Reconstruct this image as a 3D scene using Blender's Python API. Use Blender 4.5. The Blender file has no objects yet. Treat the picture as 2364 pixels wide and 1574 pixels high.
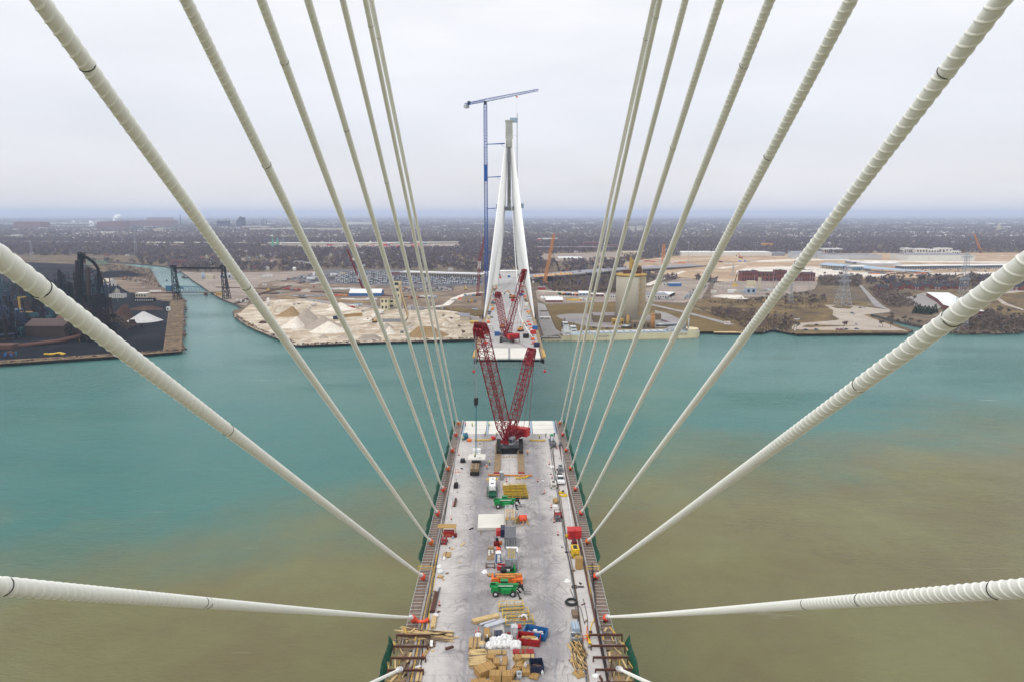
import bpy, bmesh, math, random
import numpy as np
from mathutils import Vector, Matrix
R = math.radians
rnd = random.Random(7)
S = bpy.context.scene
COL = S.collection
# ---------------------------------------------------------------- camera
F, CX, CY, CAMZ = 1576.0, 1182.0, 787.0, 130.0          # focal length and centre in photo pixels, camera height over the water
PITCH, YAW = math.atan(293 / F), math.atan(6.5 / F)
cam = bpy.data.cameras.new('camera'); cam.sensor_width = 36; cam.lens = 24.0
cam.clip_start = 0.5; cam.clip_end = 120000
cam_o = bpy.data.objects.new('camera', cam); COL.objects.link(cam_o)
cam_o.location = (0, 0, CAMZ); cam_o.rotation_euler = (math.pi / 2 - PITCH, 0, -YAW)
S.camera = cam_o
# ---------------------------------------------------------------- sky and sun (bright overcast)
SUN_EL, SUN_AZ = R(48), R(215)
w = bpy.data.worlds.new('World'); S.world = w; w.use_nodes = True
nt = w.node_tree; N = nt.nodes; L = nt.links; N.clear()
out = N.new('ShaderNodeOutputWorld'); bg = N.new('ShaderNodeBackground'); bg.inputs[1].default_value = 0.1
sky = N.new('ShaderNodeTexSky'); sky.sky_type = 'NISHITA'; sky.sun_disc = False
sky.sun_elevation = SUN_EL; sky.sun_rotation = SUN_AZ; sky.dust_density = 3; sky.air_density = 1
tc = N.new('ShaderNodeTexCoord'); sep = N.new('ShaderNodeSeparateXYZ'); L.new(tc.outputs['Generated'], sep.inputs[0])
gr = N.new('ShaderNodeValToRGB'); L.new(sep.outputs['Z'], gr.inputs[0])
cr = gr.color_ramp; cr.elements[0].position = 0.0; cr.elements[0].color = (.79, .77, .775, 1)
cr.elements[1].position = 0.42; cr.elements[1].color = (.95, .955, .975, 1)
e = cr.elements.new(0.12); e.color = (.80, .82, .885, 1)
e = cr.elements.new(0.24); e.color = (.89, .90, .945, 1)
mp = N.new('ShaderNodeMapping'); mp.inputs['Scale'].default_value = (1.6, 1.6, 6.5); L.new(tc.outputs['Generated'], mp.inputs[0])
nz = N.new('ShaderNodeTexNoise'); nz.inputs['Scale'].default_value = 2.1; nz.inputs['Detail'].default_value = 5; nz.inputs['Roughness'].default_value = .55
L.new(mp.outputs[0], nz.inputs[0])
nr = N.new('ShaderNodeMapRange'); nr.inputs[1].default_value = .3; nr.inputs[2].default_value = .72; nr.inputs[3].default_value = 9.15; nr.inputs[4].default_value = 9.6
L.new(nz.outputs[0], nr.inputs[0])
sc = N.new('ShaderNodeVectorMath'); sc.operation = 'SCALE'; L.new(gr.outputs[0], sc.inputs[0])
zr = N.new('ShaderNodeMapRange'); zr.inputs[1].default_value = .3; zr.inputs[2].default_value = 1.0; zr.inputs[3].default_value = 1.0; zr.inputs[4].default_value = 1.55   # an overcast sky is brightest overhead
L.new(sep.outputs['Z'], zr.inputs[0]); zm = N.new('ShaderNodeMath'); zm.operation = 'MULTIPLY'; L.new(zr.outputs[0], zm.inputs[0]); L.new(nr.outputs[0], zm.inputs[1]); L.new(zm.outputs[0], sc.inputs['Scale'])
cv = N.new('ShaderNodeMapRange'); cv.inputs[1].default_value = .35; cv.inputs[2].default_value = .7; cv.inputs[3].default_value = .92; cv.inputs[4].default_value = 1.0
L.new(nz.outputs[0], cv.inputs[0])
mx = N.new('ShaderNodeMix'); mx.data_type = 'RGBA'; L.new(cv.outputs[0], mx.inputs[0]); L.new(sky.outputs[0], mx.inputs[6]); L.new(sc.outputs[0], mx.inputs[7])
L.new(mx.outputs[2], bg.inputs[0]); L.new(bg.outputs[0], out.inputs[0])
sun = bpy.data.lights.new('sun', 'SUN'); sun.energy = 1.1; sun.angle = R(14); sun.color = (1, .96, .9)
sun_o = bpy.data.objects.new('sun', sun); COL.objects.link(sun_o)
sun_o.rotation_euler = Vector((-math.sin(SUN_AZ) * math.cos(SUN_EL), -math.cos(SUN_AZ) * math.cos(SUN_EL), -math.sin(SUN_EL))).to_track_quat('-Z', 'Y').to_euler()
S.view_settings.view_transform = 'Standard'; S.view_settings.look = 'None'; S.view_settings.exposure = 0.2; S.view_settings.gamma = 1
S.cycles.max_bounces = 6; S.cycles.diffuse_bounces = 2; S.cycles.glossy_bounces = 3; S.cycles.volume_bounces = 2; S.cycles.transparent_max_bounces = 8
# ---------------------------------------------------------------- survey: photo pixel -> place
_fw = np.array([math.sin(YAW) * math.cos(PITCH), math.cos(YAW) * math.cos(PITCH), -math.sin(PITCH)])
_rt = np.array([math.cos(YAW), -math.sin(YAW), 0.0]); _up = np.cross(_rt, _fw)
def ray(px, py): return _fw * F + _rt * (px - CX) - _up * (py - CY)
def g(px, py, z=3.0):
    "point of the level z seen at a pixel"
    d = ray(px, py); t = (z - CAMZ) / d[2]; return Vector((d[0] * t, d[1] * t, z))
def at(px, py, Y):
    "point at the distance Y along the bridge axis seen at a pixel"
    d = ray(px, py); t = Y / d[1]; return Vector((d[0] * t, Y, CAMZ + d[2] * t))
SL = 0.01468
def dz(y): return 55 + SL * y                            # near deck surface
def dk(px, py, h=0.0):
    d = ray(px, py); t = (55 + h - CAMZ) / (d[2] - SL * d[1]); return Vector((d[0] * t, d[1] * t, CAMZ + d[2] * t))
def fz(y): return 59.9 - 0.0105 * (y - 332)              # far deck surface
def fk(px, py, h=0.0):
    d = ray(px, py); a = 59.9 + 0.0105 * 332 + h; t = (a - CAMZ) / (d[2] + 0.0105 * d[1]); return Vector((d[0] * t, d[1] * t, CAMZ + d[2] * t))
def proj(p):
    v = np.array(p) - np.array((0, 0, CAMZ)); z = v @ _fw; return CX + F * (v @ _rt) / z, CY - F * (v @ _up) / z, z
def mpp(p): return proj(p)[2] / F                        # metres per photo pixel there
# ---------------------------------------------------------------- helpers
class MB:
    "collects shapes and links them as ONE mesh object"
    def __init__(s): s.v = []; s.f = []; s.m = []; s.s = []
    def add(s, vs, fs, mi=0, sm=False):
        b = len(s.v); s.v += [tuple(v) for v in vs]; s.f += [tuple(i + b for i in f) for f in fs]
        s.m += [mi] * len(fs); s.s += [sm] * len(fs); return s
    def box(s, x, y, z, sx, sy, sz, mi=0, rz=0, tx=1, ty=1, mt=None):
        c, n = math.cos(rz), math.sin(rz); vs = []
        for (k, zz) in ((0, z), (1, z + sz)):
            for (a, b) in ((-1, -1), (1, -1), (1, 1), (-1, 1)):
                u = a * sx / 2 * (tx if k else 1); v = b * sy / 2 * (ty if k else 1)
                vs.append((x + u * c - v * n, y + u * n + v * c, zz))
        s.add(vs, [(3, 2, 1, 0), (0, 1, 5, 4), (1, 2, 6, 5), (2, 3, 7, 6), (3, 0, 4, 7)], mi)
        return s.add(vs, [(4, 5, 6, 7)], mi if mt is None else mt)
    def prism(s, poly, z0, z1, mi=0, mt=None):
        n = len(poly); a = sum(poly[i][0] * poly[(i + 1) % n][1] - poly[(i + 1) % n][0] * poly[i][1] for i in range(n))
        if a < 0: poly = poly[::-1]
        vs = [(p[0], p[1], z0) for p in poly] + [(p[0], p[1], z1) for p in poly]
        s.add(vs, [(i, (i + 1) % n, n + (i + 1) % n, n + i) for i in range(n)] + [tuple(range(n - 1, -1, -1))], mi)
        return s.add(vs, [tuple(range(n, 2 * n))], mi if mt is None else mt)
    def bar(s, p, q, r, mi=0, n=4, r2=None):
        p, q = Vector(p), Vector(q); d = q - p
        if d.length < 1e-6: return s
        d.normalize(); u = d.orthogonal().normalized() if abs(d.z) > .95 else d.cross(Vector((0, 0, 1))).normalized(); v = d.cross(u)
        vs = []
        for (c, rr) in ((p, r), (q, r if r2 is None else r2)):
            for i in range(n):
                t = 2 * math.pi * (i + .5) / n; vs.append(c + (u * math.cos(t) + v * math.sin(t)) * rr)
        return s.add(vs, [(i, (i + 1) % n, n + (i + 1) % n, n + i) for i in range(n)] + [tuple(range(n - 1, -1, -1)), tuple(range(n, 2 * n))], mi, n > 5)
    def tube(s, pts, r, mi=0, n=6):
        pts = [Vector(p) for p in pts]; vs = []; m = len(pts)
        for i, p in enumerate(pts):
            d = (pts[min(i + 1, m - 1)] - pts[max(i - 1, 0)]).normalized()
            u = d.orthogonal().normalized() if abs(d.z) > .95 else d.cross(Vector((0, 0, 1))).normalized(); v = d.cross(u)
            rr = r[i] if isinstance(r, (list, tuple)) else r
            vs += [p + (u * math.cos(2 * math.pi * k / n) + v * math.sin(2 * math.pi * k / n)) * rr for k in range(n)]
        fs = [(i * n + k, i * n + (k + 1) % n, (i + 1) * n + (k + 1) % n, (i + 1) * n + k) for i in range(m - 1) for k in range(n)]
        return s.add(vs, fs + [tuple(range(n - 1, -1, -1)), tuple(range((m - 1) * n, m * n))], mi, True)
    def lathe(s, prof, x=0, y=0, mi=0, n=16, sm=True):
        vs = []
        for (r, z) in prof: vs += [(x + r * math.cos(2 * math.pi * k / n), y + r * math.sin(2 * math.pi * k / n), z) for k in range(n)]
        m = len(prof)
        fs = [(i * n + k, i * n + (k + 1) % n, (i + 1) * n + (k + 1) % n, (i + 1) * n + k) for i in range(m - 1) for k in range(n)]
        return s.add(vs, fs + [tuple(range(n - 1, -1, -1)), tuple(range((m - 1) * n, m * n))], mi, sm)
    def wheel(s, x, y, z, r, wd, axis='y', mi=0, mh=None, n=12):
        a = Vector((0, 1, 0)) if axis == 'y' else Vector((1, 0, 0)); c = Vector((x, y, z))
        s.bar(c - a * wd / 2, c + a * wd / 2, r, mi, n)
        if mh is not None: s.bar(c - a * (wd / 2 + .03), c + a * (wd / 2 + .03), r * .5, mh, n)
        return s
    def lattice(s, p, q, w0, w1=None, seg=None, r=.09, mi=0, rd=None, side=None):
        "four-chord lattice from p to q, square section w0 -> w1"
        p, q = Vector(p), Vector(q); d = q - p; ln = d.length; d.normalize(); w1 = w1 or w0
        u = side if side is not None else (d.cross(Vector((0, 0, 1))) if abs(d.z) < .98 else Vector((1, 0, 0)))
        u = (u - d * u.dot(d)).normalized(); v = d.cross(u); seg = seg or max(2, round(ln / ((w0 + w1) / 2)))
        st = []
        for i in range(seg + 1):
            t = i / seg; c = p + d * ln * t; ww = (w0 + (w1 - w0) * t) / 2
            st.append([c + u * ww * a + v * ww * b for a, b in ((-1, -1), (1, -1), (1, 1), (-1, 1))])
        for k in range(4): s.bar(st[0][k], st[-1][k], r, mi)
        for i in range(seg):
            for k in range(4):
                a, b = (k, (k + 1) % 4) if i % 2 else ((k + 1) % 4, k)
                s.bar(st[i][a], st[i + 1][b], rd or r * .6, mi, 3); s.bar(st[i + 1][k], st[i + 1][(k + 1) % 4], rd or r * .6, mi, 3)
        return s
    def mesh(s, name, mats):
        me = bpy.data.meshes.new(name); me.from_pydata(s.v, [], s.f); me.update()
        for m in (mats if isinstance(mats, (list, tuple)) else [mats]): me.materials.append(M[m] if isinstance(m, str) else m)
        me.polygons.foreach_set('material_index', s.m); me.polygons.foreach_set('use_smooth', s.s); return me
    def build(s, name, mats, parent=None, loc=None, rz=0, **pr):
        o = bpy.data.objects.new(name, s.mesh(name, mats)); COL.objects.link(o)
        if parent: o.parent = parent
        if loc is not None: o.location = loc
        if rz: o.rotation_euler = (0, 0, rz)
        for k, v in pr.items(): o[k] = v
        return o
def tag(o, label=None, cat=None, group=None, kind=None):
    for k, v in (('label', label), ('category', cat), ('group', group), ('kind', kind)):
        if v: o[k] = v
    return o
def thing(name, label, cat, loc=(0, 0, 0), rz=0, group=None):
    o = bpy.data.objects.new(name, None); COL.objects.link(o); o.empty_display_size = .5
    o.location = loc; o.rotation_euler = (0, 0, rz); return tag(o, label, cat, group)
def one(mb, name, mats, label, cat, loc=(0, 0, 0), rz=0, group=None):
    return tag(mb.build(name, mats, None, loc, rz), label, cat, group)
def struct(mb, name, mats, kind='structure'): return tag(mb.build(name, mats), kind=kind)
def dup(o, loc, rz=0, label=None, group=None, mats=None, scale=None):
    def cp(a, par):
        c = a.copy(); COL.objects.link(c); c.parent = par
        for ch in a.children: cp(ch, c)
        return c
    r = cp(o, None); r.location = loc; r.rotation_euler = (0, 0, rz)
    if scale: r.scale = scale if isinstance(scale, tuple) else (scale,) * 3
    if label: r['label'] = label
    if group: r['group'] = group
    return r
def big_mesh(name, V, Q, mats, mi=None, smooth=False, nv=4):
    me = bpy.data.meshes.new(name); V = np.asarray(V, np.float32); Q = np.asarray(Q, np.int32)
    me.vertices.add(len(V)); me.vertices.foreach_set('co', V.ravel()); me.loops.add(Q.size); me.loops.foreach_set('vertex_index', Q.ravel())
    me.polygons.add(len(Q)); me.polygons.foreach_set('loop_start', np.arange(0, Q.size, nv, dtype=np.int32))
    for m in mats: me.materials.append(M[m])
    if mi is not None: me.polygons.foreach_set('material_index', np.asarray(mi, np.int32))
    if smooth: me.polygons.foreach_set('use_smooth', np.ones(len(Q), bool))
    me.update(calc_edges=True); me.validate(); o = bpy.data.objects.new(name, me); COL.objects.link(o); return o
# ---------------------------------------------------------------- materials
M = {}
def mat(name, c, rough=.65, var=.3, sc=.35, metal=0, bump=0, c2=None, sc2=None, spec=.3):
    m = bpy.data.materials.new(name); m.use_nodes = True; t = m.node_tree; b = t.nodes['Principled BSDF']
    b.inputs['Roughness'].default_value = rough; b.inputs['Metallic'].default_value = metal; b.inputs['Specular IOR Level'].default_value = spec
    co = t.nodes.new('ShaderNodeTexCoord')
    n1 = t.nodes.new('ShaderNodeTexNoise'); n1.inputs['Scale'].default_value = sc; n1.inputs['Detail'].default_value = 8; n1.inputs['Roughness'].default_value = .65
    t.links.new(co.outputs['Object'], n1.inputs[0])
    mr = t.nodes.new('ShaderNodeMapRange'); mr.inputs[1].default_value = .28; mr.inputs[2].default_value = .72
    t.links.new(n1.outputs[0], mr.inputs[0])
    mx = t.nodes.new('ShaderNodeMix'); mx.data_type = 'RGBA'; t.links.new(mr.outputs[0], mx.inputs[0])
    c2 = c2 or tuple(x * (1 - var) for x in c)
    mx.inputs[6].default_value = (*c, 1); mx.inputs[7].default_value = (*c2, 1); src = mx.outputs[2]
    if sc2:
        n2 = t.nodes.new('ShaderNodeTexNoise'); n2.inputs['Scale'].default_value = sc2; n2.inputs['Detail'].default_value = 5
        t.links.new(co.outputs['Object'], n2.inputs[0])
        m2 = t.nodes.new('ShaderNodeMapRange'); m2.inputs[1].default_value = .3; m2.inputs[2].default_value = .7; m2.inputs[3].default_value = .62; m2.inputs[4].default_value = 1.25
        t.links.new(n2.outputs[0], m2.inputs[0])
        vm = t.nodes.new('ShaderNodeVectorMath'); vm.operation = 'SCALE'; t.links.new(src, vm.inputs[0]); t.links.new(m2.outputs[0], vm.inputs['Scale']); src = vm.outputs[0]
    t.links.new(src, b.inputs['Base Color'])
    if bump:
        bp = t.nodes.new('ShaderNodeBump'); bp.inputs['Strength'].default_value = bump; bp.inputs['Distance'].default_value = .3 / max(sc, .05)
        t.links.new(n1.outputs[0], bp.inputs['Height']); t.links.new(bp.outputs[0], b.inputs['Normal'])
    M[name] = m; return m
for a in (
    ('white', (.78, .78, .76), .45, .12, .7, 0, 0, None, 2.3), ('cream', (.62, .55, .36), .6, .14), ('pipe', (.82, .82, .755), .42, .05, .6), ('rib', (.95, .95, .86), .4, .02),
    ('black', (.02, .02, .022), .6, .3), ('rubber', (.035, .035, .035), .85, .3), ('grey', (.28, .29, .31), .6, .2, .7, 0, 0, None, 2.3), ('midgrey', (.17, .175, .19), .6, .2, .7, 0, 0, None, 2.3),
    ('lightgrey', (.5, .51, .52), .6, .15, .7, 0, 0, None, 2.3), ('steel', (.42, .44, .46), .35, .2, .5, .6), ('alu', (.58, .61, .66), .35, .15, .5, .5),
    ('red', (.36, .02, .022), .5, .2, .7, 0, 0, None, 2.3), ('cranered', (.25, .01, .02), .45, .25, .7, 0, 0, None, 2.3), ('brightred', (.52, .03, .03), .45, .15, .7, 0, 0, None, 2.3), ('fluored', (.80, .10, .05), .6, .1, .7, 0, 0, None, 2.3),
    ('orange', (.78, .17, .03), .5, .15, .7, 0, 0, None, 2.3), ('crane_orange', (.62, .25, .06), .6, .2, .7, 0, 0, None, 2.3), ('yellow', (.72, .47, .03), .5, .15, .7, 0, 0, None, 2.3), ('ochre', (.50, .31, .07), .6, .2, .7, 0, 0, None, 2.3),
    ('green', (.01, .26, .065), .4, .2, .7, 0, 0, None, 2.3), ('netgreen', (.01, .10, .055), .8, .35, 1.5), ('blue', (.02, .13, .36), .5, .2, .7, 0, 0, None, 2.3), ('craneblue', (.01, .085, .36), .5, .2),
    ('teal', (.03, .20, .30), .5, .25, .7, 0, 0, None, 2.3), ('navy', (.02, .03, .07), .5, .2, .7, 0, 0, None, 2.3), ('bridgeblue', (.025, .13, .22), .5, .2), ('tarp', (.02, .2, .75), .5, .2),
    ('wood', (.50, .33, .14), .75, .35, 1.3), ('paleboard', (.62, .45, .22), .75, .3, 1.3), ('plywood', (.42, .26, .09), .75, .25, 1.), ('carton', (.40, .24, .085), .8, .2, 1.),
    ('oldwood', (.22, .155, .105), .85, .4, 1.2), ('mat_timber', (.34, .24, .14), .85, .45, .9), ('rust', (.115, .05, .035), .8, .4, .6), ('darkrust', (.05, .028, .022), .85, .45, .4),
    ('soot', (.009, .010, .014), .9, .5, .2, 0, 0, None, None, .08), ('sootbrown', (.026, .018, .019), .9, .5, .15, 0, 0, None, None, .08), ('brick', (.20, .055, .042), .8, .35, .25), ('brickfar', (.20, .085, .08), .8, .2, .1),  # brickfar: brick tone with distance haze put into the colour
    ('roofdark', (.035, .038, .048), .8, .4, .4), ('roofwhite', (.72, .72, .71), .6, .15, .05), ('roofgrey', (.25, .25, .28), .7, .2, .08), ('wallwhite', (.64, .62, .56), .7, .15, .08),
    ('walltan', (.50, .44, .34), .7, .2, .1), ('bluegrey', (.33, .42, .52), .6, .15, .1), ('glass', (.04, .05, .065), .12, .2, .3), ('window', (.03, .034, .042), .2, .3, .3),
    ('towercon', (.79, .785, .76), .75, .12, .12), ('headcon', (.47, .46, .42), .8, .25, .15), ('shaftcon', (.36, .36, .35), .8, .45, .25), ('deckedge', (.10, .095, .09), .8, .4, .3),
    ('skin', (.42, .25, .17), .6, .1), ('denim', (.03, .04, .08), .8, .3), ('vestyellow', (.72, .72, .05), .7, .1), ('vestorange', (.85, .22, .03), .7, .1),
    ('bag', (.74, .74, .73), .8, .14, 1.6, 0, .5), ('carblue', (.05, .08, .16), .3, .2), ('carred', (.22, .02, .03), .3, .2), ('cargrey', (.20, .21, .23), .3, .2), ('carsilver', (.48, .5, .53), .3, .15),
    ('evergreen', (.018, .035, .018), .9, .5, .15), ('twig', (.20, .148, .125), .9, .4, .08), ('trunk', (.16, .13, .11), .9, .3, .5), ('twigfar', (.135, .098, .098), .95, .5, .012),
    ('shrub', (.19, .13, .085), .95, .5, .05), ('steam', (.85, .85, .85), .95, .05, .05), ('palegreen', (.12, .36, .24), .6, .2, .1), ('pylon', (.36, .39, .42), .5, .15),
): mat(*a)
# ================================================================ ground materials
class NT:
    "small wrapper for building node maths"
    def __init__(s, name):
        s.m = bpy.data.materials.new(name); s.m.use_nodes = True; s.t = s.m.node_tree; s.b = s.t.nodes['Principled BSDF']
        s.b.inputs['Specular IOR Level'].default_value = .3
        s.co = s.t.nodes.new('ShaderNodeTexCoord').outputs['Object']; M[name] = s.m
    def link(s, a, b): s.t.links.new(a, b)
    def val(s, inp, v):
        if hasattr(v, 'is_output'): s.link(v, inp)
        else: inp.default_value = v
    def math(s, op, *a):
        n = s.t.nodes.new('ShaderNodeMath'); n.operation = op
        for i, v in enumerate(a): s.val(n.inputs[i], v)
        return n.outputs[0]
    def noise(s, scale, detail=6, rough=.6, vec=None, dist=0):
        n = s.t.nodes.new('ShaderNodeTexNoise'); n.inputs['Scale'].default_value = scale; n.inputs['Detail'].default_value = detail
        n.inputs['Roughness'].default_value = rough; n.inputs['Distortion'].default_value = dist; s.link(vec or s.co, n.inputs[0]); return n.outputs[0]
    def ramp(s, v, a, b, lo=0., hi=1.):
        n = s.t.nodes.new('ShaderNodeMapRange'); s.val(n.inputs[0], v)
        for i, x in enumerate((a, b, lo, hi)): n.inputs[i + 1].default_value = x
        return n.outputs[0]
    def mix(s, f, a, b):
        n = s.t.nodes.new('ShaderNodeMix'); n.data_type = 'RGBA'; s.val(n.inputs[0], f)
        for i, x in ((6, a), (7, b)): s.val(n.inputs[i], (*x, 1) if isinstance(x, tuple) else x)
        return n.outputs[2]
    def scale(s, c, f):
        n = s.t.nodes.new('ShaderNodeVectorMath'); n.operation = 'SCALE'; s.val(n.inputs[0], c); s.val(n.inputs['Scale'], f); return n.outputs[0]
    def stretch(s, x, y, z=1, rz=0):
        n = s.t.nodes.new('ShaderNodeMapping'); n.inputs['Scale'].default_value = (x, y, z); n.inputs['Rotation'].default_value = (0, 0, rz); s.link(s.co, n.inputs[0]); return n.outputs[0]
    def xyz(s):
        n = s.t.nodes.new('ShaderNodeSeparateXYZ'); s.link(s.co, n.inputs[0]); return n.outputs
    def bump(s, h, strength, dist):
        n = s.t.nodes.new('ShaderNodeBump'); n.inputs['Strength'].default_value = strength; n.inputs['Distance'].default_value = dist
        s.link(h, n.inputs['Height']); s.link(n.outputs[0], s.b.inputs['Normal'])
    def done(s, c, rough=.8): s.link(c, s.b.inputs['Base Color']); s.val(s.b.inputs['Roughness'], rough)
def ground_mat(name, a, b, c, s1, s2, s3=.6, bump=0):
    n = NT(name); v = n.mix(n.ramp(n.noise(s1, 8), .38, .62), a, b); v = n.mix(n.ramp(n.noise(s2, 6), .5, .68), v, c)
    v = n.scale(v, n.ramp(n.noise(s3, 4), .25, .75, .7, 1.25)); n.done(v, .95); n.b.inputs['Specular IOR Level'].default_value = .06
ground_mat('earth', (.15, .11, .068), (.10, .076, .058), (.21, .165, .11), .012, .02, .25)
ground_mat('farland', (.10, .08, .078), (.075, .065, .07), (.25, .235, .22), .0035, .006, .03)
ground_mat('sand', (.52, .44, .34), (.33, .255, .18), (.64, .59, .50), .045, .06, .4)
ground_mat('sandwhite', (.68, .62, .53), (.60, .54, .46), (.72, .68, .61), .1, .06, .8)
ground_mat('sandgrey', (.36, .305, .255), (.305, .255, .21), (.40, .345, .29), .12, .06, .9)
ground_mat('sandbrown', (.30, .20, .10), (.25, .165, .085), (.34, .24, .13), .12, .06, .9)
ground_mat('limestone', (.50, .49, .485), (.44, .43, .43), (.55, .54, .53), .1, .06, .8)
ground_mat('coal', (.010, .011, .016), (.006, .007, .011), (.022, .021, .025), .03, .02, .3)
ground_mat('ore', (.085, .045, .035), (.05, .03, .027), (.12, .075, .05), .05, .03, .4)
ground_mat('dirt', (.22, .16, .115), (.14, .105, .08), (.30, .235, .17), .02, .03, .3)
ground_mat('graveldirt', (.30, .245, .205), (.235, .19, .16), (.36, .30, .25), .02, .03, .3)
ground_mat('lawn', (.16, .108, .042), (.125, .086, .036), (.185, .135, .062), .03, .02, .5)
ground_mat('brushgrass', (.165, .115, .052), (.085, .06, .042), (.23, .165, .075), .03, .045, .4)
ground_mat('lot', (.135, .13, .14), (.105, .10, .11), (.2, .18, .17), .02, .03, .4)
ground_mat('pave', (.30, .275, .265), (.26, .24, .235), (.34, .31, .29), .04, .03, .6)
ground_mat('parkpave', (.40, .34, .285), (.345, .29, .24), (.44, .39, .33), .04, .03, .6)
ground_mat('plaza', (.42, .30, .19), (.31, .215, .14), (.52, .42, .31), .01, .014, .1)
ground_mat('palefill', (.62, .57, .50), (.55, .49, .42), (.66, .62, .56), .01, .014, .1)
ground_mat('timberwharf', (.17, .12, .075), (.085, .062, .045), (.26, .19, .11), .12, .2, .5)
# ---------------------------------------------------------------- water
n = NT('water'); X, Y, Z = n.xyz()
wob = n.math('ADD', n.math('MULTIPLY', n.math('SUBTRACT', n.noise(.0075, 9, .62), .5), 260), n.math('MULTIPLY', n.math('SUBTRACT', n.noise(.05, 5, .6, n.stretch(.5, 1)), .5), 40))
wob = n.math('ADD', wob, n.math('MULTIPLY', n.math('MINIMUM', n.math('MAXIMUM', X, -200.), 200.), -.42))
pl = n.math('ADD', Y, wob); plume = n.ramp(pl, 250, 362)
near = n.mix(n.ramp(n.noise(.02, 5), .35, .65), (.176, .172, .066), (.150, .128, .050)); mid = n.mix(n.ramp(n.noise(.012, 5), .35, .65), (.028, .155, .138), (.048, .168, .14))
c = n.mix(plume, near, mid); c = n.mix(n.ramp(Y, 420, 760), c, (.092, .207, .192))
foam = n.math('MULTIPLY', n.ramp(n.noise(.05, 7, .62, n.stretch(.2, 1.9, 1, -.25)), .655, .72), n.ramp(n.noise(.012, 3), .47, .58))
c = n.mix(n.math('MULTIPLY', foam, .5), c, (.55, .56, .5)); n.done(c, n.ramp(n.noise(.006, 5, .6, n.stretch(.5, 1.6, 1, .3)), .38, .64, .05, .24)); n.b.inputs['IOR'].default_value = 1.33; n.b.inputs['Specular IOR Level'].default_value = .5
hh = n.math('ADD', n.noise(.5, 6, .72, n.stretch(.6, 1.5, 1, .5)), n.math('MULTIPLY', n.noise(.16, 3, .5, n.stretch(.7, 1.3, 1, .35)), .9)); n.bump(hh, 1.0, 1.0)
mb = MB(); mb.add([(-9000, -900, 0), (9000, -900, 0), (9000, 2600, 0), (-9000, 2600, 0)], [(0, 1, 2, 3)]); struct(mb, 'river', 'water')
# ---------------------------------------------------------------- the far bank: one sheet of land with the canal cut into it
SHORE = [(2700, 768), (2364, 768), (2300, 772), (2216, 772), (2190, 769), (2168, 765), (2130, 758), (2085, 749), (2040, 738), (1996, 727), (1989, 731), (2030, 743), (2070, 755), (2108, 768), (2098, 771), (1990, 771), (1840, 773),
         (1812, 768), (1785, 763), (1757, 770), (1700, 769), (1650, 768), (1480, 770), (1310, 775), (1252, 783), (1099, 786), (840, 794), (684, 800), (628, 778), (584, 760), (560, 746), (540, 730), (537, 723), (553, 718), (561, 716),
         (537, 704), (508, 692), (496, 684), (476, 672), (461, 661), (445, 651), (429, 637), (410, 623), (381, 618), (339, 613), (283, 609), (200, 604), (200, 606), (283, 612), (322, 620), (346, 622), (356, 638), (372, 666),
         (410, 680), (427, 695), (421, 813), (300, 822), (0, 842), (-330, 863)]
P = [g(x, y, 0) for x, y in SHORE]; P = [(6000, P[0].y)] + [(p.x, p.y) for p in P] + [(-6000, P[-1].y + 60), (-6000, 5600), (6000, 5600)]
mb = MB(); mb.prism(P, -2, 3, 1, 0); struct(mb, 'ground', ['earth', 'deckedge'])
mb = MB(); mb.add([(-46000, 5000, 2.6), (46000, 5000, 2.6), (50000, 45000, 2.6), (-50000, 45000, 2.6)], [(0, 1, 2, 3)])
mb.add([(-46000, 300, 2.5), (-5900, 300, 2.5), (-5900, 5100, 2.5), (-46000, 5100, 2.5)], [(0, 1, 2, 3)]); mb.add([(5900, 300, 2.5), (46000, 300, 2.5), (46000, 5100, 2.5), (5900, 5100, 2.5)], [(0, 1, 2, 3)])
struct(mb, 'far_plain', 'farland')
_k = [0]
def patch(name, px, m, z=None):
    _k[0] += 1; z = z or 3.06 + .035 * _k[0]
    mb = MB(); p = [g(x, y, 3) for x, y in px]; mb.prism([(q.x, q.y) for q in p], 2.9, z, 0); struct(mb, name, m); return [(q.x, q.y) for q in p]
OPEN = []          # places where no wood grows
def opn(*a): OPEN.append(patch(*a))
opn('gravel_yard', [(556, 721), (541, 726), (541, 731), (563, 746), (586, 759), (630, 777), (684, 796), (840, 790), (1095, 782), (1112, 745), (1100, 722), (1010, 715), (860, 712), (770, 698), (690, 690), (620, 694), (575, 705)], 'sand')
opn('dirt_yard', [(575, 690), (600, 655), (690, 645), (850, 653), (1112, 662), (1112, 715), (1000, 714), (860, 710), (770, 698), (690, 690), (620, 694)], 'dirt')
opn('parking_lot', [(660, 640), (760, 622), (900, 623), (1116, 629), (1116, 661), (980, 664), (860, 659), (700, 654)], 'lot')
opn('bank_yard', [(462, 658), (446, 648), (420, 628), (470, 630), (620, 629), (740, 626), (690, 640), (600, 655), (575, 690), (570, 707), (540, 701), (510, 689), (480, 671)], 'graveldirt')
opn('coal_yard', [(-60, 842), (0, 838), (300, 818), (376, 808), (392, 697), (340, 690), (300, 668), (250, 640), (200, 612), (60, 606), (-300, 612), (-420, 850)], 'coal')
opn('wharf', [(376, 809), (419, 809), (424, 697), (396, 695)], 'timberwharf')
opn('quay_strip', [(-300, 856), (0, 840), (300, 820), (419, 811), (419, 807), (300, 814), (0, 832), (-300, 846)], 'timberwharf')
opn('rail_yard', [(-300, 600), (60, 590), (300, 592), (340, 608), (283, 606), (200, 602), (60, 604), (-300, 610)], 'earth')
opn('canal_path', [(345, 690), (395, 695), (410, 682), (372, 670), (350, 645), (300, 640), (260, 650), (290, 672)], 'dirt')
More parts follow.
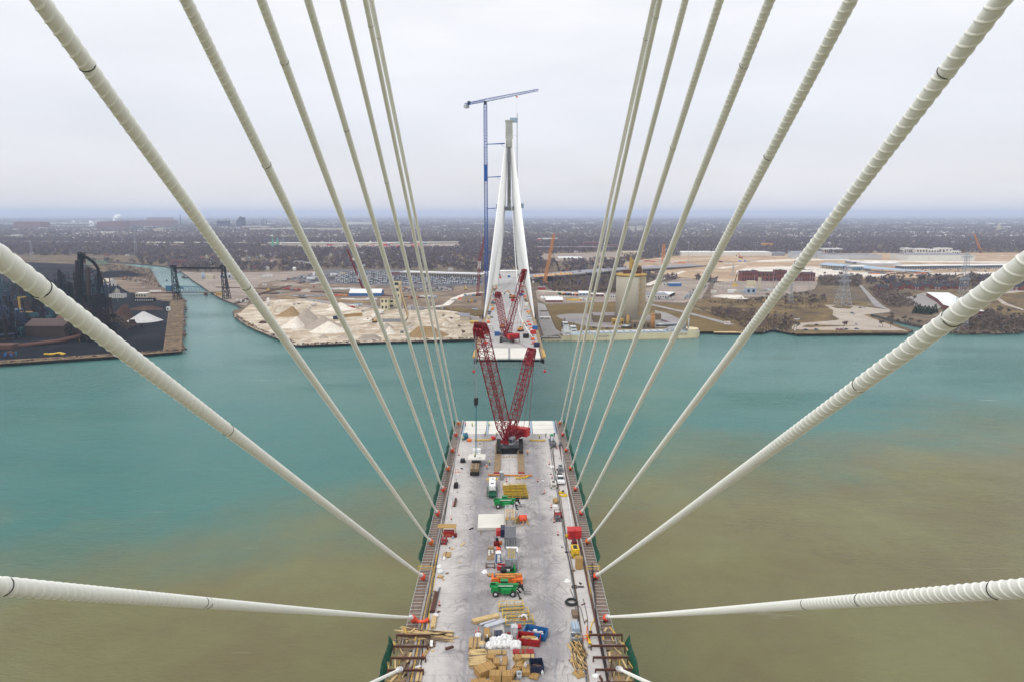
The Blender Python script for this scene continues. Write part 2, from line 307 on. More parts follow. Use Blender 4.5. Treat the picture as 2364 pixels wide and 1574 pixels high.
opn('lawn', [(1260, 705), (1425, 699), (1512, 700), (1590, 708), (1640, 727), (1705, 750), (1700, 765), (1480, 767), (1310, 770), (1284, 760)], 'lawn')
patch('driveway', [(1284, 731), (1290, 728), (1310, 725.5), (1345, 725), (1400, 728), (1512, 727), (1512, 717), (1540, 724), (1575, 740), (1570, 756), (1500, 757), (1400, 757), (1355, 754), (1320, 746), (1295, 737)], 'pave')
patch('verge', [(1316, 748), (1345, 755), (1400, 760), (1480, 761), (1470, 766), (1312, 769)], 'lawn')
opn('works_yard', [(1236, 671), (1292, 669), (1425, 680), (1500, 665), (1580, 640), (1640, 655), (1620, 690), (1580, 700), (1510, 698), (1425, 697), (1260, 703), (1240, 690)], 'graveldirt')
opn('service_lane', [(1241, 700), (1258, 704), (1283, 760), (1300, 772), (1256, 779), (1243, 740)], 'pave')
opn('brush_field', [(1640, 725), (1600, 704), (1630, 690), (1720, 690), (1890, 685), (2000, 700), (2010, 730), (1995, 727), (2060, 745), (2100, 768), (1840, 770), (1810, 765), (1785, 760), (1757, 767), (1700, 766), (1705, 750)], 'brushgrass')
opn('park_road', [(1834, 765), (1826, 758), (1837, 748), (1930, 741), (1938, 738), (1922, 729), (1924, 718), (1903, 705), (1972, 707), (2057, 717), (2052, 722), (1992, 728), (2030, 742), (2095, 766)], 'parkpave')
patch('park_verge', [(1835, 771), (1838, 762), (1900, 763.5), (2000, 764), (2085, 764.5), (2100, 769.5), (1990, 769.5)], 'brushgrass')
patch('park_island', [(1850, 756), (1862, 751), (1925, 752), (1980, 753.5), (1925, 755), (1870, 757.5)], 'brushgrass')
patch('pylon_island', [(1918, 709), (1934, 705.5), (1969, 709), (1962, 714.5), (1930, 713)], 'brushgrass')
opn('lane', [(2057, 718), (2036, 706), (2008, 680), (1986, 656), (1980, 657), (1998, 680), (2018, 708)], 'pave')
opn('meadow', [(2080, 680), (2160, 668), (2270, 672), (2364, 672), (2700, 668), (2700, 750), (2364, 738), (2280, 722), (2180, 700), (2100, 705)], 'brushgrass')
patch('path', [(2290, 684), (2300, 676), (2364, 671), (2600, 668), (2600, 672), (2364, 675), (2310, 680), (2302, 686), (2325, 702), (2364, 716), (2420, 735), (2364, 719), (2315, 704)], 'parkpave')
patch('court', [(2084, 690), (2135, 677), (2200, 702), (2160, 716), (2100, 704)], 'pave')
opn('plaza_ground', [(1440, 606), (1560, 592), (1800, 588), (2000, 586), (2500, 584), (2600, 632), (2364, 638), (2110, 643), (1960, 646), (1885, 650), (1700, 655), (1560, 640), (1440, 622)], 'plaza')
for p in ([(1700, 626), (1722, 620), (1800, 616.5), (1900, 617), (1960, 630), (2060, 632), (2040, 640), (1890, 641), (1700, 634)], [(1650, 620.5), (1700, 614.5), (1712, 615), (1670, 622)], [(1730, 606), (1760, 602), (1850, 599), (1960, 600), (1960, 602.5), (1850, 602.5), (1760, 606.5)],
          [(1990, 602), (2364, 606), (2364, 609), (2000, 606)], [(2100, 633), (2364, 628), (2364, 634), (2120, 638)]): patch('fill_slab', p, 'palefill')
opn('substation_yard', [(1640, 690), (1650, 655), (1720, 648), (1890, 650), (1880, 670), (1800, 685), (1700, 690)], 'graveldirt')
patch('sand_heap', [(1643, 686), (1665, 682), (1712, 683), (1718, 689), (1740, 693), (1690, 692)], 'palefill')
opn('container_yard', [(600, 566), (760, 562), (1060, 562), (1060, 574), (760, 576), (600, 572)], 'graveldirt')
opn('row_yard', [(1250, 588), (1440, 582), (1440, 602), (1250, 604)], 'graveldirt')
def road(name, px, wd, m='pave', z=3):
    pts = [g(x, y, z) for x, y in px]; mb = MB(); a = []
    for i, p in enumerate(pts):
        d = (pts[min(i + 1, len(pts) - 1)] - pts[max(i - 1, 0)]).normalized(); u = Vector((-d.y, d.x, 0)) * wd / 2; a.append((p + u, p - u))
    for i in range(len(a) - 1): mb.prism([(q.x, q.y) for q in (a[i][0], a[i + 1][0], a[i + 1][1], a[i][1])], 2.9, 4.05 + .01 * i, 0)
    struct(mb, name, m)
road('dirt_road', [(690, 688), (760, 700), (870, 711), (1000, 712)], 9); road('haul_road', [(1000, 711), (1030, 706), (1050, 690), (1075, 681), (1112, 676)], 10, 'palefill')
road('rail_track', [(500, 664), (600, 667), (760, 676), (1000, 690)], 6, 'ore'); road('yard_road', [(1241, 673), (1300, 676), (1425, 684)], 8, 'palefill')
road('quay_road', [(1500, 704), (1580, 722), (1640, 738), (1690, 752)], 9); road('works_road', [(1494, 660), (1540, 640), (1580, 628)], 12, 'palefill'); road('bank_road', [(1060, 724), (1090, 735), (1112, 745)], 12)
for q_ in ([(-80, 662), (120, 658), (245, 652)], [(-80, 694), (60, 688), (150, 683)], [(-80, 636), (100, 630), (235, 622)], [(-80, 648), (160, 640), (240, 634)], [(-60, 620), (150, 616), (260, 612)]): road('rail_track', q_, 7, 'ore')
road('works_lane', [(-80, 674), (60, 671), (150, 667), (240, 664)], 12, 'lot'); road('rail_spur', [(545, 702), (600, 680), (700, 652), (790, 640)], 7, 'ore')
road('conveyor_lane', [(845, 742), (880, 718), (915, 700)], 9, 'palefill'); road('grass_berm', [(640, 688), (760, 691), (850, 700)], 14, 'sandbrown'); road('verge_strip', [(1030, 713), (1075, 718), (1112, 730)], 26, 'lawn')
# ---------------------------------------------------------------- far-off woods, houses and cars as masses
rg = np.random.default_rng(5)
def inside(xy, poly):
    x, y = xy[:, 0], xy[:, 1]; r = np.zeros(len(xy), bool); k = len(poly)
    for i in range(k):
        (x0, y0), (x1, y1) = poly[i], poly[(i + 1) % k]
        if y0 == y1: continue
        r ^= ((y0 > y) != (y1 > y)) & (x < (x1 - x0) * (y - y0) / (y1 - y0) + x0)
    return r
def gp(px, z=3): return [(q.x, q.y) for q in (g(x, y, z) for x, y in px)]
LAND = gp([(2900, 700), (2364, 668), (2150, 668), (2020, 656), (1890, 652), (1640, 655), (1500, 652), (1440, 672), (1290, 668), (1236, 660), (1116, 628), (760, 621), (690, 628), (430, 628), (409, 622), (381, 617), (283, 608), (200, 603), (-500, 603), (-500, 500), (2900, 500)])
def clump_mesh(name, pos, h, wd, nq, mats, pick, flat=1.):
    "loose crowns of many small twig-coloured faces"
    k = len(pos); c = np.repeat(np.c_[pos, np.full(k, 3.)], nq, 0); hh = np.repeat(h, nq); ww = np.repeat(wd, nq); m = k * nq
    u = rg.normal(size=(m, 3)); u /= np.linalg.norm(u, axis=1)[:, None]; rr = rg.random(m) ** .45
    c = c + np.c_[u[:, 0] * ww * .5 * rr, u[:, 1] * ww * .5 * rr, hh * .56 + u[:, 2] * hh * .42 * rr]
    a = rg.normal(size=(m, 3)); a[:, 2] += .9; a /= np.linalg.norm(a, axis=1)[:, None]; b = np.cross(a, rg.normal(size=(m, 3))); b /= np.linalg.norm(b, axis=1)[:, None]
    sa = (ww * (.16 + .2 * rg.random(m)))[:, None]; sb = (ww * (.05 + .1 * rg.random(m)))[:, None]
    V = np.stack([c - a * sa, c + b * sb, c + a * sa, c - b * sb], 1).reshape(-1, 3)
    return big_mesh(name, V, np.arange(m * 4).reshape(-1, 4), mats, np.repeat(pick, nq))
def wood(name, n0, y0, y1, hlo, hhi, nq, gap=.42, xr=.86, kk=.0022):
    y = np.sqrt(rg.random(n0) * (y1 ** 2 - y0 ** 2) + y0 ** 2); x = (rg.random(n0) * 2 - 1) * xr * y; p = np.c_[x, y]
    ok = inside(p, LAND)
    for o in OPEN: ok &= ~inside(p, o)
    f = np.sin(x * kk + 1.3 * np.sin(y * kk * .8)) * np.sin(y * kk * 1.7 + .7) + .6 * np.sin(x * kk * 3.1 + y * kk * 2.3) ; ok &= (f > -gap * 1.6) | (rg.random(n0) < .3)
    p = p[ok]; k = len(p); h = hlo + (hhi - hlo) * rg.random(k); pick = rg.choice(4, k, p=[.52, .12, .35, .01])
    return tag(clump_mesh(name, p, h, h * (.8 + .5 * rg.random(k)), nq, ['twigfar', 'shrub', 'twigpurple', 'evergreen'], pick), kind='stuff')
mat('twigpurple', (.12, .092, .125), .95, .3, .02)
wood('riverside_woods', 6500, 1000, 2000, 7, 13, 26, .9)
wood('neighbourhood_woods', 26000, 2000, 3600, 9, 15, 13, .8)
wood('distant_woods', 54000, 3600, 7800, 10, 18, 6, .5, .84)
wood('horizon_woods', 42000, 7800, 17000, 14, 26, 4, .5, .84, .0011)
def tris(faces):
    o = []
    for f in faces:
        for i in range(1, len(f) - 1): o.append((f[0], f[i], f[i + 1]))
    return o
HV = np.array([(-1, -1, 0), (1, -1, 0), (1, 1, 0), (-1, 1, 0), (-1, -1, 1), (1, -1, 1), (1, 1, 1), (-1, 1, 1), (-1, 0, 1.55), (1, 0, 1.55)], float)
HF = tris([(0, 1, 5, 4), (1, 2, 6, 5), (2, 3, 7, 6), (3, 0, 4, 7), (1, 5, 9), (5, 6, 9), (3, 7, 8), (7, 4, 8), (4, 5, 9, 8), (6, 7, 8, 9)]); HM = [0] * 12 + [1] * 4
HF = tris([(0, 1, 5, 4), (1, 2, 6, 9, 5), (2, 3, 7, 6), (3, 0, 4, 8, 7), (4, 5, 9, 8), (6, 7, 8, 9)]); HM = [0] * 10 + [1] * 4
CV = np.array([(-1, -1, .25), (1, -1, .25), (1, 1, .25), (-1, 1, .25), (-1, -1, .9), (1, -1, .85), (1, 1, .85), (-1, 1, .9), (-.75, -.85, .9), (.45, -.85, .87), (.45, .85, .87), (-.75, .85, .9), (-.55, -.72, 1.45), (.12, -.72, 1.45), (.12, .72, 1.45), (-.55, .72, 1.45)], float)
CF = tris([(0, 1, 5, 4), (1, 2, 6, 5), (2, 3, 7, 6), (3, 0, 4, 7), (4, 5, 6, 7), (8, 9, 13, 12), (9, 10, 14, 13), (10, 11, 15, 14), (11, 8, 12, 15), (12, 13, 14, 15)]); CM = [0] * 10 + [1] * 8 + [0] * 2
def stamp(name, TV, TF, TM, pos, ang, sx, sy, sz, z, mats, ma, mb_):
    k = len(pos); V = TV[None] * np.stack([sx, sy, sz], 1)[:, None]; c, s_ = np.cos(ang)[:, None], np.sin(ang)[:, None]
    W_ = np.stack([V[..., 0] * c - V[..., 1] * s_ + pos[:, :1], V[..., 0] * s_ + V[..., 1] * c + pos[:, 1:2], V[..., 2] + z], 2)
    Q = np.asarray(TF)[None] + (np.arange(k) * len(TV))[:, None, None]; TM = np.asarray(TM)
    return big_mesh(name, W_.reshape(-1, 3), Q.reshape(-1, 3), mats, np.where(TM[None] == 0, ma[:, None], mb_[:, None]).ravel(), nv=3)
HMATS = ['wallwhite', 'walltan', 'brickfar', 'cargrey', 'roofgrey', 'roofdark', 'brick', 'roofwhite']
def homes(n0, y0, y1):
    y = np.sqrt(rg.random(n0) * (y1 ** 2 - y0 ** 2) + y0 ** 2); x = (rg.random(n0) * 2 - 1) * .82 * y
    p = np.c_[np.round(x / 16) * 16 + rg.normal(0, 1.5, n0), np.round(y / 42) * 42 + rg.choice([-9, 9], n0)]
    ok = inside(p, LAND)
    for o in OPEN: ok &= ~inside(p, o)
    return p[ok]
hp = homes(2900, 1500, 6500); hp = hp[np.argsort(hp[:, 1])]; NEAR_HOUSES = hp[:260]; fp = hp[260:]; k = len(fp)
tag(stamp('distant_houses', HV, HF, HM, fp, rg.choice([0, math.pi / 2], k), 4.5 + 3 * rg.random(k), 4 + 2 * rg.random(k), 4 + 3 * rg.random(k), 3, HMATS, rg.choice([0, 1, 2, 3], k, p=[.52, .22, .16, .1]), rg.choice([4, 5, 6, 7], k, p=[.4, .3, .12, .18])), kind='stuff')
bx = (rg.random(900) * 2 - 1); by = 5600 + 11000 * rg.random(900) ** 1.2; bp = np.c_[bx * .8 * by, by]; k = 900
FV = HV.copy(); FV[8:, 2] = 1.02
tag(stamp('distant_sheds', FV, HF, HM, bp, rg.normal(0, .15, k), 12 + 50 * rg.random(k) ** 2, 14 + 12 * rg.random(k), 6 + 7 * rg.random(k), 3, HMATS, rg.choice([0, 1, 2], k, p=[.66, .22, .12]), rg.choice([7, 4], k, p=[.6, .4])), kind='stuff')
# ================================================================ the near bridge deck
n = NT('deckcon'); X, Y, Z = n.xyz()
base = n.mix(n.ramp(n.noise(.22, 9, .7), .35, .65), (.51, .482, .455), (.42, .397, .385)); ax = n.math('ABSOLUTE', X)
lane = n.math('MULTIPLY', n.ramp(n.math('ABSOLUTE', n.math('SUBTRACT', ax, 6.2)), 5.4, 2.0), n.ramp(n.noise(.13, 8, .7), .28, .56))
base = n.mix(n.math('MULTIPLY', lane, .9), base, (.225, .21, .218))
tr_ = n.math('MAXIMUM', n.ramp(n.math('PINGPONG', n.math('MULTIPLY', n.noise(.085, 2, .35, None, 1.2), 17), .5), .16, .02), n.ramp(n.math('PINGPONG', n.math('MULTIPLY', n.noise(.05, 2, .4, n.stretch(1.4, .6), .8), 23), .5), .13, .02))
sk = n.math('MULTIPLY', tr_, n.math('MULTIPLY', n.ramp(n.math('ABSOLUTE', n.math('SUBTRACT', ax, 6)), 7.0, 4), n.ramp(n.noise(.3, 5), .40, .62)))
base = n.mix(n.math('MULTIPLY', sk, .8), base, (.16, .148, .15))
jl = n.ramp(n.math('ABSOLUTE', n.math('SUBTRACT', ax, 7.4)), .34, .16); jn = n.ramp(n.noise(.6, 4), .3, .6, .25, .8)
jt = n.ramp(n.math('PINGPONG', n.math('ADD', Y, .4), 2.37), .16, .06); jc = n.ramp(ax, .3, .14)
j = n.math('MAXIMUM', n.math('MULTIPLY', n.math('MAXIMUM', jl, n.math('MULTIPLY', jc, .5)), jn), n.math('MULTIPLY', jt, n.ramp(n.noise(.35, 4), .35, .65, .1, .6)))
base = n.mix(j, base, (.24, .24, .26))
st = n.math('MULTIPLY', n.ramp(n.noise(.9, 7, .75, n.stretch(1.6, .25)), .52, .66), n.ramp(n.noise(.1, 4), .35, .6)); base = n.mix(n.math('MULTIPLY', st, .45), base, (.2, .185, .18))
st = n.math('MULTIPLY', n.ramp(n.noise(.5, 8, .75), .56, .70), n.ramp(n.noise(.07, 3), .4, .6)); base = n.mix(n.math('MULTIPLY', st, .5), base, (.27, .235, .2))
spots = n.ramp(n.noise(1.7, 4, .7), .66, .72); base = n.mix(n.math('MULTIPLY', spots, .5), base, (.15, .14, .135)); n.done(base, .85)
n = NT('planks'); X, Y, Z = n.xyz()
pk = n.mix(n.ramp(n.noise(.5, 5, .6, n.stretch(.3, 3)), .3, .7), (.25, .175, .13), (.155, .11, .085)); n.done(n.mix(n.ramp(n.math('PINGPONG', Y, .15), .03, .012), pk, (.05, .04, .035)), .9)
bridge = thing('bridge_deck', 'concrete road deck under construction, nearer half of the unfinished bridge', 'bridge', (0, 0, 0))
Y0, Y1, Y2 = 40, 217.5, 231.5
def sl(mb, x0, x1, y0, y1, t, b, mi=0, mt=None, s=dz):
    vs = [(x, y, s(y) + h) for h in (b, t) for x, y in ((x0, y0), (x1, y0), (x1, y1), (x0, y1))]
    mb.add(vs, [(3, 2, 1, 0), (0, 1, 5, 4), (1, 2, 6, 5), (2, 3, 7, 6), (3, 0, 4, 7)], mi); return mb.add(vs, [(4, 5, 6, 7)], mi if mt is None else mt)
sl(MB(), -16, 16, Y0, Y1, 0, -.4).build('slab', 'deckcon', bridge)
mb = MB()
for s in (-1, 1): sl(mb, *sorted((s * 16.2, s * 17.2)), Y0, Y2, -.42, -2.6)
for y in np.arange(Y0 + 2, Y2, 4.74): sl(mb, -16.1, 16.1, y, y + .5, -.42, -1.9)
mb.build('steel_girder', 'deckedge', bridge)
for s, sd in ((-1, 'left'), (1, 'right')):
    sl(MB(), *sorted((s * 16.1, s * 16.5)), 84, Y2, .3, -.38).build('kerb', 'pave', bridge)
    sl(MB(), *sorted((s * 15.6, s * 15.92)), 92, 138 if s < 0 else 205, .18, .01).build('kerb_timber', 'ochre' if s < 0 else 'rust', bridge, label='%s formwork timber along the %s kerb' % ('yellow' if s < 0 else 'rust brown', sd))
    sl(MB(), *sorted((s * 16.6, s * 18.6)), 106, Y2, -.28, -.36).build('walkway', 'planks', bridge)
    mb = MB()
    for y in np.arange(107, Y2, 1.18): mb.bar((s * 16.62, y, dz(y) - .1), (s * 18.75, y, dz(y) - .12), .055, 0)
    for x in (18.6,): mb.bar((s * x, 106.5, dz(106) + .35 * (x > 18)), (s * x, Y2, dz(Y2) + .35 * (x > 18)), .045, 0)
    mb.build('walkway_rail', 'lightgrey', bridge)
mb = MB()
for r in range(3):
    for a, b in ((-15.2, -7.9), (-7.0, 7.0), (7.9, 15.2)):
        y = Y1 + .08 + r * 4.66; o = sl(MB(), a, b, y, y + 4.45, .05, -.35).build('deck_panel', 'panelwhite' if 'panelwhite' in M else mat('panelwhite', (.66, .64, .58), .6, .16, .3), bridge)
for x in (-15.55, -7.45, 7.45, 15.55): sl(mb, x - .28, x + .28, Y1, Y2, -.05, -.5)
for r in range(4): sl(mb, -15.2, 15.2, Y1 - .02 + r * 4.66 - .1, Y1 + r * 4.66 + .08, -.1, -.5)
mb.build('panel_joint', 'bluegrey', bridge)
# green netting on the edges
for s, sd in ((-1, 'left'), (1, 'right')):
    for (ya, yb, xa, hh, ds) in ((135, 231, 18.75, 1.15, 'far stretch'), (92, 108, 20.2, 1.5, 'near stretch')):
        t = thing('safety_netting', 'green debris netting on posts, %s of the %s edge of the nearer deck' % (ds, sd), 'netting', (s * xa, ya, dz(ya) - .4)); mb = MB(); k = int((yb - ya) / 2)
        for i in range(k + 1):
            y = (yb - ya) * i / k; z = SL * y; lean = .75 + .15 * math.sin(i * 1.7); MB().bar((0, y, z - .3), (s * lean, y, z + hh + .15), .045).build('post', 'midgrey', t)
            a = ((0, y, z - .2), (s * lean * .5 + .07 * math.sin(i * 2.3), y, z + hh * .5), (s * lean, y, z + hh - .12 * (i % 2)))
            mb.v += a; b = len(mb.v) - 3
            if i: mb.f += [(b - 3, b, b + 1, b - 2), (b - 2, b + 1, b + 2, b - 1)]; mb.m += [0, 0]; mb.s += [True, True]
        mb.build('net', 'netgreen', t)
# steel outrigger frames near the bottom of the view
for s, sd in ((-1, 'left'), (1, 'right')):
    for i, y in enumerate(np.arange(93.2, 111.5, 3.05)):
        t = thing('outrigger_frame', 'rust brown steel formwork beam %s on the %s deck edge' % (['nearest the camera', 'second from the camera', 'third from the camera', 'fourth from the camera', 'fifth from the camera', 'sixth from the camera', 'seventh from the camera'][i], sd), 'steel frame', (s * 17, y, dz(y) + .9), 0, 'steel outriggers on the deck edge')
        mb = MB(); mb.box(-s * .1, 0, 0, 6.0, .22, .07); mb.box(-s * .1, 0, -.3, 6.0, .22, .07); mb.box(-s * .1, 0, -.24, 6.0, .06, .25); mb.build('beam', 'rust', t)
        for x in (-3.0, 2.8): MB().box(s * x * 1.0, 0, -1.5, .22, .22, 1.2).build('post', 'rust', t)
        if i: MB().box(0, -1.5, -1.15, 3.4, 2.6, .09).box(s * 1.9, -1.4, -1.05, .15, 2.5, .15).build('form_panel', 'oldwood' if i % 2 else 'mat_timber', t)
# ================================================================ stay cables
ANCH = [(224.7, 60.3), (212.9, 60.13), (198.5, 59.92), (183.8, 59.7), (169.5, 59.49), (155.1, 59.28), (140.7, 59.07), (126.2, 58.86), (111.9, 58.65), (97.7, 58.44)]
TOPZ = ((240.5, 246, 242.5, 237.6, 234.2, 230.7, 226.8, 223.1, 218.6, 214.8), (234.6, 240.3, 236.5, 233.6, 230.6, 227.7, 225, 222.3, 218.3, 214.9))
JOINT = (((0, 88), (0, 60), (0, 420), (0, 300), (0, 145), (0, 381), (0, 151, 661), (1, 96, 526), (1, 8, 470, 480), ()), ((0, 90), (0, 40), (0, 505), (0, 340), (0, 152), (0, 362), (0, 168, 612), (1, 2196, 1985), (1, 2300, 1985, 1860), ()))
ORD = ['innermost, ending nearest the tip of the deck', 'second from the tip of the deck', 'third from the tip of the deck', 'fourth from the tip of the deck', 'fifth from the tip of the deck', 'sixth from the tip of the deck', 'seventh from the tip of the deck', 'eighth from the tip of the deck', 'ninth from the tip, sweeping low across the river', 'nearest one, only its lower end showing']
for si, s in enumerate((-1, 1)):
    for i, (ay, az) in enumerate(ANCH):
        A = Vector((s * 17.75, ay, az)); T = Vector((s * 2.0, -133, TOPZ[si][i])); ln = (T - A).length; r0 = .238 if i == 7 else .2
        if i in (0,): r0 = .19
        t = thing('stay_cable', 'ribbed white stay on the %s side, %s' % (('left', 'right')[si], ORD[i]), 'cable', A, 0, 'stay cables of the near bridge half'); d = (T - A).normalized()
        sag = .75 if i == 8 else .35
        def pos(q): return (T - A) * q - Vector((0, 0, 4 * sag * q * (1 - q)))
        u = d.cross(Vector((0, 0, 1))).normalized(); v = d.cross(u)
        qv = 1.0
        for k in range(400):                      # where it has passed well behind the camera
            if (A + pos(k / 400)).y < -30: qv = k / 400; break
        qs = [qv * k / 90 for k in range(91)] + [qv + (1 - qv) * k / 6 for k in range(1, 7)]
        pipe = MB().tube([pos(q) for q in qs], r0, 0, 22).build('pipe', 'pipe', t)
        # twin helical ribs; crest strip coloured brighter, a highlight painted on the ridge
        pit = .72 * r0 / .2; turns = qv * ln / pit; V = []; Q = []
        for h in (0, 1):
            per = 14 if i < 5 else 22; cnt = int(turns * per); base_i = len(V) // 3
            a = np.arange(cnt + 1) / per; q = a * pit / ln; ph = 2 * math.pi * a + math.pi * h
            c = np.outer(q, np.array(T - A)); c[:, 2] -= 4 * sag * q * (1 - q)
            rad = np.outer(np.cos(ph), np.array(u)) + np.outer(np.sin(ph), np.array(v)); dd = np.array(d); W4 = []
            for off, hg in ((-.055, -.004), (-.017, .02), (.017, .02), (.055, -.004)): W4.append(c + rad * (r0 + hg) + dd * off)
            b0 = sum(len(x) for x in V); V.append(np.stack(W4, 1).reshape(-1, 3)); k = np.arange(cnt) * 4 + b0
            for e in range(3): Q.append((np.stack([k + e, k + e + 1, k + e + 5, k + e + 4], 1), e))
        qq = np.concatenate([x for x, e in Q]); mm = np.concatenate([np.full(len(x), 1 if e == 1 else 0) for x, e in Q])
        o = big_mesh('rib', np.concatenate(V), qq, ['pipe', 'rib'], mm, True); o.parent = pipe
        jj = JOINT[si][i];
        for tv in jj[1:]:
            best = min((abs(proj(A + pos(k / 3000))[1 - jj[0]] - tv) if proj(A + pos(k / 3000))[2] > 3 else 1e9, k) for k in range(0, int(3000 * qv)))
            c = pos(best[1] / 3000); MB().bar(c - d * .008, c + d * .008, r0 + .019, 0, 22).build('joint_band', 'black', pipe)
        mb = MB(); rr = .46
        mb.tube([d * 1.9, d * 1.3, d * .45, d * .15, d * -.1, d * -.3, d * -.43], [r0 + .02, r0 + .09, rr * .86, rr, rr, rr * .75, .2], 0, 14); mb.build('socket', 'white', t)
        end = d * -(1.9 if i < 9 else 2.0)
        MB().bar(d * -.3, end, .19, 0, 10).build('anchor_rod', 'black', t)
        if i < 9:
            mb = MB(); e = d * -1.35; f = e + Vector((-s * .3, .15, -.75)); mb.tube([e + Vector((0, 0, .42)), e + Vector((-s * .06, 0, .1)), (e + f) / 2 + Vector((-s * .15, 0, 0)), f, f + Vector((-s * .2, 0, -.35))], [.3, .56, .62, .5, .3], 0, 9)
            if i == 8 and s < 0: mb.tube([f + Vector((.2, 0, .2)), f + Vector((1.2, -.1, -.2)), f + Vector((2.1, 0, -.1)), f + Vector((2.6, .1, .2)), f + Vector((2.75, .1, -.3))], [.4, .3, .34, .42, .3], 0, 8)
            mb.build('anchor_cover', 'fluored' if i % 3 else 'orange', t)
        else: MB().lathe([(.62, -.1), (.62, .15), (.4, .2), (.4, -.1)], 0, 0, 0, 18).build('anchor_ring', 'lightgrey', t, end)
# ================================================================ the far half of the bridge
far = thing('far_bridge_deck', 'far half of the unfinished bridge deck running back past the white tower', 'bridge', (0, 0, 0))
sl(MB(), -16, 16, 358.3, 900, 0, -.5, s=fz).build('slab', mat('deckfar', (.42, .405, .395), .85, .3, .08) and 'deckfar', far)
mb = MB()
for s in (-1, 1): sl(mb, *sorted((s * 16.1, s * 17.6)), 330.6, 900, -.45, -2.8, s=fz)
for y in np.arange(340, 900, 5): sl(mb, -16, 16, y, y + .5, -.52, -2.2, s=fz)
mb.build('steel_girder', 'deckedge', far)
for a, b in ((-15.6, -.5), (.5, 15.6)):
    for k in range(6): sl(MB(), a, b, 330.6 + k * 4.6, 335.05 + k * 4.6, .04, -.5, s=fz).build('deck_panel', 'panelwhite', far)
sl(MB(), -.46, .46, 330.8, 358, -.03, -.45, s=fz).build('panel_joint', 'grey', far)
mb = MB()
for s in (-1, 1): mb.box(0, 329.9, fz(330) - 1.6, 35, .8, .8)
for x in np.arange(-15, 16, 3.4): mb.bar((x - 1.5, 330, fz(330) - 4.4), (x, 330, fz(330) - 1.8), .12); mb.bar((x + 1.5, 330, fz(330) - 4.4), (x, 330, fz(330) - 1.8), .12); mb.bar((x - 1.5, 330, fz(330) - 4.4), (x + 1.5, 330, fz(330) - 4.4), .12)
for x in (-17.4, -15, 15, 17.4): mb.bar((x, 329.5, fz(330) - 5), (x, 329.5, fz(330) + .3), .15)
mb.build('tip_truss', 'grey', far)
for s in (-1, 1):
    sl(MB(), *sorted((s * 16.1, s * 18.2)), 332, 900, -.1, -.3, s=fz).build('walkway', 'mat_timber', far)
    sl(MB(), *sorted((s * 18.2, s * 18.7)), 470, 800, 1.3, -1.2, s=fz).build('edge_barrier', 'soot', far)
    sl(MB(), *sorted((s * 17.0, s * 18.3)), 333, 352, .4, -.5, s=fz).build('edge_form', 'ochre', far)
    MB().bar((s * 17.6, 329.5, fz(330) - 5.5), (s * 17.6, 329.5, fz(330) - 2), .06).lathe([(.05, fz(330) - 7.2), (.6, fz(330) - 6.8), (.7, fz(330) - 6.2), (.3, fz(330) - 5.6)], s * 17.6, 329.5, 1, 10).build('hanging_float', ['grey', 'brightred'], far)
mb = MB()
for y in (590, 760, 840):
    for s in (-1, 1): mb.box(s * 12, y, 2.5, 4, 4, fz(y) - 5.4)
mb.build('pier', 'towercon', far)
# tower
TY = 720
tower = thing('bridge_tower', 'tall white inverted-Y concrete bridge tower on the far bank', 'tower', (0, TY, 0))
for s in (-1, 1):
    mb = MB(); P_ = [(3, 21.5, 8.5, 11), (55, 14.9, 7.2, 9.5), (100, 9.6, 6.0, 8.5), (140, 6.0, 4.8, 8), (196, 3.0, 3.2, 7)]
    for (z, x, wx, wy) in P_:
        for a, b in ((-1, -.6), (-.7, -1), (.7, -1), (1, -.6), (1, .6), (.7, 1), (-.7, 1), (-1, .6)): mb.v.append((s * x + a * wx / 2, b * wy / 2, z))
    for k in range(4): mb.f += [(k * 8 + i, k * 8 + (i + 1) % 8, k * 8 + 8 + (i + 1) % 8, k * 8 + 8 + i) for i in range(8)]
    mb.f.append(tuple(range(32, 40))); mb.m = [0] * len(mb.f); mb.s = [False] * len(mb.f); mb.build('leg', 'towercon', tower)
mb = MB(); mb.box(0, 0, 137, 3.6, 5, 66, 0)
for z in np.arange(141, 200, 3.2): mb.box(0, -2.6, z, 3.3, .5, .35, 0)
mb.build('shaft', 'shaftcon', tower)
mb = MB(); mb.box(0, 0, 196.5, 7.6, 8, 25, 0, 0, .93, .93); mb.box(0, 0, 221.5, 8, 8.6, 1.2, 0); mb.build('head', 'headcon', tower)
mb = MB()
for z in np.arange(199, 220, 2.8):
    for x in (-2.4, 0, 2.4): mb.box(x * .8, -3.98, z, .7, .3, .9)
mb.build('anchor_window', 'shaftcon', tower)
MB().box(0, 0, 133, 15, 7, 3.6).build('crossbeam', 'shaftcon', tower)
mb = MB(); mb.box(0, -1, 136.8, 20, 10, .5); mb.box(12.8, 0, 135.5, 4.5, 4.5, 4.8); mb.box(-11.8, 0, 134.5, 3.5, 4.5, 5)
for x in np.arange(-10, 11, 2): mb.bar((x, -6, 137), (x, -6, 139), .12)
mb.build('work_platform', 'bluegrey', tower)
for z in (66, 72): MB().box(-9.8, -1, z, 1.6, 5, 1.4).box(9.6, -1, z, 1.6, 5, 1.4).build('bracket', 'midgrey', tower)
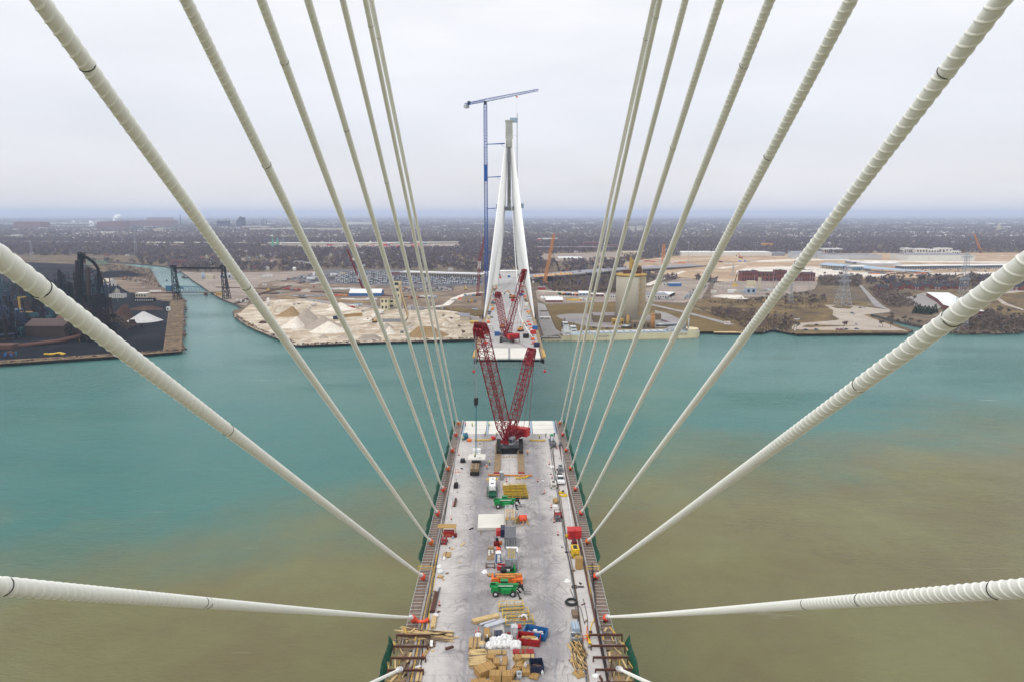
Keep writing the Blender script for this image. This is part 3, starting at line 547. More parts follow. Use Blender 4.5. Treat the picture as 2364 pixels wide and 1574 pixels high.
# far stays
mat('farstay', (.86, .86, .84), .45, .05)
for s, sd in ((-1, 'left'), (1, 'right')):
    for i in range(17):
        y = 473 + i * 14.2; o = MB().tube([(0, 0, 0), (-s * 7.1, (TY - y) * .5, (205 - i * 3.4 - fz(y)) * .5 - .8), (-s * 14.4, TY - y - 2, 205 - i * 3.4 - fz(y))], .44, 0, 7).build('stay_cable', 'farstay', None, (s * 17.6, y, fz(y)))
        tag(o, 'thin white stay in the tight fan on the %s side of the far tower' % sd, 'cable', 'stays of the far tower, %s fan' % sd)
A = Vector((1.5, 716, 147)); pts = [A, at(1185, 520, 640), at(1190, 600, 560), at(1195, 660, 500), at(1199, 722, 450), fk(1212, 752, 3), fk(1226, 774, .6), fk(1230, 778, .3)]
sp = []
for a, b, c_, d_ in zip([pts[0]] + pts[:-2], pts[:-1], pts[1:], pts[2:] + [pts[-1]]):
    for k in range(5):
        q = k / 5; sp.append(.5 * ((2 * b) + (c_ - a) * q + (2 * a - 5 * b + 4 * c_ - d_) * q * q + (3 * b - a - 3 * c_ + d_) * q ** 3))
one(MB().tube(sp + [pts[-1]], .3, 0, 8), 'slack_stay_cable', 'white', 'single slack white stay cable being hoisted, hanging between the far tower legs', 'cable')
# blue tower crane beside the far tower
bx_, by_ = at(1121.5, 400, 726).x, 726
tc_ = thing('tower_crane', 'tall blue tower crane with a lattice jib beside the white bridge tower', 'tower crane', (bx_, by_, 3))
MB().lattice((0, 0, 0), (0, 0, 236), 3.0, 3.0, 78, .34, 0, .2).build('mast', 'craneblue', tc_)
MB().box(0, 0, 160, 3.9, 3.9, 16).box(0, 0, 176.4, 4.6, 4.6, .4).build('climbing_frame', 'craneblue', tc_)
MB().box(0, 0, 236, 3.0, 3.0, 3).box(0, -1.9, 237, 1.6, 1.6, 2.2, 1).build('slewing_unit', ['navy', 'glass'], tc_)
jd = Vector((46.5, -47, 1.2)).normalized(); MB().lattice(Vector((0, 0, 240)), Vector((0, 0, 240)) + jd * 73, 2.6, 1.5, 26, .15, 0, .1).build('jib', 'craneblue', tc_)
MB().lattice(Vector((0, 0, 240)), Vector((0, 0, 240)) - jd * 31, 2.2, 1.8, 12, .22, 0, .14).box(-jd.x * 29, -jd.y * 29, 235.5, 4.2, 4.2, 3.2, 1, math.atan2(jd.y, jd.x)).box(-jd.x * 25, -jd.y * 25, 238.5, 3, 3, 3.4, 2).build('counter_jib', ['craneblue', 'lightgrey', 'navy'], tc_)
tr = jd * 45; MB().box(tr.x, tr.y, 237.8, 1.8, 1.8, 1.1).build('trolley', 'orange', tc_); MB().bar(tr + Vector((0, 0, 238)), tr + Vector((0, 0, 219)), .06).build('hoist_rope', 'lightgrey', tc_)
for z, x1 in ((87, 8.5), (132, 12.8), (164, 17), (197, 20.8)):
    MB().bar((1, 0, z), (x1, -3, z + .8), .5).bar((1, 0, z), (x1, 3, z + .8), .5).bar((x1 - 6, -3, z + .4), (x1, -3, z - 4), .2).build('tie_brace', 'craneblue', tc_)
one(MB().lattice((0, 0, 0), (0, 0, 152), .9, .9, 90, .1, 0, .08).box(-3.5, 0, 143, 8, 2.4, 4.5, 1).bar((-8, 0, 130), (0, 0, 130), .12).bar((-6, 0, 118), (0, 0, 118), .12).bar((-4, 0, 100), (0, 0, 100), .12), 'hoist_mast', ['steel', 'bluegrey'], 'slim grey lattice hoist mast with a cage beside the tower head', 'hoist', (at(1194, 300, 722).x, 722, 78))
# ================================================================ crawler cranes
def crawler(name, label, org, head, boom_to, mast_to, ck, hook=None):
    t = thing(name, label, 'crane', org)
    for x in (-3.45, 3.45):
        mb = MB(); pr = []
        for k in range(24):
            a = 2 * math.pi * k / 24; yy = 4.2 * (1 if math.cos(a) > .01 else -1 if math.cos(a) < -.01 else 0) + math.cos(a) * .75; pr.append((yy, .8 + .78 * math.sin(a)))
        vs = [(x - .65, a, b) for a, b in pr] + [(x + .65, a, b) for a, b in pr]
        mb.add(vs, [(i, (i + 1) % 24, 24 + (i + 1) % 24, 24 + i) for i in range(24)] + [tuple(range(23, -1, -1)), tuple(range(24, 48))], 0)
        for yy in np.arange(-4.4, 4.5, .55): mb.box(x, yy, 1.57, 1.36, .3, .07)
        mb.build('crawler_track', 'rubber', t)
    MB().box(0, 0, .7, 5.6, 3.4, 1.1).box(0, 0, 1.75, 2.6, 2.6, .7).build('car_body', 'midgrey', t)
    up_ = bpy.data.objects.new('upper_works', None); COL.objects.link(up_); up_.location = (0, 0, 2.4); hd = math.atan2(head[1], head[0]); up_.rotation_euler = (0, 0, hd)
    inv = Matrix.Rotation(-hd, 3, 'Z')
    def loc(p): return inv @ (Vector(p) - Vector(org) - Vector((0, 0, 2.4)))
    mb = MB(); mb.box(-1.5, 0, 0, 9.5, 3.0, 1.0)
    for s in (-1, 1): mb.box(-2.2, s * 1.3, 1.0, 5.6, .7, 1.3)
    for x in (-4, -2.4, -.8, .8): mb.bar((x, -.95, 1.7), (x, .95, 1.7), .55, 1, 10)
    for s in (-1, 1):
        for x in (-5.5, -3, -.5, 2): mb.bar((x, s * 1.75, 1), (x, s * 1.75, 2.6), .05)
        mb.bar((-6, s * 1.75, 2.6), (3, s * 1.75, 2.6), .05); mb.bar((-6, s * 1.75, 1.8), (3, s * 1.75, 1.8), .05)
    mb.build('machinery_deck', [ck, 'darkrust'], up_)
    MB().box(2.5, 2.05, .2, 2.2, 1.3, 2.1, 0, 0, .9).box(3.62, 2.05, .75, .06, 1.1, 1.2, 1).box(2.5, 2.71, .8, 1.7, .06, 1.1, 1).build('cab', ['grey', 'glass'], up_)
    for k, s in enumerate((-1, 1)): MB().box(-6.4, s * 1.75, .1, 2.5, 3.2, 2.5).box(-6.4, s * 1.75, 2.6, 2.3, 3, .12).build('counterweight', 'brightred', up_)
    bt, mt = loc(boom_to), loc(mast_to); bf, mf = Vector((2.0, 0, .9)), Vector((.6, 0, 1.2)); sd = Vector((0, 1, 0))
    b1 = bf + (bt - bf) * .14; b2 = bf + (bt - bf) * .93
    for tgt in (bt,):
        sdv = (sd - (bt - bf).normalized() * sd.dot((bt - bf).normalized())).normalized()
        mb = MB(); mb.lattice(bf, b1, 1.3, 3.1, 4, .17, 0, .1, sdv).lattice(b1, b2, 3.1, 3.1, 15, .17, 0, .09, sdv)
        dd = (bt - bf).normalized(); nn = sdv.cross(dd)
        for e in np.linspace(.16, .9, 24):
            pass
        mb.bar(b1 + nn * 1.2 * 0, b2, .13); mb.bar(b1 + sdv * .5 + nn * 1.55, b2 + sdv * .5 + nn * 1.55, .1); mb.build('boom', ck, up_)
        mb = MB(); mb.lattice(b2, bt, 3.1, 2.6, 3, .24, 0, .2, sdv)
        for a in (-1.2, -.4, .4, 1.2): mb.bar(bt + sdv * a - sdv * .12, bt + sdv * a + sdv * .12, 1.05, 1, 12)
        mb.bar(bt - sdv * 1.6, bt + sdv * 1.6, .3, 0, 8); mb.bar(b2 + nn, bt + nn * 1.6, .4); mb.bar(b2 + nn - sdv, bt + nn * 1.6 - sdv, .4); mb.bar(b2 + nn + sdv, bt + nn * 1.6 + sdv, .4); mb.build('boom_head', [ck, 'darkred'], up_)
    m1 = mf + (mt - mf) * .2; m2 = mf + (mt - mf) * .82; sdm = (sd - (mt - mf).normalized() * sd.dot((mt - mf).normalized())).normalized()
    MB().lattice(mf, m1, 1.4, 2.5, 3, .14, 0, .09, sdm).lattice(m1, m2, 2.5, 2.5, 11, .14, 0, .08, sdm).bar(m1, m2, .1).build('mast', ck, up_)
    mb = MB().lattice(m2, mt, 2.5, 2.0, 3, .2, 0, .18, sdm)
    for a in (-.8, -.27, .27, .8): mb.bar(m2 + sdm * a, mt + sdm * a, .36, 0, 5)
    mb.bar(mt - sdm * 1.3, mt + sdm * 1.3, .5, 0, 8); mb.build('mast_head', [ck], up_)
    cwt = Vector((-8.2, 0, .4)); mb = MB()
    for s in (-1, 1): mb.bar(mt + sdm * s, cwt + Vector((0, s * 2.6, 1.0)), .08); mb.bar(mt + sdm * s * .6, cwt + Vector((2, s * 1.6, 1.0)), .06); mb.bar(mt + sdm * s * .8, bt + sdv * s * .8, .05)
    mb.bar(mt, Vector((-3.5, 0, 1.5)), .07); mb.build('pendant', ck, up_)
    mb = MB().bar((-3, 1.2, .7), (-8.6, 2.8, .7), .28).bar((-3, -1.2, .7), (-8.6, -2.8, .7), .28).bar((-8.6, -2.9, .7), (-8.6, 2.9, .7), .3).lattice((-1, -1.4, 2), (-8, -2.6, 1.6), 1, 1, 6, .09).lattice((-1, 1.4, 2), (-8, 2.6, 1.6), 1, 1, 6, .09)
    for s in (-1, 1): mb.bar((2, s * 1.2, 1.1), m1 + sdm * s * .8, .2); mb.bar((-2, s * 1.3, 1.2), m1 + sdm * s, .16); mb.bar((0, s * 1.7, 1), b1 + sdv * s, .14)
    mb.build('backhitch_frame', ck, up_)
    MB().box(-7.9, 0, -.1, 1.4, 5.6, .4).box(-7.9, 2.2, .3, 1.3, 1.2, .9).build('ballast_tray', 'darkred', up_)
    if hook:
        tip, ht, low = loc(boom_to), loc(hook[0]), loc(hook[1]); mb = MB()
        for a in (-.32, 0, .32): mb.bar((ht.x + a, ht.y + a, tip.z - .5), (ht.x + a, ht.y + a, ht.z + .9), .055)
        mb.build('hoist_rope', 'grey', up_); MB().box(ht.x, ht.y, ht.z - .6, 1.0, .8, 2.0).bar((ht.x, ht.y, ht.z - 1.3), (ht.x, ht.y, ht.z - .6), .2, 0, 6).build('hook_block', 'black', up_)
        for a in (-1, 1): MB().bar((ht.x, ht.y, ht.z - 1.2), (low.x + a * .5, low.y, low.z), .1).build('sling', 'teal', up_)
    for ch in list(up_.children): ch.parent = t; ch.location = (0, 0, 2.4); ch.rotation_euler = (0, 0, hd)
    bpy.data.objects.remove(up_)
    return t
mat('darkred', (.16, .008, .01), .5, .3)
cy = 203.0; ang = Vector((-8.5, -17)).normalized()
bh = at(1107, 752, 184); crawler('crawler_crane', 'red lattice crawler crane on timber mats at the tip of the nearer deck', (.15, cy, dz(cy) + .35), ang, bh, at(1228, 806, 212), 'cranered', (at(1099, 929, 184), at(1099, 1048, 184)))
cy = 379.0; crawler('crawler_crane', 'red lattice crawler crane with two raised booms on the far deck', (-1.2, cy, fz(cy) + .1), Vector((-.55, .83)), at(1149, 678, 404), at(1211, 624, 366), 'cranered')
for x in (-3.45, 3.4):
    t = thing('timber_mat', 'long worn timber mat strip under the %s track of the near crawler crane' % ('left' if x < 0 else 'right'), 'timber mat', (x, 184, dz(184)), 0, 'timber mats under the near crane'); mb = MB()
    for k in range(5): sl(mb, -.92 + k * .37, -.58 + k * .37, 0, 25, .3, .01, s=lambda y: SL * y)
    mb.build('beams', 'mat_timber', t); sl(MB(), -.95, .95, -.5, -.02, .34, .01, s=lambda y: SL * y).build('end_plate', 'red', t)
mb = MB(); sl(mb, -2.4, 2.4, 199, 207, .06, .01); one(mb, 'crane_black_sheet', 'black', 'flat black sheet on the deck between the near crane tracks', 'steel sheet')  # thin black sheet lying flat between the crane tracks
mb = MB()
for k in range(6): mb.box(-2.1 + k * .84, 0, 0, .42, .18, .14, 0); mb.box(-1.68 + k * .84, 0, 0, .42, .18, .14, 1)
one(mb, 'hazard_bar', ['yellow', 'black'], 'yellow and black striped bar across the deck behind the near crane', 'hazard bar', (0, 196.5, dz(196.5)))
# ================================================================ things on the near deck
def D(px, py, h=0.0): return dk(px, py, h)
def put(mb, name, mats, label, cat, px, py, rz=0, group=None, h=0.0): return one(mb, name, mats, label, cat, D(px, py, h), rz, group)
def part_thing(name, label, cat, px, py, rz=0, group=None, fn=D): return thing(name, label, cat, fn(px, py), rz, group)
# --- people
def body_mesh(pose, mats):
    J = {'pelvis': (0, 0, .95), 'waist': (0, 0, 1.1), 'chest': (0, .0, 1.32), 'neck': (0, 0, 1.5), 'head': (0, .02, 1.6), 'crown': (0, .01, 1.74)}
    Rr = {'pelvis': .15, 'waist': .145, 'chest': .17, 'neck': .065, 'head': .1, 'crown': .085}; E = [('pelvis', 'waist'), ('waist', 'chest'), ('chest', 'neck'), ('neck', 'head'), ('head', 'crown')]
    st = {'stand': (.02, .0), 'walk': (.26, .3), 'bend': (.1, .2)}[pose]
    for s, n_ in ((-1, 'l'), (1, 'r')):
        k = s * st[0]
        for nm, p, r in (('hip', (s * .1, 0, .9), .115), ('knee', (s * .12, k * .55 + .03, .5), .075), ('ankle', (s * .12, k - .03, .1), .055), ('toe', (s * .13, k + .15, .045), .045),
                         ('shoulder', (s * .2, 0, 1.42), .075), ('elbow', (s * .3, -k * .5, 1.14), .052), ('wrist', (s * .29, .16 - k * .6 + st[1] * .3, .96 + st[1] * .35), .036), ('palm', (s * .285, .21 - k * .6 + st[1] * .3, .9 + st[1] * .36), .034)):
            J[n_ + nm] = p; Rr[n_ + nm] = r
        E += [('pelvis', n_ + 'hip'), (n_ + 'hip', n_ + 'knee'), (n_ + 'knee', n_ + 'ankle'), (n_ + 'ankle', n_ + 'toe'), ('chest', n_ + 'shoulder'), (n_ + 'shoulder', n_ + 'elbow'), (n_ + 'elbow', n_ + 'wrist'), (n_ + 'wrist', n_ + 'palm')]
        w_ = Vector(J[n_ + 'palm'])
        for q in range(4):
            J[n_ + 'f%d' % q] = tuple(w_ + Vector((-.024 + q * .016, .05 + .01 * (q in (1, 2)), -.065 - .012 * (q in (1, 2))))); Rr[n_ + 'f%d' % q] = .009; E.append((n_ + 'palm', n_ + 'f%d' % q))
        J[n_ + 'th'] = tuple(w_ + Vector((-s * .05, .04, -.01))); Rr[n_ + 'th'] = .01; E.append((n_ + 'palm', n_ + 'th'))
    if pose == 'bend':
        for kx in list(J):
            x, y, z = J[kx]
            if z > .93 and 'hip' not in kx and kx != 'pelvis' or 'wrist' in kx or 'palm' in kx or kx[1:3] in ('f0', 'f1', 'f2', 'f3', 'th'):
                dz_, a = z - .93, .6; J[kx] = (x, y * math.cos(a) + dz_ * math.sin(a), .93 + dz_ * math.cos(a) - y * math.sin(a))
    ks = list(J); me = bpy.data.meshes.new('body'); me.from_pydata([J[k] for k in ks], [(ks.index(a), ks.index(b)) for a, b in E], []); me.update()
    o = bpy.data.objects.new('tmp', me); COL.objects.link(o); o.modifiers.new('s', 'SKIN'); sub = o.modifiers.new('u', 'SUBSURF'); sub.levels = 1; sub.render_levels = 1
    for i, k in enumerate(ks): me.skin_vertices[0].data[i].radius = (Rr[k], Rr[k]); me.skin_vertices[0].data[i].use_root = k == 'pelvis'
    dg = bpy.context.evaluated_depsgraph_get(); r = bpy.data.meshes.new_from_object(o.evaluated_get(dg)); bpy.data.objects.remove(o)
    r.materials.clear()
    for m in mats: r.materials.append(M[m])
    for f in r.polygons:
        c = f.center; z = c.z; hand = abs(c.x) > .24 and z < 1.02 or abs(c.x) > .33
        f.material_index = 3 if z < .13 else 2 if z < .93 else 0 if z < 1.52 and not hand else 1; f.use_smooth = True
    return r
_pm = {}
def person(loc, rz, vest, pose, label, helmet='white'):
    k = (vest, pose)
    if k not in _pm: _pm[k] = body_mesh(pose, [vest, 'skin', 'denim', 'black'])
    o = bpy.data.objects.new('person', _pm[k]); COL.objects.link(o); o.location = loc; o.rotation_euler = (0, 0, rz); tag(o, label, 'person', 'workers on the bridge')
    hc = (0, .45, 1.5) if pose == 'bend' else (0, .02, 1.66); z = hc[2]
    MB().lathe([(.135, z), (.14, z + .03), (.12, z + .1), (.07, z + .15), (.01, z + .165)], hc[0], hc[1], 0, 10).box(hc[0], hc[1] + .13, z, .2, .12, .02).build('helmet', helmet, o)
    mb = MB()
    if pose != 'bend':
        for zz in (1.08, 1.28): mb.lathe([(.176, zz), (.18, zz + .025), (.176, zz + .05)], 0, 0, 0, 10)
        mb.build('reflective_band', 'lightgrey', o)
    return o
for (px, py, rz, v, ps, lb) in ((1074.5, 984, .5, 'vestorange', 'stand', 'worker in orange overalls standing on the white tip panels, leftmost of the three'), (1090.5, 984.5, 2.6, 'vestyellow', 'stand', 'worker in a yellow vest on the white tip panels beside the orange worker'),
    (1129, 984, 0, 'vestyellow', 'walk', 'worker in a yellow vest at the far deck edge left of the crane boom'), (1120, 1006, 1.4, 'vestyellow', 'stand', 'worker with a yellow vest left of the crane on the last row of tip panels'), (1147, 1006.5, 2.9, 'vestyellow', 'bend', 'worker in yellow bending right in front of the crane boom foot'),
    (1245, 1012.5, 3.3, 'vestyellow', 'walk', 'worker in a yellow vest standing right of the red crane counterweight'), (1260, 1010, 1.0, 'denim', 'stand', 'worker in dark clothes near the right corner of the tip panels'), (1280, 1008, .4, 'denim', 'walk', 'worker in dark clothes beside the right kerb at the tip'),
    (1068, 1017.5, 4.0, 'vestyellow', 'bend', 'worker in yellow bending by the blue compressor at the left kerb'), (1130.5, 1073.5, 1.8, 'vestyellow', 'stand', 'worker in a yellow vest right of the white suspended panel'), (1123.7, 1084, 2.7, 'vestorange', 'walk', 'worker in orange walking behind the loaded flatbed truck'),
    (1217.8, 1050.5, .3, 'vestorange', 'stand', 'worker in an orange vest alone right of the crane track')):
    person(D(px, py), rz, v, ps, lb)
person(D(1097, 1056, 2.9), 0, 'vestyellow', 'stand', 'worker in yellow standing on top of the white panel under the crane hook')
for k, (px, py, v, lb) in enumerate(((1221, 778, 'vestyellow', 'worker in yellow on the far deck beside the slack cable end'), (1138, 789, 'denim', 'dark clothed worker near the left front of the far deck'), (1199, 789, 'denim', 'dark clothed worker at the far deck front near the middle right'), (1234, 787, 'vestyellow', 'worker in yellow near the right front corner of the far deck'), (1138, 762, 'denim', 'dark clothed worker left of the far crane'))):
    person(fk(px, py), k, v, 'stand', lb)
# --- generic builders
def toilet(px, py, body, roof, label, rz=0.0):
    t = part_thing('portable_toilet', label, 'toilet', px, py, rz)
    MB().box(0, 0, .12, 1.1, 1.1, 2.05).box(0, 0, 0, 1.2, 1.2, .12).box(.45, -.56, .2, .08, .04, 1.95).box(-.45, -.56, .2, .08, .04, 1.95).build('cabin', body, t)
    MB().box(0, 0, 2.17, 1.2, 1.2, .08).box(0, 0, 2.25, 1.1, 1.1, .22, 0, 0, .55, .55).bar((.35, .35, 2.2), (.35, .35, 2.6), .06, 0, 6).build('roof', roof, t)
    MB().box(0, -.565, .2, .72, .05, 1.8).box(.25, -.6, 1.05, .1, .04, .1, 1).build('door', ['white' if body in ('blue',) else body, 'black'], t); return t
toilet(1273.5, 1018.5, 'blue', 'green', 'blue portable toilet with a green roof by the right kerb near the deck tip'); toilet(1158, 1106, 'grey', 'lightgrey', 'grey portable toilet beside the orange spreader bar', .1)
toilet(1150.5, 1296, 'blue', 'white', 'blue portable toilet with a white door and roof beside the grey container', .15); toilet(1187, 1470, 'lightgrey', 'lightgrey', 'pale grey portable toilet beside the red and blue skips', .1)
def generator(px, py, rz, c1, c2, label, sx=1.5, sy=2.6, sz=1.4, cat='generator'):
    t = part_thing('generator', label, cat, px, py, rz)
    MB().box(0, 0, .25, sx, sy, sz, 0, 0, .94, .96).box(0, 0, .05, sx * .9, sy * 1.05, .2).build('housing', c1, t)
    mb = MB().box(0, 0, sz + .24, sx * .5, sy * .6, .05).bar((sx * .2, sy * .3, sz + .2), (sx * .2, sy * .3, sz + .55), .07, 0, 6)
    for z in (.5, .7, .9): mb.box(0, -sy / 2 * .995, z, sx * .7, .06, .08)
    mb.build('vent_panel', c2, t)
    for a in (-1, 1):
        for b in (-.5, .5): MB().wheel(a * sx * .5, b * sy, .25, .25, .16, 'x', 0).build('wheel', 'rubber', t)
    MB().bar((0, sy / 2, .3), (0, sy / 2 + .9, .25), .05).build('tow_bar', 'black', t); return t
generator(1075, 1012.5, .2, 'teal', 'navy', 'dark blue compressor beside the left kerb near the tip', 1.6, 2.2, 1.5, 'compressor')
generator(1277.5, 1030, .1, 'midgrey', 'black', 'dark grey compressor behind the blue toilet at the right kerb'); generator(1294, 1029.5, 0, 'midgrey', 'black', 'small black pump against the right kerb near the tip', .9, 1.3, .9, 'pump')
generator(1294, 1087, 0, 'grey', 'black', 'dark grey generator in front of the white pickup truck', 1.4, 2.4, 1.3); generator(1277.5, 1124, .1, 'wallwhite', 'black', 'pale tow-behind generator left of the white pickup truck', 1.5, 2.0, 1.3)
generator(1327.5, 1281, .05, 'yellow', 'black', 'yellow and black generator next to the tall plywood box', 1.7, 2.6, 1.7); generator(1287, 1201, .1, 'midgrey', 'black', 'grey generator box below the red pipe rack', 1., 1.2, .9)
generator(1026, 1253, -.1, 'red', 'midgrey', 'red and grey welding machine by the left kerb below the plywood shed', 1.1, 1.5, 1., 'welder'); generator(1326, 1258, .1, 'darkred', 'black', 'dark red welding machine below the red shed', 1.0, 1.4, 1., 'welder')
def crate(px, py, sx, sy, sz, m, label, name='crate', cat='crate', rz=0.0, op=False, fill=None, h=0.0, group=None):
    t = thing(name, label, cat, D(px, py, h), rz, group)
    if op:
        mb = MB()
        for a, b, c_, d_ in ((0, -sy / 2 + .04, sx, .08), (0, sy / 2 - .04, sx, .08), (-sx / 2 + .04, 0, .08, sy - .17), (sx / 2 - .04, 0, .08, sy - .17)): mb.box(a, b, .08, c_, d_, sz)
        for k in np.linspace(-.42, .42, 5): mb.box(k * sx, -sy / 2 - .03, .1, .07, .06, sz); mb.box(k * sx, sy / 2 + .03, .1, .07, .06, sz)
        mb.build('side', m, t); MB().box(0, 0, 0, sx, sy, .12).build('floor', m, t)
        if fill:
            mb = MB()
            for k in range(9): mb.box(rnd.uniform(-.36, .36) * sx, rnd.uniform(-.3, .3) * sy, .12, sx * rnd.uniform(.12, .4), sy * rnd.uniform(.1, .3), sz * rnd.uniform(.4, .8), k % len(fill), rnd.uniform(-.3, .3))
            mb.build('contents', list(fill), t)
    else:
        MB().box(0, 0, .1, sx, sy, sz - .1).build('box', m, t); mb = MB()
        for k in (-.38, 0, .38): mb.box(k * sx, 0, 0, .12, sy, .1); mb.box(k * sx, 0, sz, .06, sy, .02)
        mb.build('battens', 'oldwood', t)
    return t
crate(1237, 1467, 4.0, 2.1, 1.25, 'blue', 'open blue steel skip with white rubble inside', 'skip', 'skip', -.32, True, ('white', 'lightgrey')); crate(1221, 1482, 4.0, 2.1, 1.25, 'red', 'open dark red skip full of timber offcuts', 'skip', 'skip', -.18, True, ('wood', 'paleboard', 'white'))
crate(1083.5, 1018, 1.5, 1.2, .8, 'orange', 'orange steel toolbox beside the dark blue compressor', 'toolbox', 'toolbox', .05); crate(1151, 1469, 1.5, 1.3, .9, 'navy', 'black box among the white bulk bags', 'toolbox', 'toolbox', .1)
crate(1238.5, 1545, 2.2, 2.2, 1.3, 'navy', 'black open topped bin beside the brown boxes', 'bin', 'bin', .1, True, ('black', 'rust')); crate(1152, 1233, 1.3, 1.6, 1.3, 'brightred', 'small red cabinet left of the grey container', 'cabinet', 'cabinet'); crate(1161, 1234, 1.1, 2.6, 1.9, 'navy', 'dark blue cabinet between the red cabinet and grey container', 'cabinet', 'cabinet')
crate(1157, 1313, 1.6, 1.2, .9, 'brightred', 'red crate with blue and white drums in front of the blue toilet', 'crate', 'crate', -.1, True, ('blue', 'white')); crate(1336.5, 1311, 1.45, 1.1, 2.6, 'plywood', 'tall brown plywood box at the right kerb', 'box', 'box', .03)
crate(1328, 1452, 1.4, 2.2, .9, 'bluegrey', 'silver ribbed toolbox on the right side of the deck', 'toolbox', 'toolbox', .03); crate(1327, 1420, 1.1, 2.0, .7, 'oldwood', 'brown wooden bench box above the silver toolbox', 'box', 'box', .03)
crate(1330, 1477, 1.9, 1.6, .9, 'steel', 'wire mesh cage of clamps below the silver toolbox', 'cage', 'cage', .05, True, ('rust', 'steel', 'wood')); crate(1124.5, 1468, 1.1, 2.4, 1.0, 'carton', 'narrow brown wooden crate behind the bulk bags', 'crate', 'crate', .05)
for k, (px, py, sx, sy, sz, rz, h, lb) in enumerate(((1093.5, 1504, .9, 1.0, .7, .1, 0, 'pair of small brown boxes above the timber stacks'), (1120, 1556, 3.6, 2.4, 1.6, .55, 0, 'largest brown carton block lying askew on the left of the box pile'), (1147, 1540, 1.3, 1.8, 1.5, 0, 0, 'brown box with a yellow frame on top, upper middle of the pile'), (1165, 1538, 1.1, 2.6, 1.3, -.1, 0, 'long narrow brown carton standing upright in the box pile'),
    (1144, 1578, 2.2, 1.7, 2.3, -.05, 0, 'tall double brown carton at the bottom left of the box pile'), (1170, 1578, 1.9, 1.7, 2.2, .05, 0, 'tall brown carton at the bottom, right of the double one'), (1183, 1562, 1.2, 2.8, .9, -.4, 0, 'brown carton leaning right of the bottom cartons'), (1198, 1538, 1.6, 3.0, .35, -.5, .4, 'open slatted brown tray tilted in the middle of the pile'),
    (1214, 1551, 1.6, 2.6, .9, 0, 0, 'brown carton under the white jug near the black bin'), (1106, 1583, 2.8, 2.0, .9, .2, 0, 'flat brown carton at the bottom left edge of the pile'), (1212, 1497, 1.5, 1.1, .3, 0, 0, 'small olive brown box below the red skip'), (1233, 1562, 1.7, 1.6, .4, -.35, 0, 'low yellow pallet with brown boxes near the black bin'), (1128, 1592, 2.2, 1.8, 1.5, .1, 0, 'brown carton in the lowest row, left of the tall pair'), (1190, 1594, 1.8, 1.9, 1.4, -.1, 0, 'brown carton in the lowest row, right of the tall pair'), (1093, 1596, 1.9, 1.6, 1.0, .3, 0, 'brown carton in the lowest row at the left corner of the pile'), (1160, 1561, 1.4, 1.6, 1.6, .05, 0, 'brown carton wedged between the two tall front cartons'), (1196, 1526, 1.5, 1.2, 1.0, .4, 0, 'brown carton at the top of the pile below the yellow boards'), (1134, 1524, 1.6, 1.4, 1.1, -.2, 0, 'brown carton above the large askew carton block'))):
    crate(px, py, sx * .84, sy * .84, sz * .9, 'carton' if k not in (10,) else 'mat_timber', lb, 'carton', 'carton', rz, k in (7,), ('carton', 'wood') if k == 7 else None, h, 'brown cartons at the bottom of the view')
def lumber(px, py, ln, wd, ht, rz, m, label, loose=0, name='lumber_stack', cat='lumber', h=0.0):
    mb = MB(); nx = max(2, int(wd / .22)); nz = max(1, int(ht / .12)); r_ = random.Random(label)
    for k in range(nz):
        for i in range(nx): mb.box((i - (nx - 1) / 2) * wd / nx + r_.gauss(0, loose * .1), r_.gauss(0, .04 + loose * .4), .06 + k * .125, wd / nx * .9, ln * r_.uniform(.9, 1), .115, 0 if r_.random() < .8 else 1, r_.gauss(0, loose * .12))
    for a in (-.33, .33): mb.box(0, a * ln, 0, wd, .12, .06, 1)
    return put(mb, name, [m, 'oldwood'], label, cat, px, py, rz, None, h)
R90 = math.pi / 2
lumber(1121, 1430, 5.2, 1.1, .55, -1.18, 'paleboard', 'stack of long yellow timber beams lying slantwise'); lumber(1145, 1441, 4.6, 1.0, .4, -1.08, 'alu', 'bundle of silver aluminium beams below the yellow timber beams', 0, 'beam_stack', 'beams'); lumber(1127, 1437, 3.4, .5, .25, -1.05, 'alu', 'smaller bundle of silver beams beside the timber beams', 0, 'beam_stack', 'beams')
lumber(1096, 1487, 3.0, 2.0, .5, 0, 'wood', 'pallet of brown boards left of the bulk bags'); lumber(1106, 1508, 1.4, 3.4, .35, .03, 'wood', 'low stack of pale brown planks below the bulk bags, left'); lumber(1145, 1507, 1.2, 3.6, .25, -.02, 'wood', 'low stack of planks below the bulk bags, middle')
lumber(1104, 1523, 2.8, 4.2, .6, R90 + .05, 'paleboard', 'yellow board stack with sawn ends above the big carton', .3); lumber(1208, 1510, 1.2, 3.6, .6, .02, 'red', 'stack of reddish boards at the upper right of the box pile'); lumber(1208, 1518, 1.3, 3.6, .5, -.02, 'paleboard', 'stack of yellow boards at the upper right of the box pile')
lumber(1032, 1281, 2.2, 1.6, .35, -.05, 'wood', 'pallet of yellow planks on the left lane'); lumber(1001.5, 1437, 4.0, .8, .5, .0, 'paleboard', 'yellow boards beside the left kerb'); lumber(992, 1483, 2.8, 1.6, .3, .35, 'oldwood', 'brown boards lying loose below the left timber heap', .8); lumber(986, 1503, 3.0, .6, .2, -.3, 'wood', 'short tan boards at the left deck edge', .4)
lumber(984, 1466, 9.5, 2.4, .4, R90 - .08, 'paleboard', 'heap of long yellow boards thrown across the left deck edge', 1.2); lumber(1327, 1506, 5.2, 1.2, .35, .05, 'paleboard', 'long yellow boards at the lower right of the deck', .9); lumber(1339, 1503, 2.6, 1.4, .6, .3, 'wood', 'short heap of wood offcuts at the lower right', 1.6)
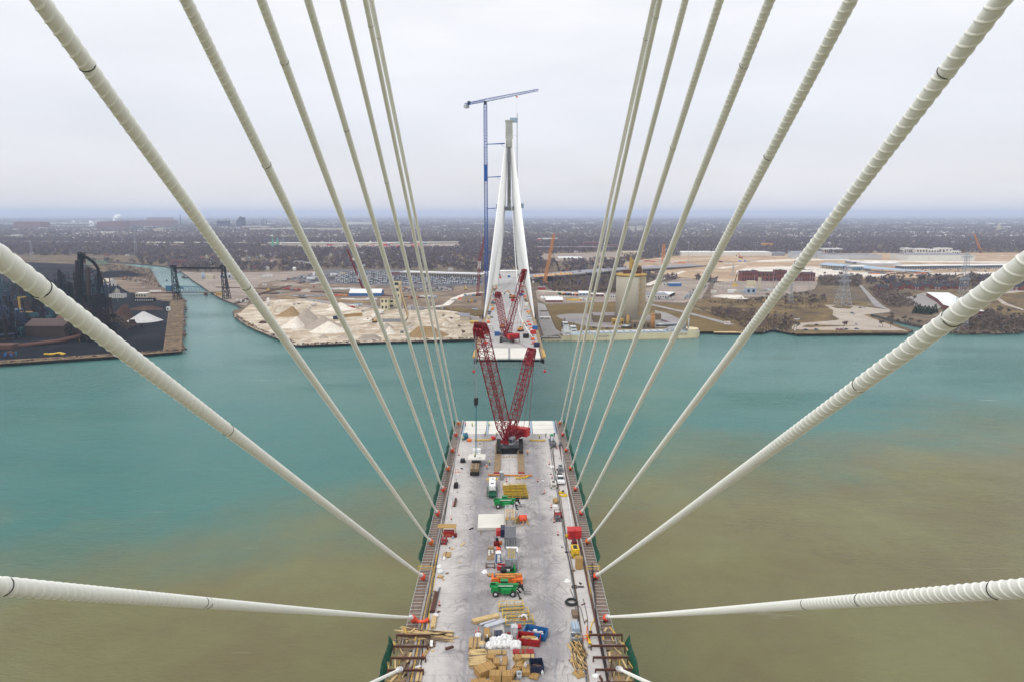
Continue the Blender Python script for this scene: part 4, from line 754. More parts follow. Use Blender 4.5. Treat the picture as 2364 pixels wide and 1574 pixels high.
lumber(1335, 1532, 3.0, 2.0, .25, .2, 'wood', 'scattered tan plywood pieces at the lower right', 1.3); lumber(1337, 1556, 1.9, 1.7, .2, .5, 'plywood', 'brown plywood sheet at the lower right deck', .3); lumber(968, 1560, 3.4, .9, .4, .0, 'paleboard', 'upright bundle of yellow boards at the bottom left edge')
lumber(1002.5, 1391, 7.0, 1.0, .55, -.02, 'rust', 'rust red steel beams laid along the left kerb', 0, 'beam_stack', 'beams'); lumber(1011, 1375, 6.0, .35, .35, -.03, 'midgrey', 'dark grey pipes next to the rust red beams', 0, 'pipe_stack', 'pipes'); lumber(1051, 1161, 4.6, .55, .5, 0, 'rust', 'dark brown steel beam upright stack near the left lane line', 0, 'beam_stack', 'beams')
def bag(px, py, s, label, flat=1.0):
    r_ = random.Random(label); mb = MB(); n_ = 14; prof = []; zs = [(.0, .42), (.1, .56), (.35, .62), (.62, .6), (.8, .48), (.9, .34), (1.0, .16)]; vs = []
    for z, r in zs:
        for k in range(n_): a = 2 * math.pi * k / n_; q = r * (1 + .13 * math.sin(3 * a + z * 5) + r_.uniform(-.07, .07)); vs.append((q * math.cos(a) * s, q * math.sin(a) * s, z * s * 1.05 * flat + r_.uniform(-.03, .03)))
    fs = [(i * n_ + k, i * n_ + (k + 1) % n_, (i + 1) * n_ + (k + 1) % n_, (i + 1) * n_ + k) for i in range(len(zs) - 1) for k in range(n_)]; mb.add(vs, fs + [tuple(range((len(zs) - 1) * n_, len(zs) * n_))], 0, False)
    for k in range(4): a = k * R90 + .7; mb.tube([(.45 * s * math.cos(a), .45 * s * math.sin(a), .8 * s * flat), (.3 * s * math.cos(a + .3), .3 * s * math.sin(a + .3), 1.15 * s * flat), (.38 * s * math.cos(a + .6), .38 * s * math.sin(a + .6), .8 * s * flat)], .045, 0, 5)
    return put(mb, 'bulk_bag', 'bag', label, 'bulk bag', px, py, r_.uniform(0, 3), 'white bulk bags')
for k, (px, py, s, lb) in enumerate(((1104.5, 1470, .8, 'single white bulk bag beside the orange cones'), (1130, 1494, 1.0, 'white bulk bag at the left end of the heap'), (1142, 1492, 1.0, 'second white bulk bag from the left end of the heap'), (1153, 1491, 1.05, 'white bulk bag in the front middle of the heap'), (1164, 1491, 1.05, 'white bulk bag front row, right of the middle'), (1175, 1489, 1.1, 'white bulk bag front row under the grey toilet'),
    (1140, 1481, .95, 'white bulk bag behind the left end of the heap'), (1165, 1476, 1.05, 'white bulk bag behind the middle, next to the black box'), (1176, 1478, 1.0, 'white bulk bag at the back right by the grey toilet'), (1191, 1495, 1.35, 'big slumped white bag below the red skip'), (1152, 1480, .9, 'white bulk bag right in front of the black box'), (1017.5, 1321, .75, 'white bag on a small pallet near the left kerb'), (1006, 1423, .7, 'white bag on the yellow boards by the left kerb'))): bag(px, py, s * 1.2, lb, .8)
def cone(px, py, label, h=1.1):
    put(MB().lathe([(.19, .05), (.075, h * .45), (.06, h), (.03, h + .04)], 0, 0, 0, 8).lathe([(.12, h * .3), (.11, h * .42)], 0, 0, 1, 8).box(0, 0, 0, .48, .48, .06, 2), 'traffic_cone', ['fluored', 'white', 'rubber'], label, 'cone', px, py, 0, 'orange traffic cones on the deck')
for px, py, lb in ((1047, 1168, 'cone at the foot of the dark brown beam on the left'), (1041, 1198, 'cone on the left lane edge above the plywood shed'), (1014.5, 1397, 'cone right of the rust red beams'), (1256.5, 1138, 'lone cone on the right of the deck level with the green telehandler'), (1272.5, 1171, 'cone beside the wooden reel on the right'), (1279, 1205, 'cone below the red pipe rack'), (1288, 1234, 'cone left of the red shed'), (1241.5, 1111, 'cone with a pink stand right of the orange spreader bar'), (1274.5, 1103, 'cone left of the white pickup truck'), (1268, 1071, 'cone beside a white sheet near the right hose bundle'), (1169.5, 1111, 'cone behind the grey portable toilet'), (1059.5, 1050, 'cone near the left kerb by the light mast'), (1098.5, 1466, 'left of two cones beside the timber beams'), (1105, 1459, 'right of two cones beside the timber beams'), (976, 1521, 'cone among the left outriggers'), (1285.5, 1035, 'red stand behind the small black pump on the right')): cone(px, py, lb)
def container(px, py, ln, label, c='midgrey', ladder=None, rz=0.0, wd=2.44, ht=2.6):
    t = part_thing('shipping_container', label, 'container', px, py, rz); mb = MB().box(0, ln / 2, .1, wd, ln, ht - .1)
    for k in np.arange(.2, ln, .3): mb.box(-wd / 2 - .02, k, .25, .05, .16, ht - .4); mb.box(wd / 2 + .02, k, .25, .05, .16, ht - .4); mb.box(0, k, ht, wd - .3, .14, .025)
    for x in (-wd / 2, wd / 2):
        for y in (.03, ln - .03): mb.box(x, y, 0, .16, .16, ht + .06)
    mb.build('shell', c, t); mb = MB()
    for x in (-.6, .6): mb.box(x, -.04, .25, 1.1, .06, ht - .5)
    for x in (-.9, -.35, .35, .9): mb.bar((x, -.1, .3), (x, -.1, ht - .3), .03, 1)
    mb.build('door', [c, 'lightgrey'], t)
    if ladder: t2 = MB(); [t2.bar((a, ln * .12, ht + .1), (a, ln * .88, ht + .1), .06) for a in (-.62, .62)]; [t2.bar((-.62, y, ht + .1), (.62, y, ht + .1), .04) for y in np.linspace(ln * .12, ln * .88, 9)]; tag(t2.build('ladder', 'yellow', None, D(px, py), rz), 'yellow ladder lying on the nearer grey container roof', 'ladder')
    return t
container(1178, 1265.5, 5.6, 'dark grey shipping container, the farther of the two in the middle'); container(1180.5, 1318, 6.06, 'grey shipping container nearer the camera with a sign on its doors', 'grey', True)
put(MB().box(0, 0, 0, .6, .03, .45).box(0, -.02, .1, .4, .02, .25, 1), 'sign', ['white', 'bluegrey'], 'small white sign on the nearer container doors', 'sign', 1173.5, 1317.5, 0, None, 1.9)
put(MB().box(0, 0, .02, 2.4, .5, .12).box(1.1, -1, .02, .3, 1.6, .12), 'roof_sheet', 'white', 'white panel laid on the far end of the nearer container roof', 'panel', 1182, 1264, 0, None, 2.64)
def telehandler(px, py, rz, label):
    t = part_thing('telehandler', label, 'telehandler', px, py, rz)
    MB().box(-.4, 0, .75, 4.9, 1.3, .75).box(-2.2, 0, .9, 1.5, 2.1, 1.15, 0, 0, .9, .92).box(.1, -1.0, .75, 2.0, .55, .95).box(1.6, 0, .8, .8, 1.6, .5).build('chassis', 'green', t)
    MB().box(-.3, .85, .9, 1.6, .95, 1.55, 0, 0, .85, .9).box(-.3, .85, 2.45, 1.45, .9, .07, 1).build('cab', ['glass', 'green'], t)
    MB().box(-.35, -.1, 0, 5.6, .55, .6).box(-2.5, -.1, .05, 1.0, .75, .55).box(-.3, -.39, .22, 3.4, .02, .2, 1).build('boom', ['green', 'white'], t, (0, 0, 1.62))
    MB().box(2.85, -.1, 1.5, 1.0, .42, .5).bar((2.9, -.1, 1.7), (3.5, -.1, .8), .22).bar((1.4, -.3, .9), (2.9, -.2, 1.6), .1).build('boom_nose', 'black', t)
    mb = MB().box(3.55, -.1, .35, .14, 1.5, 1.0)
    for y in (-.55, .35): mb.box(4.25, y, .3, 1.4, .14, .07)
    mb.build('fork', 'midgrey', t)
    for x in (-2.0, 1.35):
        for y in (-1.05, 1.05): MB().wheel(x, y, .62, .62, .45, 'y', 0, 1, 16).build('wheel', ['rubber', 'lightgrey'], t)
    for y in (-.75, .55): MB().bar((2.2, y, .8), (2.75, y - .9 * (y < 0), .15), .13).box(2.8, y - 1.0 * (y < 0), 0, .5, .4, .12).build('outrigger', 'black', t)
    return t
telehandler(1168, 1169, .04, 'green telehandler partly behind the tan stair tower'); telehandler(1168, 1370, 0, 'green telehandler with forks to the right, nearest the camera')
t = part_thing('boom_lift', 'orange boom lift parked behind the nearest green telehandler', 'lift', 1172, 1346, .03)
MB().box(-2.5, 0, .5, 1.6, 2.0, 1.1, 0, 0, .9).box(1.9, 0, .5, 2.2, 2.1, .9).box(0, 0, .55, 5, 1.2, .5).build('chassis', 'orange', t); MB().box(.2, .1, 1.6, 5.4, .5, .45).box(-.4, -.5, 1.5, 3.8, .4, .4).build('boom', 'crane_orange', t); MB().box(-2.2, .3, 1.55, 1.2, 1.2, .35).build('engine_cover', 'midgrey', t)
for x in (-2.3, 2.1):
    for y in (-1, 1): MB().wheel(x, y, .5, .5, .4, 'y', 0, 1).build('wheel', ['rubber', 'orange'], t)
t = part_thing('skid_steer', 'small black and green loader in front of the nearer container', 'loader', 1172, 1326, .1); MB().box(-.3, 0, .4, 2.4, 1.5, 1.1, 0, 0, .85).build('body', 'black', t); MB().box(1.4, 0, .2, .6, 1.7, 1.7, 0, 0, .3, 1).box(.6, .8, .9, 2.0, .15, .2).box(.6, -.8, .9, 2.0, .15, .2).build('bucket', 'green', t)
for x in (-1, .7):
    for y in (-.85, .85): MB().wheel(x, y, .38, .38, .28, 'y', 0).build('wheel', 'rubber', t)
# stair tower and tanks
t = part_thing('stair_tower', 'tan scaffold stair tower with white stairs behind the dark container', 'stairs', 1177.5, 1224, 0)
mb = MB()
for x in (-1.25, 0, 1.25):
    for y in (0, 2.4, 5.4, 8.0): mb.bar((x, y, 0), (x, y, 2.4 if y > 5 else 3.2), .06)
for z in (1.1, 2.2):
    for y in (0, 2.4, 5.4, 8): mb.bar((-1.25, y, z), (1.25, y, z), .05)
mb.build('scaffold', 'lightgrey', t); MB().box(0, 5.6, 2.2, 2.7, 1.2, .12).box(-.65, 2.4, 2.75, .9, 5.2, .1).box(.65, 2.4, 2.75, .9, 5.2, .1).box(0, 7, 1.6, 2.2, 2.4, .1).build('platform', 'plywood', t); mb = MB()
for x in (-1.1, -.2, .2, 1.1):
    mb.bar((x, .1, 3.3), (x, 5, 3.3), .05); mb.bar((x, 6, 2.8), (x, 8.4, 2.8), .05)
for y in np.arange(.3, 5, .55): mb.bar((-1.1, y, 3.3), (-.2, y, 3.3), .04); mb.bar((.2, y, 3.3), (1.1, y, 3.3), .04)
for y in np.arange(6, 8.5, .5): mb.bar((-1.1, y, 2.8), (1.1, y, 2.8), .04)
mb.build('stair', 'white', t)
t = part_thing('fuel_tank', 'orange tank on a yellow-brown frame right of the stair tower', 'tank', 1207, 1205, .1); MB().bar((-.9, 0, 1.1), (.9, 0, 1.1), .8, 0, 14).build('tank', 'fluored', t); mb = MB()
for a in (-1, 1):
    for b in (-1, 1): mb.bar((a, b * .7, 0), (a, b * .7, 1.3), .1)
mb.box(-1.7, 0, .3, .9, 1.4, 1).bar((.8, -.8, .8), (1.2, -2.0, .1), .12).bar((0, -.8, .8), (-.2, -1.8, .1), .12).build('frame', 'ochre', t)
# white sheeted stack, suspended panel, truck
t = part_thing('panel_stack', 'big stack of white precast panels left of the stair tower', 'panels', 1135, 1222, .02)
for k in range(2): MB().box(.0 + .03 * k, 3.2 - .05 * k, .12 + k * .42, 6.6, 7.4, .28).build('panel', 'panelwhite', t)
MB().box(-2.5, .5, 0, .2, 6, .1).box(2.5, 3, 0, .2, 6, .1).box(-2.5, 3.2, .4, .2, 6, .14).box(2.5, 3.2, .4, .2, 6, .14).build('bearer', 'oldwood', t)
t = part_thing('flatbed_truck', 'flatbed truck carrying stacked timbers under the white panel', 'truck', 1095.5, 1100, 0)
MB().box(0, 6.0, .95, 2.5, 12.4, .25).box(0, .15, .7, 2.5, .3, .5).build('trailer_bed', 'black', t); mb = MB()
for k in range(3):
    for i in range(4): mb.box(-.95 + i * .63, 3.0, 1.2 + k * .3, .55, 4.6, .27, (k + i) % 2)
mb.build('load_timbers', ['mat_timber', 'oldwood'], t); MB().box(0, 14.6, .9, 2.4, 2.2, 2.1, 0, 0, .94, .9).box(0, 15.75, 1.9, 2.1, .08, .8, 1).box(0, 12.9, .9, 2.3, .7, 1.4).build('cab', ['white', 'glass'], t)
for y in (1.2, 2.5, 10.8, 12, 15): [MB().wheel(x, y, .5, .5, .5, 'x', 0, 1).build('wheel', ['rubber', 'lightgrey'], t) for x in (-1.05, 1.05)]
one(MB().box(0, 0, 0, 5.0, 4.4, .26).box(-.6, .3, .26, .5, .3, .12, 1).box(.8, -1.2, .26, .3, .3, .1, 1).box(1.2, -1, .26, .3, .2, .1, 1), 'precast_panel', ['panelwhite', 'black'], 'white precast panel resting on the timbers of the flatbed truck', 'panel', D(1099.7, 1084) + Vector((0, 3.8, 2.35)))
t = part_thing('boom_pump', 'white roofed rig on a green chassis with two yellow hose coils behind the yellow cages', 'rig', 1136.5, 1148, .02)
MB().box(0, 4.8, 1.3, 1.75, 6.4, 1.2).box(0, 3.4, 2.52, .8, .5, .06, 1).box(.1, 6.6, 2.52, .4, .4, .06, 1).build('canopy', ['white', 'black'], t); mb = MB().box(0, 3.2, .5, 2.0, 8, .5)
for x in (-1.35, 1.25):
    mb.bar((x, .4, .1), (x, .4, 1.9), .1); mb.bar((x, 2.6, .1), (x, 2.6, 1.9), .1); mb.bar((x, .4, 1.2), (x, 2.6, 1.2), .09)
mb.bar((-1.35, .4, 1.2), (1.25, .4, 1.2), .1).build('chassis', 'netgreen', t)
def torus(mb, x, y, z, R_, r, mi=0, ax='z', ex=1.0, n=24, k=7):
    vs = []
    for i in range(n):
        a = 2 * math.pi * i / n
        for j_ in range(k): b = 2 * math.pi * j_ / k; u_ = (R_ + r * math.cos(b)); p = (u_ * math.cos(a), u_ * math.sin(a) * ex, r * math.sin(b)); vs.append((x + p[0], y + p[1], z + p[2]) if ax == 'z' else (x + p[2], y + p[0], z + p[1]))
    return mb.add(vs, [(i * k + j_, ((i + 1) % n) * k + j_, ((i + 1) % n) * k + (j_ + 1) % k, i * k + (j_ + 1) % k) for i in range(n) for j_ in range(k)], mi, True)
for x in (-.9, .8): MB_ = torus(MB(), x, 8.9, 1.5, .55, .16, 0, 'z'); MB_.build('hose_coil', 'yellow', t)
for k in range(5):
    if k in (0, 1, 2, 3, 4):
        px, py = 1187 + k * 1.2, 1124 + k * 6.2; t = part_thing('access_platform', 'yellow railed steel platform, %s in the cage stack by the green telehandler' % ('top one', 'second from the top', 'middle one', 'fourth from the top', 'bottom one')[k], 'platform', px, py, .05 + .03 * (k % 2), 'yellow platforms by the green telehandler')
        MB().box(0, 0, .15, 6.2, 1.5, .1).box(rnd.uniform(-1, 1), 0, .25, 3, .8, .3).build('floor', 'black', t); mb = MB()
        for x in (-3.1, -1, 1, 3.1): mb.bar((x, -.75, .1), (x, -.75, 1.0), .05); mb.bar((x, .75, .1), (x, .75, 1.0), .05)
        for z in (.6, 1.0): mb.bar((-3.1, -.75, z), (3.1, -.75, z), .055); mb.bar((-3.1, .75, z), (3.1, .75, z), .055)
        mb.build('railing', 'yellow', t)
for k, (px, py, sx, lb) in enumerate(((1180, 1404, 4.6, 'upper'), (1190, 1421, 4.8, 'middle'), (1199, 1438, 5.0, 'lower'))):
    t = part_thing('access_platform', 'yellow railed work platform in the bottom scaffold group, %s of three' % lb, 'platform', px, py, .09, 'yellow platforms near the grey toilet'); MB().box(0, 0, .1, sx, 1.7, .12).build('floor', 'midgrey', t); mb = MB()
    for x in np.linspace(-sx / 2, sx / 2, 4): mb.bar((x, -.85, .1), (x, -.85, 1.15), .05); mb.bar((x, .85, .1), (x, .85, 1.15), .05)
    for z in (.45, 1.15): mb.bar((-sx / 2, -.85, z), (sx / 2, -.85, z), .055); mb.bar((-sx / 2, .85, z), (sx / 2, .85, z), .055); mb.bar((-sx / 2, -.85, z), (-sx / 2, .85, z), .05); mb.bar((sx / 2, -.85, z), (sx / 2, .85, z), .05)
    mb.build('railing', 'yellow', t)
put(MB().box(0, 0, .02, 5.8, 3.0, .14, 0).box(0, -1.52, 0, 5.8, .12, .3, 1).box(-.6, 0, .2, 1.6, 1.0, .3, 2), 'scaffold_base', ['midgrey', 'red', 'brightred'], 'grey platform base edged in red behind the pale grey toilet', 'platform', 1201, 1449, .09)
put(MB().box(0, 0, 0, 1.5, .3, .3).tube([(-.5, 0, .9), (0, .2, 1.1), (.6, -.1, 1.0)], .2, 1).tube([(.2, 0, 1), (.5, -.5, .8), (.4, -.7, .3)], .12, 1).tube([(-.2, 0, 1), (-.6, .4, .9), (-.9, .3, .6)], .14, 1), 'sheet_bundle', ['red', 'bag'], 'bundle of white sheeting on the yellow bottom scaffold', 'sheeting', 1209, 1432, .3)
def bar_thing(name, px0, py0, px1, py1, w_, m, label, cat, h=.4):
    a, b = D(px0, py0, h), D(px1, py1, h); c = (a + b) / 2; mb = MB().bar(a - c, b - c, w_, 0, 4); dd = (b - a).normalized()
    for e in (-1, 1): mb.box(*((b - c) * e)[:], .5, .5, .3)
    for e in (-.5, 0, .5): mb.box(*((b - c) * e)[:2], -h, .2, .5, h)
    return one(mb, name, m, label, cat, c)
bar_thing('spreader_bar', 1128, 1095, 1226, 1097, .24, 'crane_orange', 'long orange yellow spreader bar lying across the deck behind the timber mats', 'spreader bar'); bar_thing('spreader_bar', 1096, 1015, 1134, 1014, .22, 'yellow', 'yellow lifting beam on the deck left of the crane', 'lifting beam'); bar_thing('spreader_bar', 1224, 1015, 1257, 1016, .22, 'yellow', 'yellow lifting beam on the deck right of the crane', 'lifting beam'); bar_thing('spreader_bar', 1191, 1103, 1217, 1100, .2, 'yellow', 'short yellow beam in front of the orange spreader bar', 'lifting beam')
put(MB().lathe([(.75, 0), (.8, .1), (.8, .95), (.65, 1.05)], 0, 0, 0, 14).box(.3, 0, 1.05, .3, .2, .25, 1), 'water_tank', ['brightred', 'lightgrey'], 'short red drum tank left of the near crane tracks', 'tank', 1139, 1013.5); put(MB().lathe([(.6, 0), (.62, .7)], 0, 0, 1, 14).lathe([(.6, .7), (.64, .78), (.2, .84)], 0, 0, 0, 14), 'drum', ['paleboard', 'lightgrey'], 'white drum with a cream lid left of the bulk bags', 'drum', 1112.5, 1492)
put(MB().box(0, 0, .1, .8, 1.2, .9).box(0, -.2, 1, .5, .5, .5, 1).box(0, -.62, .3, .5, .04, .4, 1), 'mixer_machine', ['lightgrey', 'steel'], 'pale grey machine with a screen in front of the brown cartons', 'machine', 1198.5, 1566)
put(MB().lathe([(.35, 0), (.42, .15), (.3, .6), (.1, .7)], 0, 0, 0, 10).lathe([(.12, .7), (.12, 1.3)], 0, 0, 1, 8), 'vacuum', ['black', 'white'], 'small black vacuum with a white pipe behind the bags', 'vacuum', 1125, 1479)
for px, py, lb in ((1213, 1538, 'white plastic jug on a brown carton'), (1252, 1556, 'white plastic bottle on the deck right of the black bin')): put(MB().lathe([(.22, 0), (.24, .5), (.1, .68), (.1, .78)], 0, 0, 0, 10), 'plastic_jug', 'white', lb, 'jug', px, py, 0, None, 1.0 if px < 1220 else 0)
# sheds, racks, towers
t = part_thing('tool_shed', 'plywood roofed shelter with a red toolbox inside by the left kerb', 'shed', 1035, 1242, -.03); MB().box(-.4, 1.4, 2.3, 4.2, 2.0, .12).build('roof', 'plywood', t); mb = MB()
for x in (-1.5, 1.5):
    for y in (.5, 2.2): mb.box(x, y, 0, .1, .1, 2.3)
mb.build('post', 'wood', t); MB().box(0, 1.3, 0, 2.4, 1.3, 1.3).box(0, .62, .5, 2.2, .05, .08, 1).build('toolbox', ['red', 'ochre'], t)
put(MB().lathe([(.3, 0), (.33, .9)], 0, 0, 0, 12), 'drum', 'darkred', 'dark red drum right of the plywood shelter', 'drum', 1052, 1239); put(MB().lathe([(.2, 0), (.22, .5)], 0, 0, 0, 10), 'bucket', 'bluegrey', 'grey bucket in front of the plywood shelter', 'bucket', 1045.5, 1242)
t = part_thing('tool_shed', 'bright red steel shed with a sloping roof by the right kerb', 'shed', 1327, 1244, .04); MB().box(0, 1.0, 0, 3.0, 2.2, 2.0).build('wall', 'brightred', t); MB().box(0, 1.0, 2.0, 3.2, 2.4, .1).box(0, .4, 2.1, .3, .6, .2).build('roof', 'brightred', t); MB().box(-.5, -.12, .1, 1.1, .05, 1.7).build('door', 'red', t)
put(MB().lathe([(.35, 0), (.4, .4), (.3, .7)], 0, 0, 0, 10), 'drum', 'yellow', 'small yellow drum left of the red shed', 'drum', 1309, 1239)
t = part_thing('pipe_rack', 'dark red open steel rack on the right of the deck', 'rack', 1288, 1194, .05); mb = MB()
for x in (-.8, .8):
    for y in (-.8, .8): mb.bar((x, y, 0), (x, y, 1.7), .07)
for z in (.3, 1.0, 1.7): mb.bar((-.8, -.8, z), (.8, -.8, z), .07); mb.bar((-.8, .8, z), (.8, .8, z), .07); mb.bar((-.8, -.8, z), (-.8, .8, z), .07); mb.bar((.8, -.8, z), (.8, .8, z), .07)
mb.build('frame', 'darkred', t); MB().box(0, 0, .95, 1.5, 1.4, .08).build('shelf', 'red', t)
t = part_thing('light_tower', 'white mobile light mast on a black base near the left kerb', 'light mast', 1068.5, 1066, .1); MB().box(0, 0, .15, 1.3, 1.7, .8).wheel(-.7, 0, .3, .3, .2, 'x').wheel(.7, 0, .3, .3, .2, 'x').build('base', 'black', t); MB().bar((0, .3, .9), (0, .3, 3.4), .07).box(.5, .3, 3.3, 1.6, .12, .2).build('mast', 'white', t)
put(MB().box(0, 0, .1, 1.1, 1.9, 1.0).bar((0, .6, 1), (0, .6, 2.2), .06).box(0, -.2, 1.1, .7, .8, .25), 'light_tower', 'black', 'small black engine unit left of the left lane line', 'light mast', 1053, 1124, 0)
t = part_thing('pickup_truck', 'white pickup truck parked by the right kerb facing the camera', 'pickup truck', 1296, 1120, .04)
MB().box(0, 2.7, .55, 1.95, 5.5, .5).box(0, .85, 1.05, 1.85, 1.6, .15, 0, 0, .94, .9).box(0, 4.4, 1.05, 1.9, 2.0, .45).build('body', 'white', t); MB().box(0, 2.4, 1.05, 1.75, 2.0, .75, 1, 0, .84, .62).box(0, 2.5, 1.8, 1.42, 1.2, .05, 0).build('cab', ['white', 'glass'], t); MB().box(0, 4.4, 1.5, 1.6, 1.7, .03).build('bed', 'black', t)
for x in (-.85, .85):
    for y in (1, 4.4): MB().wheel(x, y, .4, .4, .28, 'x', 0, 1).build('wheel', ['rubber', 'lightgrey'], t)
put(MB().tube([(-.9, .8, .1), (-.8, 0, .15), (-.2, -.6, .15), (.7, -.7, .15), (1.2, -.3, .15), (.9, .2, .2), (.2, .1, .2)], .22, 0, 7).box(-.3, 1.4, 0, 1.4, .8, .5, 0).box(.1, 1.4, .5, .6, .5, .3, 1), 'hose_pump', ['yellow', 'black'], 'thick yellow hose curling from a small pump below the white pickup', 'pump', 1300, 1143)
for px, py, R_, r, lb in ((1319, 1392, 1.05, .27, 'big black coil of pipe on the right of the deck'), (1326.5, 1355, .52, .12, 'small black cable coil above the big black pipe coil'), (1338, 1266, .5, .14, 'black hose coil right of the yellow generator'), (1000.5, 1303, .6, .1, 'thin black hose coil on the left kerb strip')):
    mb = MB(); torus(mb, 0, 0, r, R_, r * .6); torus(mb, .06, .03, r * 1.7, R_ * .93, r * .6); torus(mb, -.05, .05, r * .8, R_ * 1.06, r * .5); put(mb, 'hose_coil', 'rubber', lb, 'coil', px, py)
for px, py, lb in ((1309.5, 1340, 'crumpled white sheet left of the hose bundle on the right'), (1275, 1077, 'white sheet on the deck near the right hose bundle'), (1281, 1167, 'white sack beside the wooden reel on the right'), (1166, 1118, 'white sack in front of the yellow cage stack, left'), (1195, 1119, 'white sack in front of the yellow cage stack, right'), (1014, 1307, 'white sheet near the left kerb above the pallet bag'), (1378, 1559, 'white sheet among the right outriggers'), (1119, 1319, 'crumpled white sheet left of the small loader'), (1325, 1463, 'white bag beside the silver toolbox')):
    r_ = random.Random(lb); mb = MB(); vs = [(0, 0, .35)] + [(math.cos(a) * r_.uniform(.5, .85), math.sin(a) * r_.uniform(.5, .85), .02) for a in np.linspace(0, 2 * math.pi, 11)[:-1]] + [(math.cos(a) * .35, math.sin(a) * .35, r_.uniform(.2, .4)) for a in np.linspace(.3, 2 * math.pi + .3, 11)[:-1]]
    mb.add(vs, [(0, 11 + k, 11 + (k + 1) % 10) for k in range(10)] + [(1 + k, 1 + (k + 1) % 10, 11 + (k + 1) % 10, 11 + k) for k in range(10)], 0, False); put(mb, 'plastic_sheet', 'bag', lb, 'sheeting', px, py)
put(MB().bar((0, -.4, .7), (0, .4, .7), .35, 0, 12).bar((0, -.45, .7), (0, -.35, .7), .75, 0, 14).bar((0, .35, .7), (0, .45, .7), .75, 0, 14), 'cable_reel', 'wood', 'wooden cable reel beside the hose bundle on the right', 'reel', 1283, 1161, .3)
t = part_thing('pipe_stand', 'shelf of white buckets and olive cans left of the blue toilet', 'rack', 1133, 1285, 0); MB().box(0, .8, 0, 1.5, 4.2, .12).box(0, 2.6, .1, 1.4, .8, .9).build('pallet', 'mat_timber', t); mb = MB(); [mb.lathe([(.22, .12), (.25, .6)], x, y, 0, 9) for x, y in ((-.4, 1.2), (.35, 1.3), (-.3, .3), (.3, 2.0), (-.35, 2.1))]; mb.build('bucket', 'white', t)
put(MB().box(-.9, 0, 0, .12, 1.5, .8).box(.9, 0, 0, .12, 1.5, .8).box(0, -.7, .3, 1.8, .12, .15).box(0, .7, .3, 1.8, .12, .15), 'saw_horse', 'rust', 'brown open frame stand below the bucket shelf', 'stand', 1132, 1308)
put(MB().box(0, 0, 0, 1.2, .9, .9, 0).box(.2, .5, .8, .6, .6, .7, 1).lathe([(.3, 0), (.35, .8)], .9, .3, 2, 9), 'pump_set', ['darkred', 'black', 'orange'], 'dark red pump set left of the grey containers', 'pump', 1146, 1258, .1); put(MB().box(0, 0, .1, .9, 1.2, .8).tube([(0, .4, .9), (.3, .2, 1.2), (.5, -.2, .9)], .1, 1), 'pump_set', ['fluored', 'black'], 'orange pump behind the blue toilet', 'pump', 1151, 1272, .1)
put(MB().box(0, 0, 0, 1.2, 1.0, .12).box(0, 0, .12, 1.0, .9, .06, 1), 'pallet', ['oldwood', 'wood'], 'small wooden pallet under the white bag near the left kerb', 'pallet', 1016.5, 1331, -.3)
put(MB().box(0, 0, 0, 1.3, 1.1, .14).box(0, 0, .14, 1.1, .9, .1, 1), 'pallet', ['oldwood', 'carton'], 'wooden pallet on the deck left of the boom lift', 'pallet', 1133, 1327, .5)
put(MB().box(-.4, 0, 0, .1, 1.2, .1).box(.4, 0, 0, .1, 1.2, .1).bar((-.4, -.5, 0), (-.4, -.5, 1.2), .06).bar((.4, -.5, 0), (.4, -.5, 1.2), .06).bar((-.4, -.5, 1.2), (.4, -.5, 1.2), .06).bar((-.4, -.5, .6), (.4, -.5, .6), .06).bar((.5, .4, 0), (.6, 1.2, 1.9), .1), 'barrier', 'fluored', 'orange metal barrier at the lower right of the deck', 'barrier', 1350, 1476, .1); bar_thing('board', 1356, 1467, 1361, 1484, .16, 'yellow', 'short yellow board beside the orange barrier', 'board', .3)
for px, py, lb in ((1056, 1090, 'red and white barrier frames by the left kerb'), ): put(MB().bar((-1.2, 0, .1), (1.2, .4, .1), .05).bar((-.6, 0, 0), (-.6, 0, 1), .05).bar((.2, .2, 0), (.2, .2, 1), .05).bar((-.6, 0, .9), (.2, .2, .9), .05), 'barrier', 'fluored', lb, 'barrier', px, py)
# long hoses and pipes
def hose(name, pts, r, m, label, cat, n=6):
    P_ = [D(x, y, r + .01) for x, y in pts]; o = P_[0].copy(); sp = []
    P2 = [P_[0]] + P_ + [P_[-1]]
    for a, b, c_, d_ in zip(P2, P2[1:], P2[2:], P2[3:]):
        for k in range(6): q = k / 6; sp.append(.5 * ((2 * b) + (c_ - a) * q + (2 * a - 5 * b + 4 * c_ - d_) * q * q + (3 * b - a - 3 * c_ + d_) * q ** 3) - o)
    return one(MB().tube(sp + [P_[-1] - o], r, 0, n), name, m, label, cat, o)
HB = [(1266, 1012), (1271, 1040), (1276, 1075), (1282, 1110), (1287, 1140), (1292, 1175), (1297, 1205), (1302, 1240), (1306, 1265), (1314, 1300), (1319, 1335), (1326, 1370), (1331, 1410), (1336, 1450), (1341, 1490), (1347, 1530), (1353, 1572)]
for k, (off, m, r, lb) in enumerate(((0, 'midgrey', .1, 'grey hose, inner one of the bundle along the right of the deck'), (3, 'rubber', .08, 'black hose running beside the grey hose on the right of the deck'), (5.5, 'oldwood', .09, 'brown hose, outer one of the bundle on the right of the deck'))):
    r_ = random.Random(k); hose('hose', [(x + off + r_.uniform(-1.2, 1.2), y) for x, y in HB], r, m, lb, 'hose')
hose('hose', [(1316, 1358), (1322, 1372), (1330, 1390), (1340, 1402), (1345, 1420), (1350, 1440)], .05, 'rubber', 'thin black cord snaking right of the big pipe coil', 'hose'); hose('hose', [(1346, 1380), (1351, 1400), (1356, 1425), (1357, 1455)], .05, 'rubber', 'thin dark cord near the right kerb', 'hose')
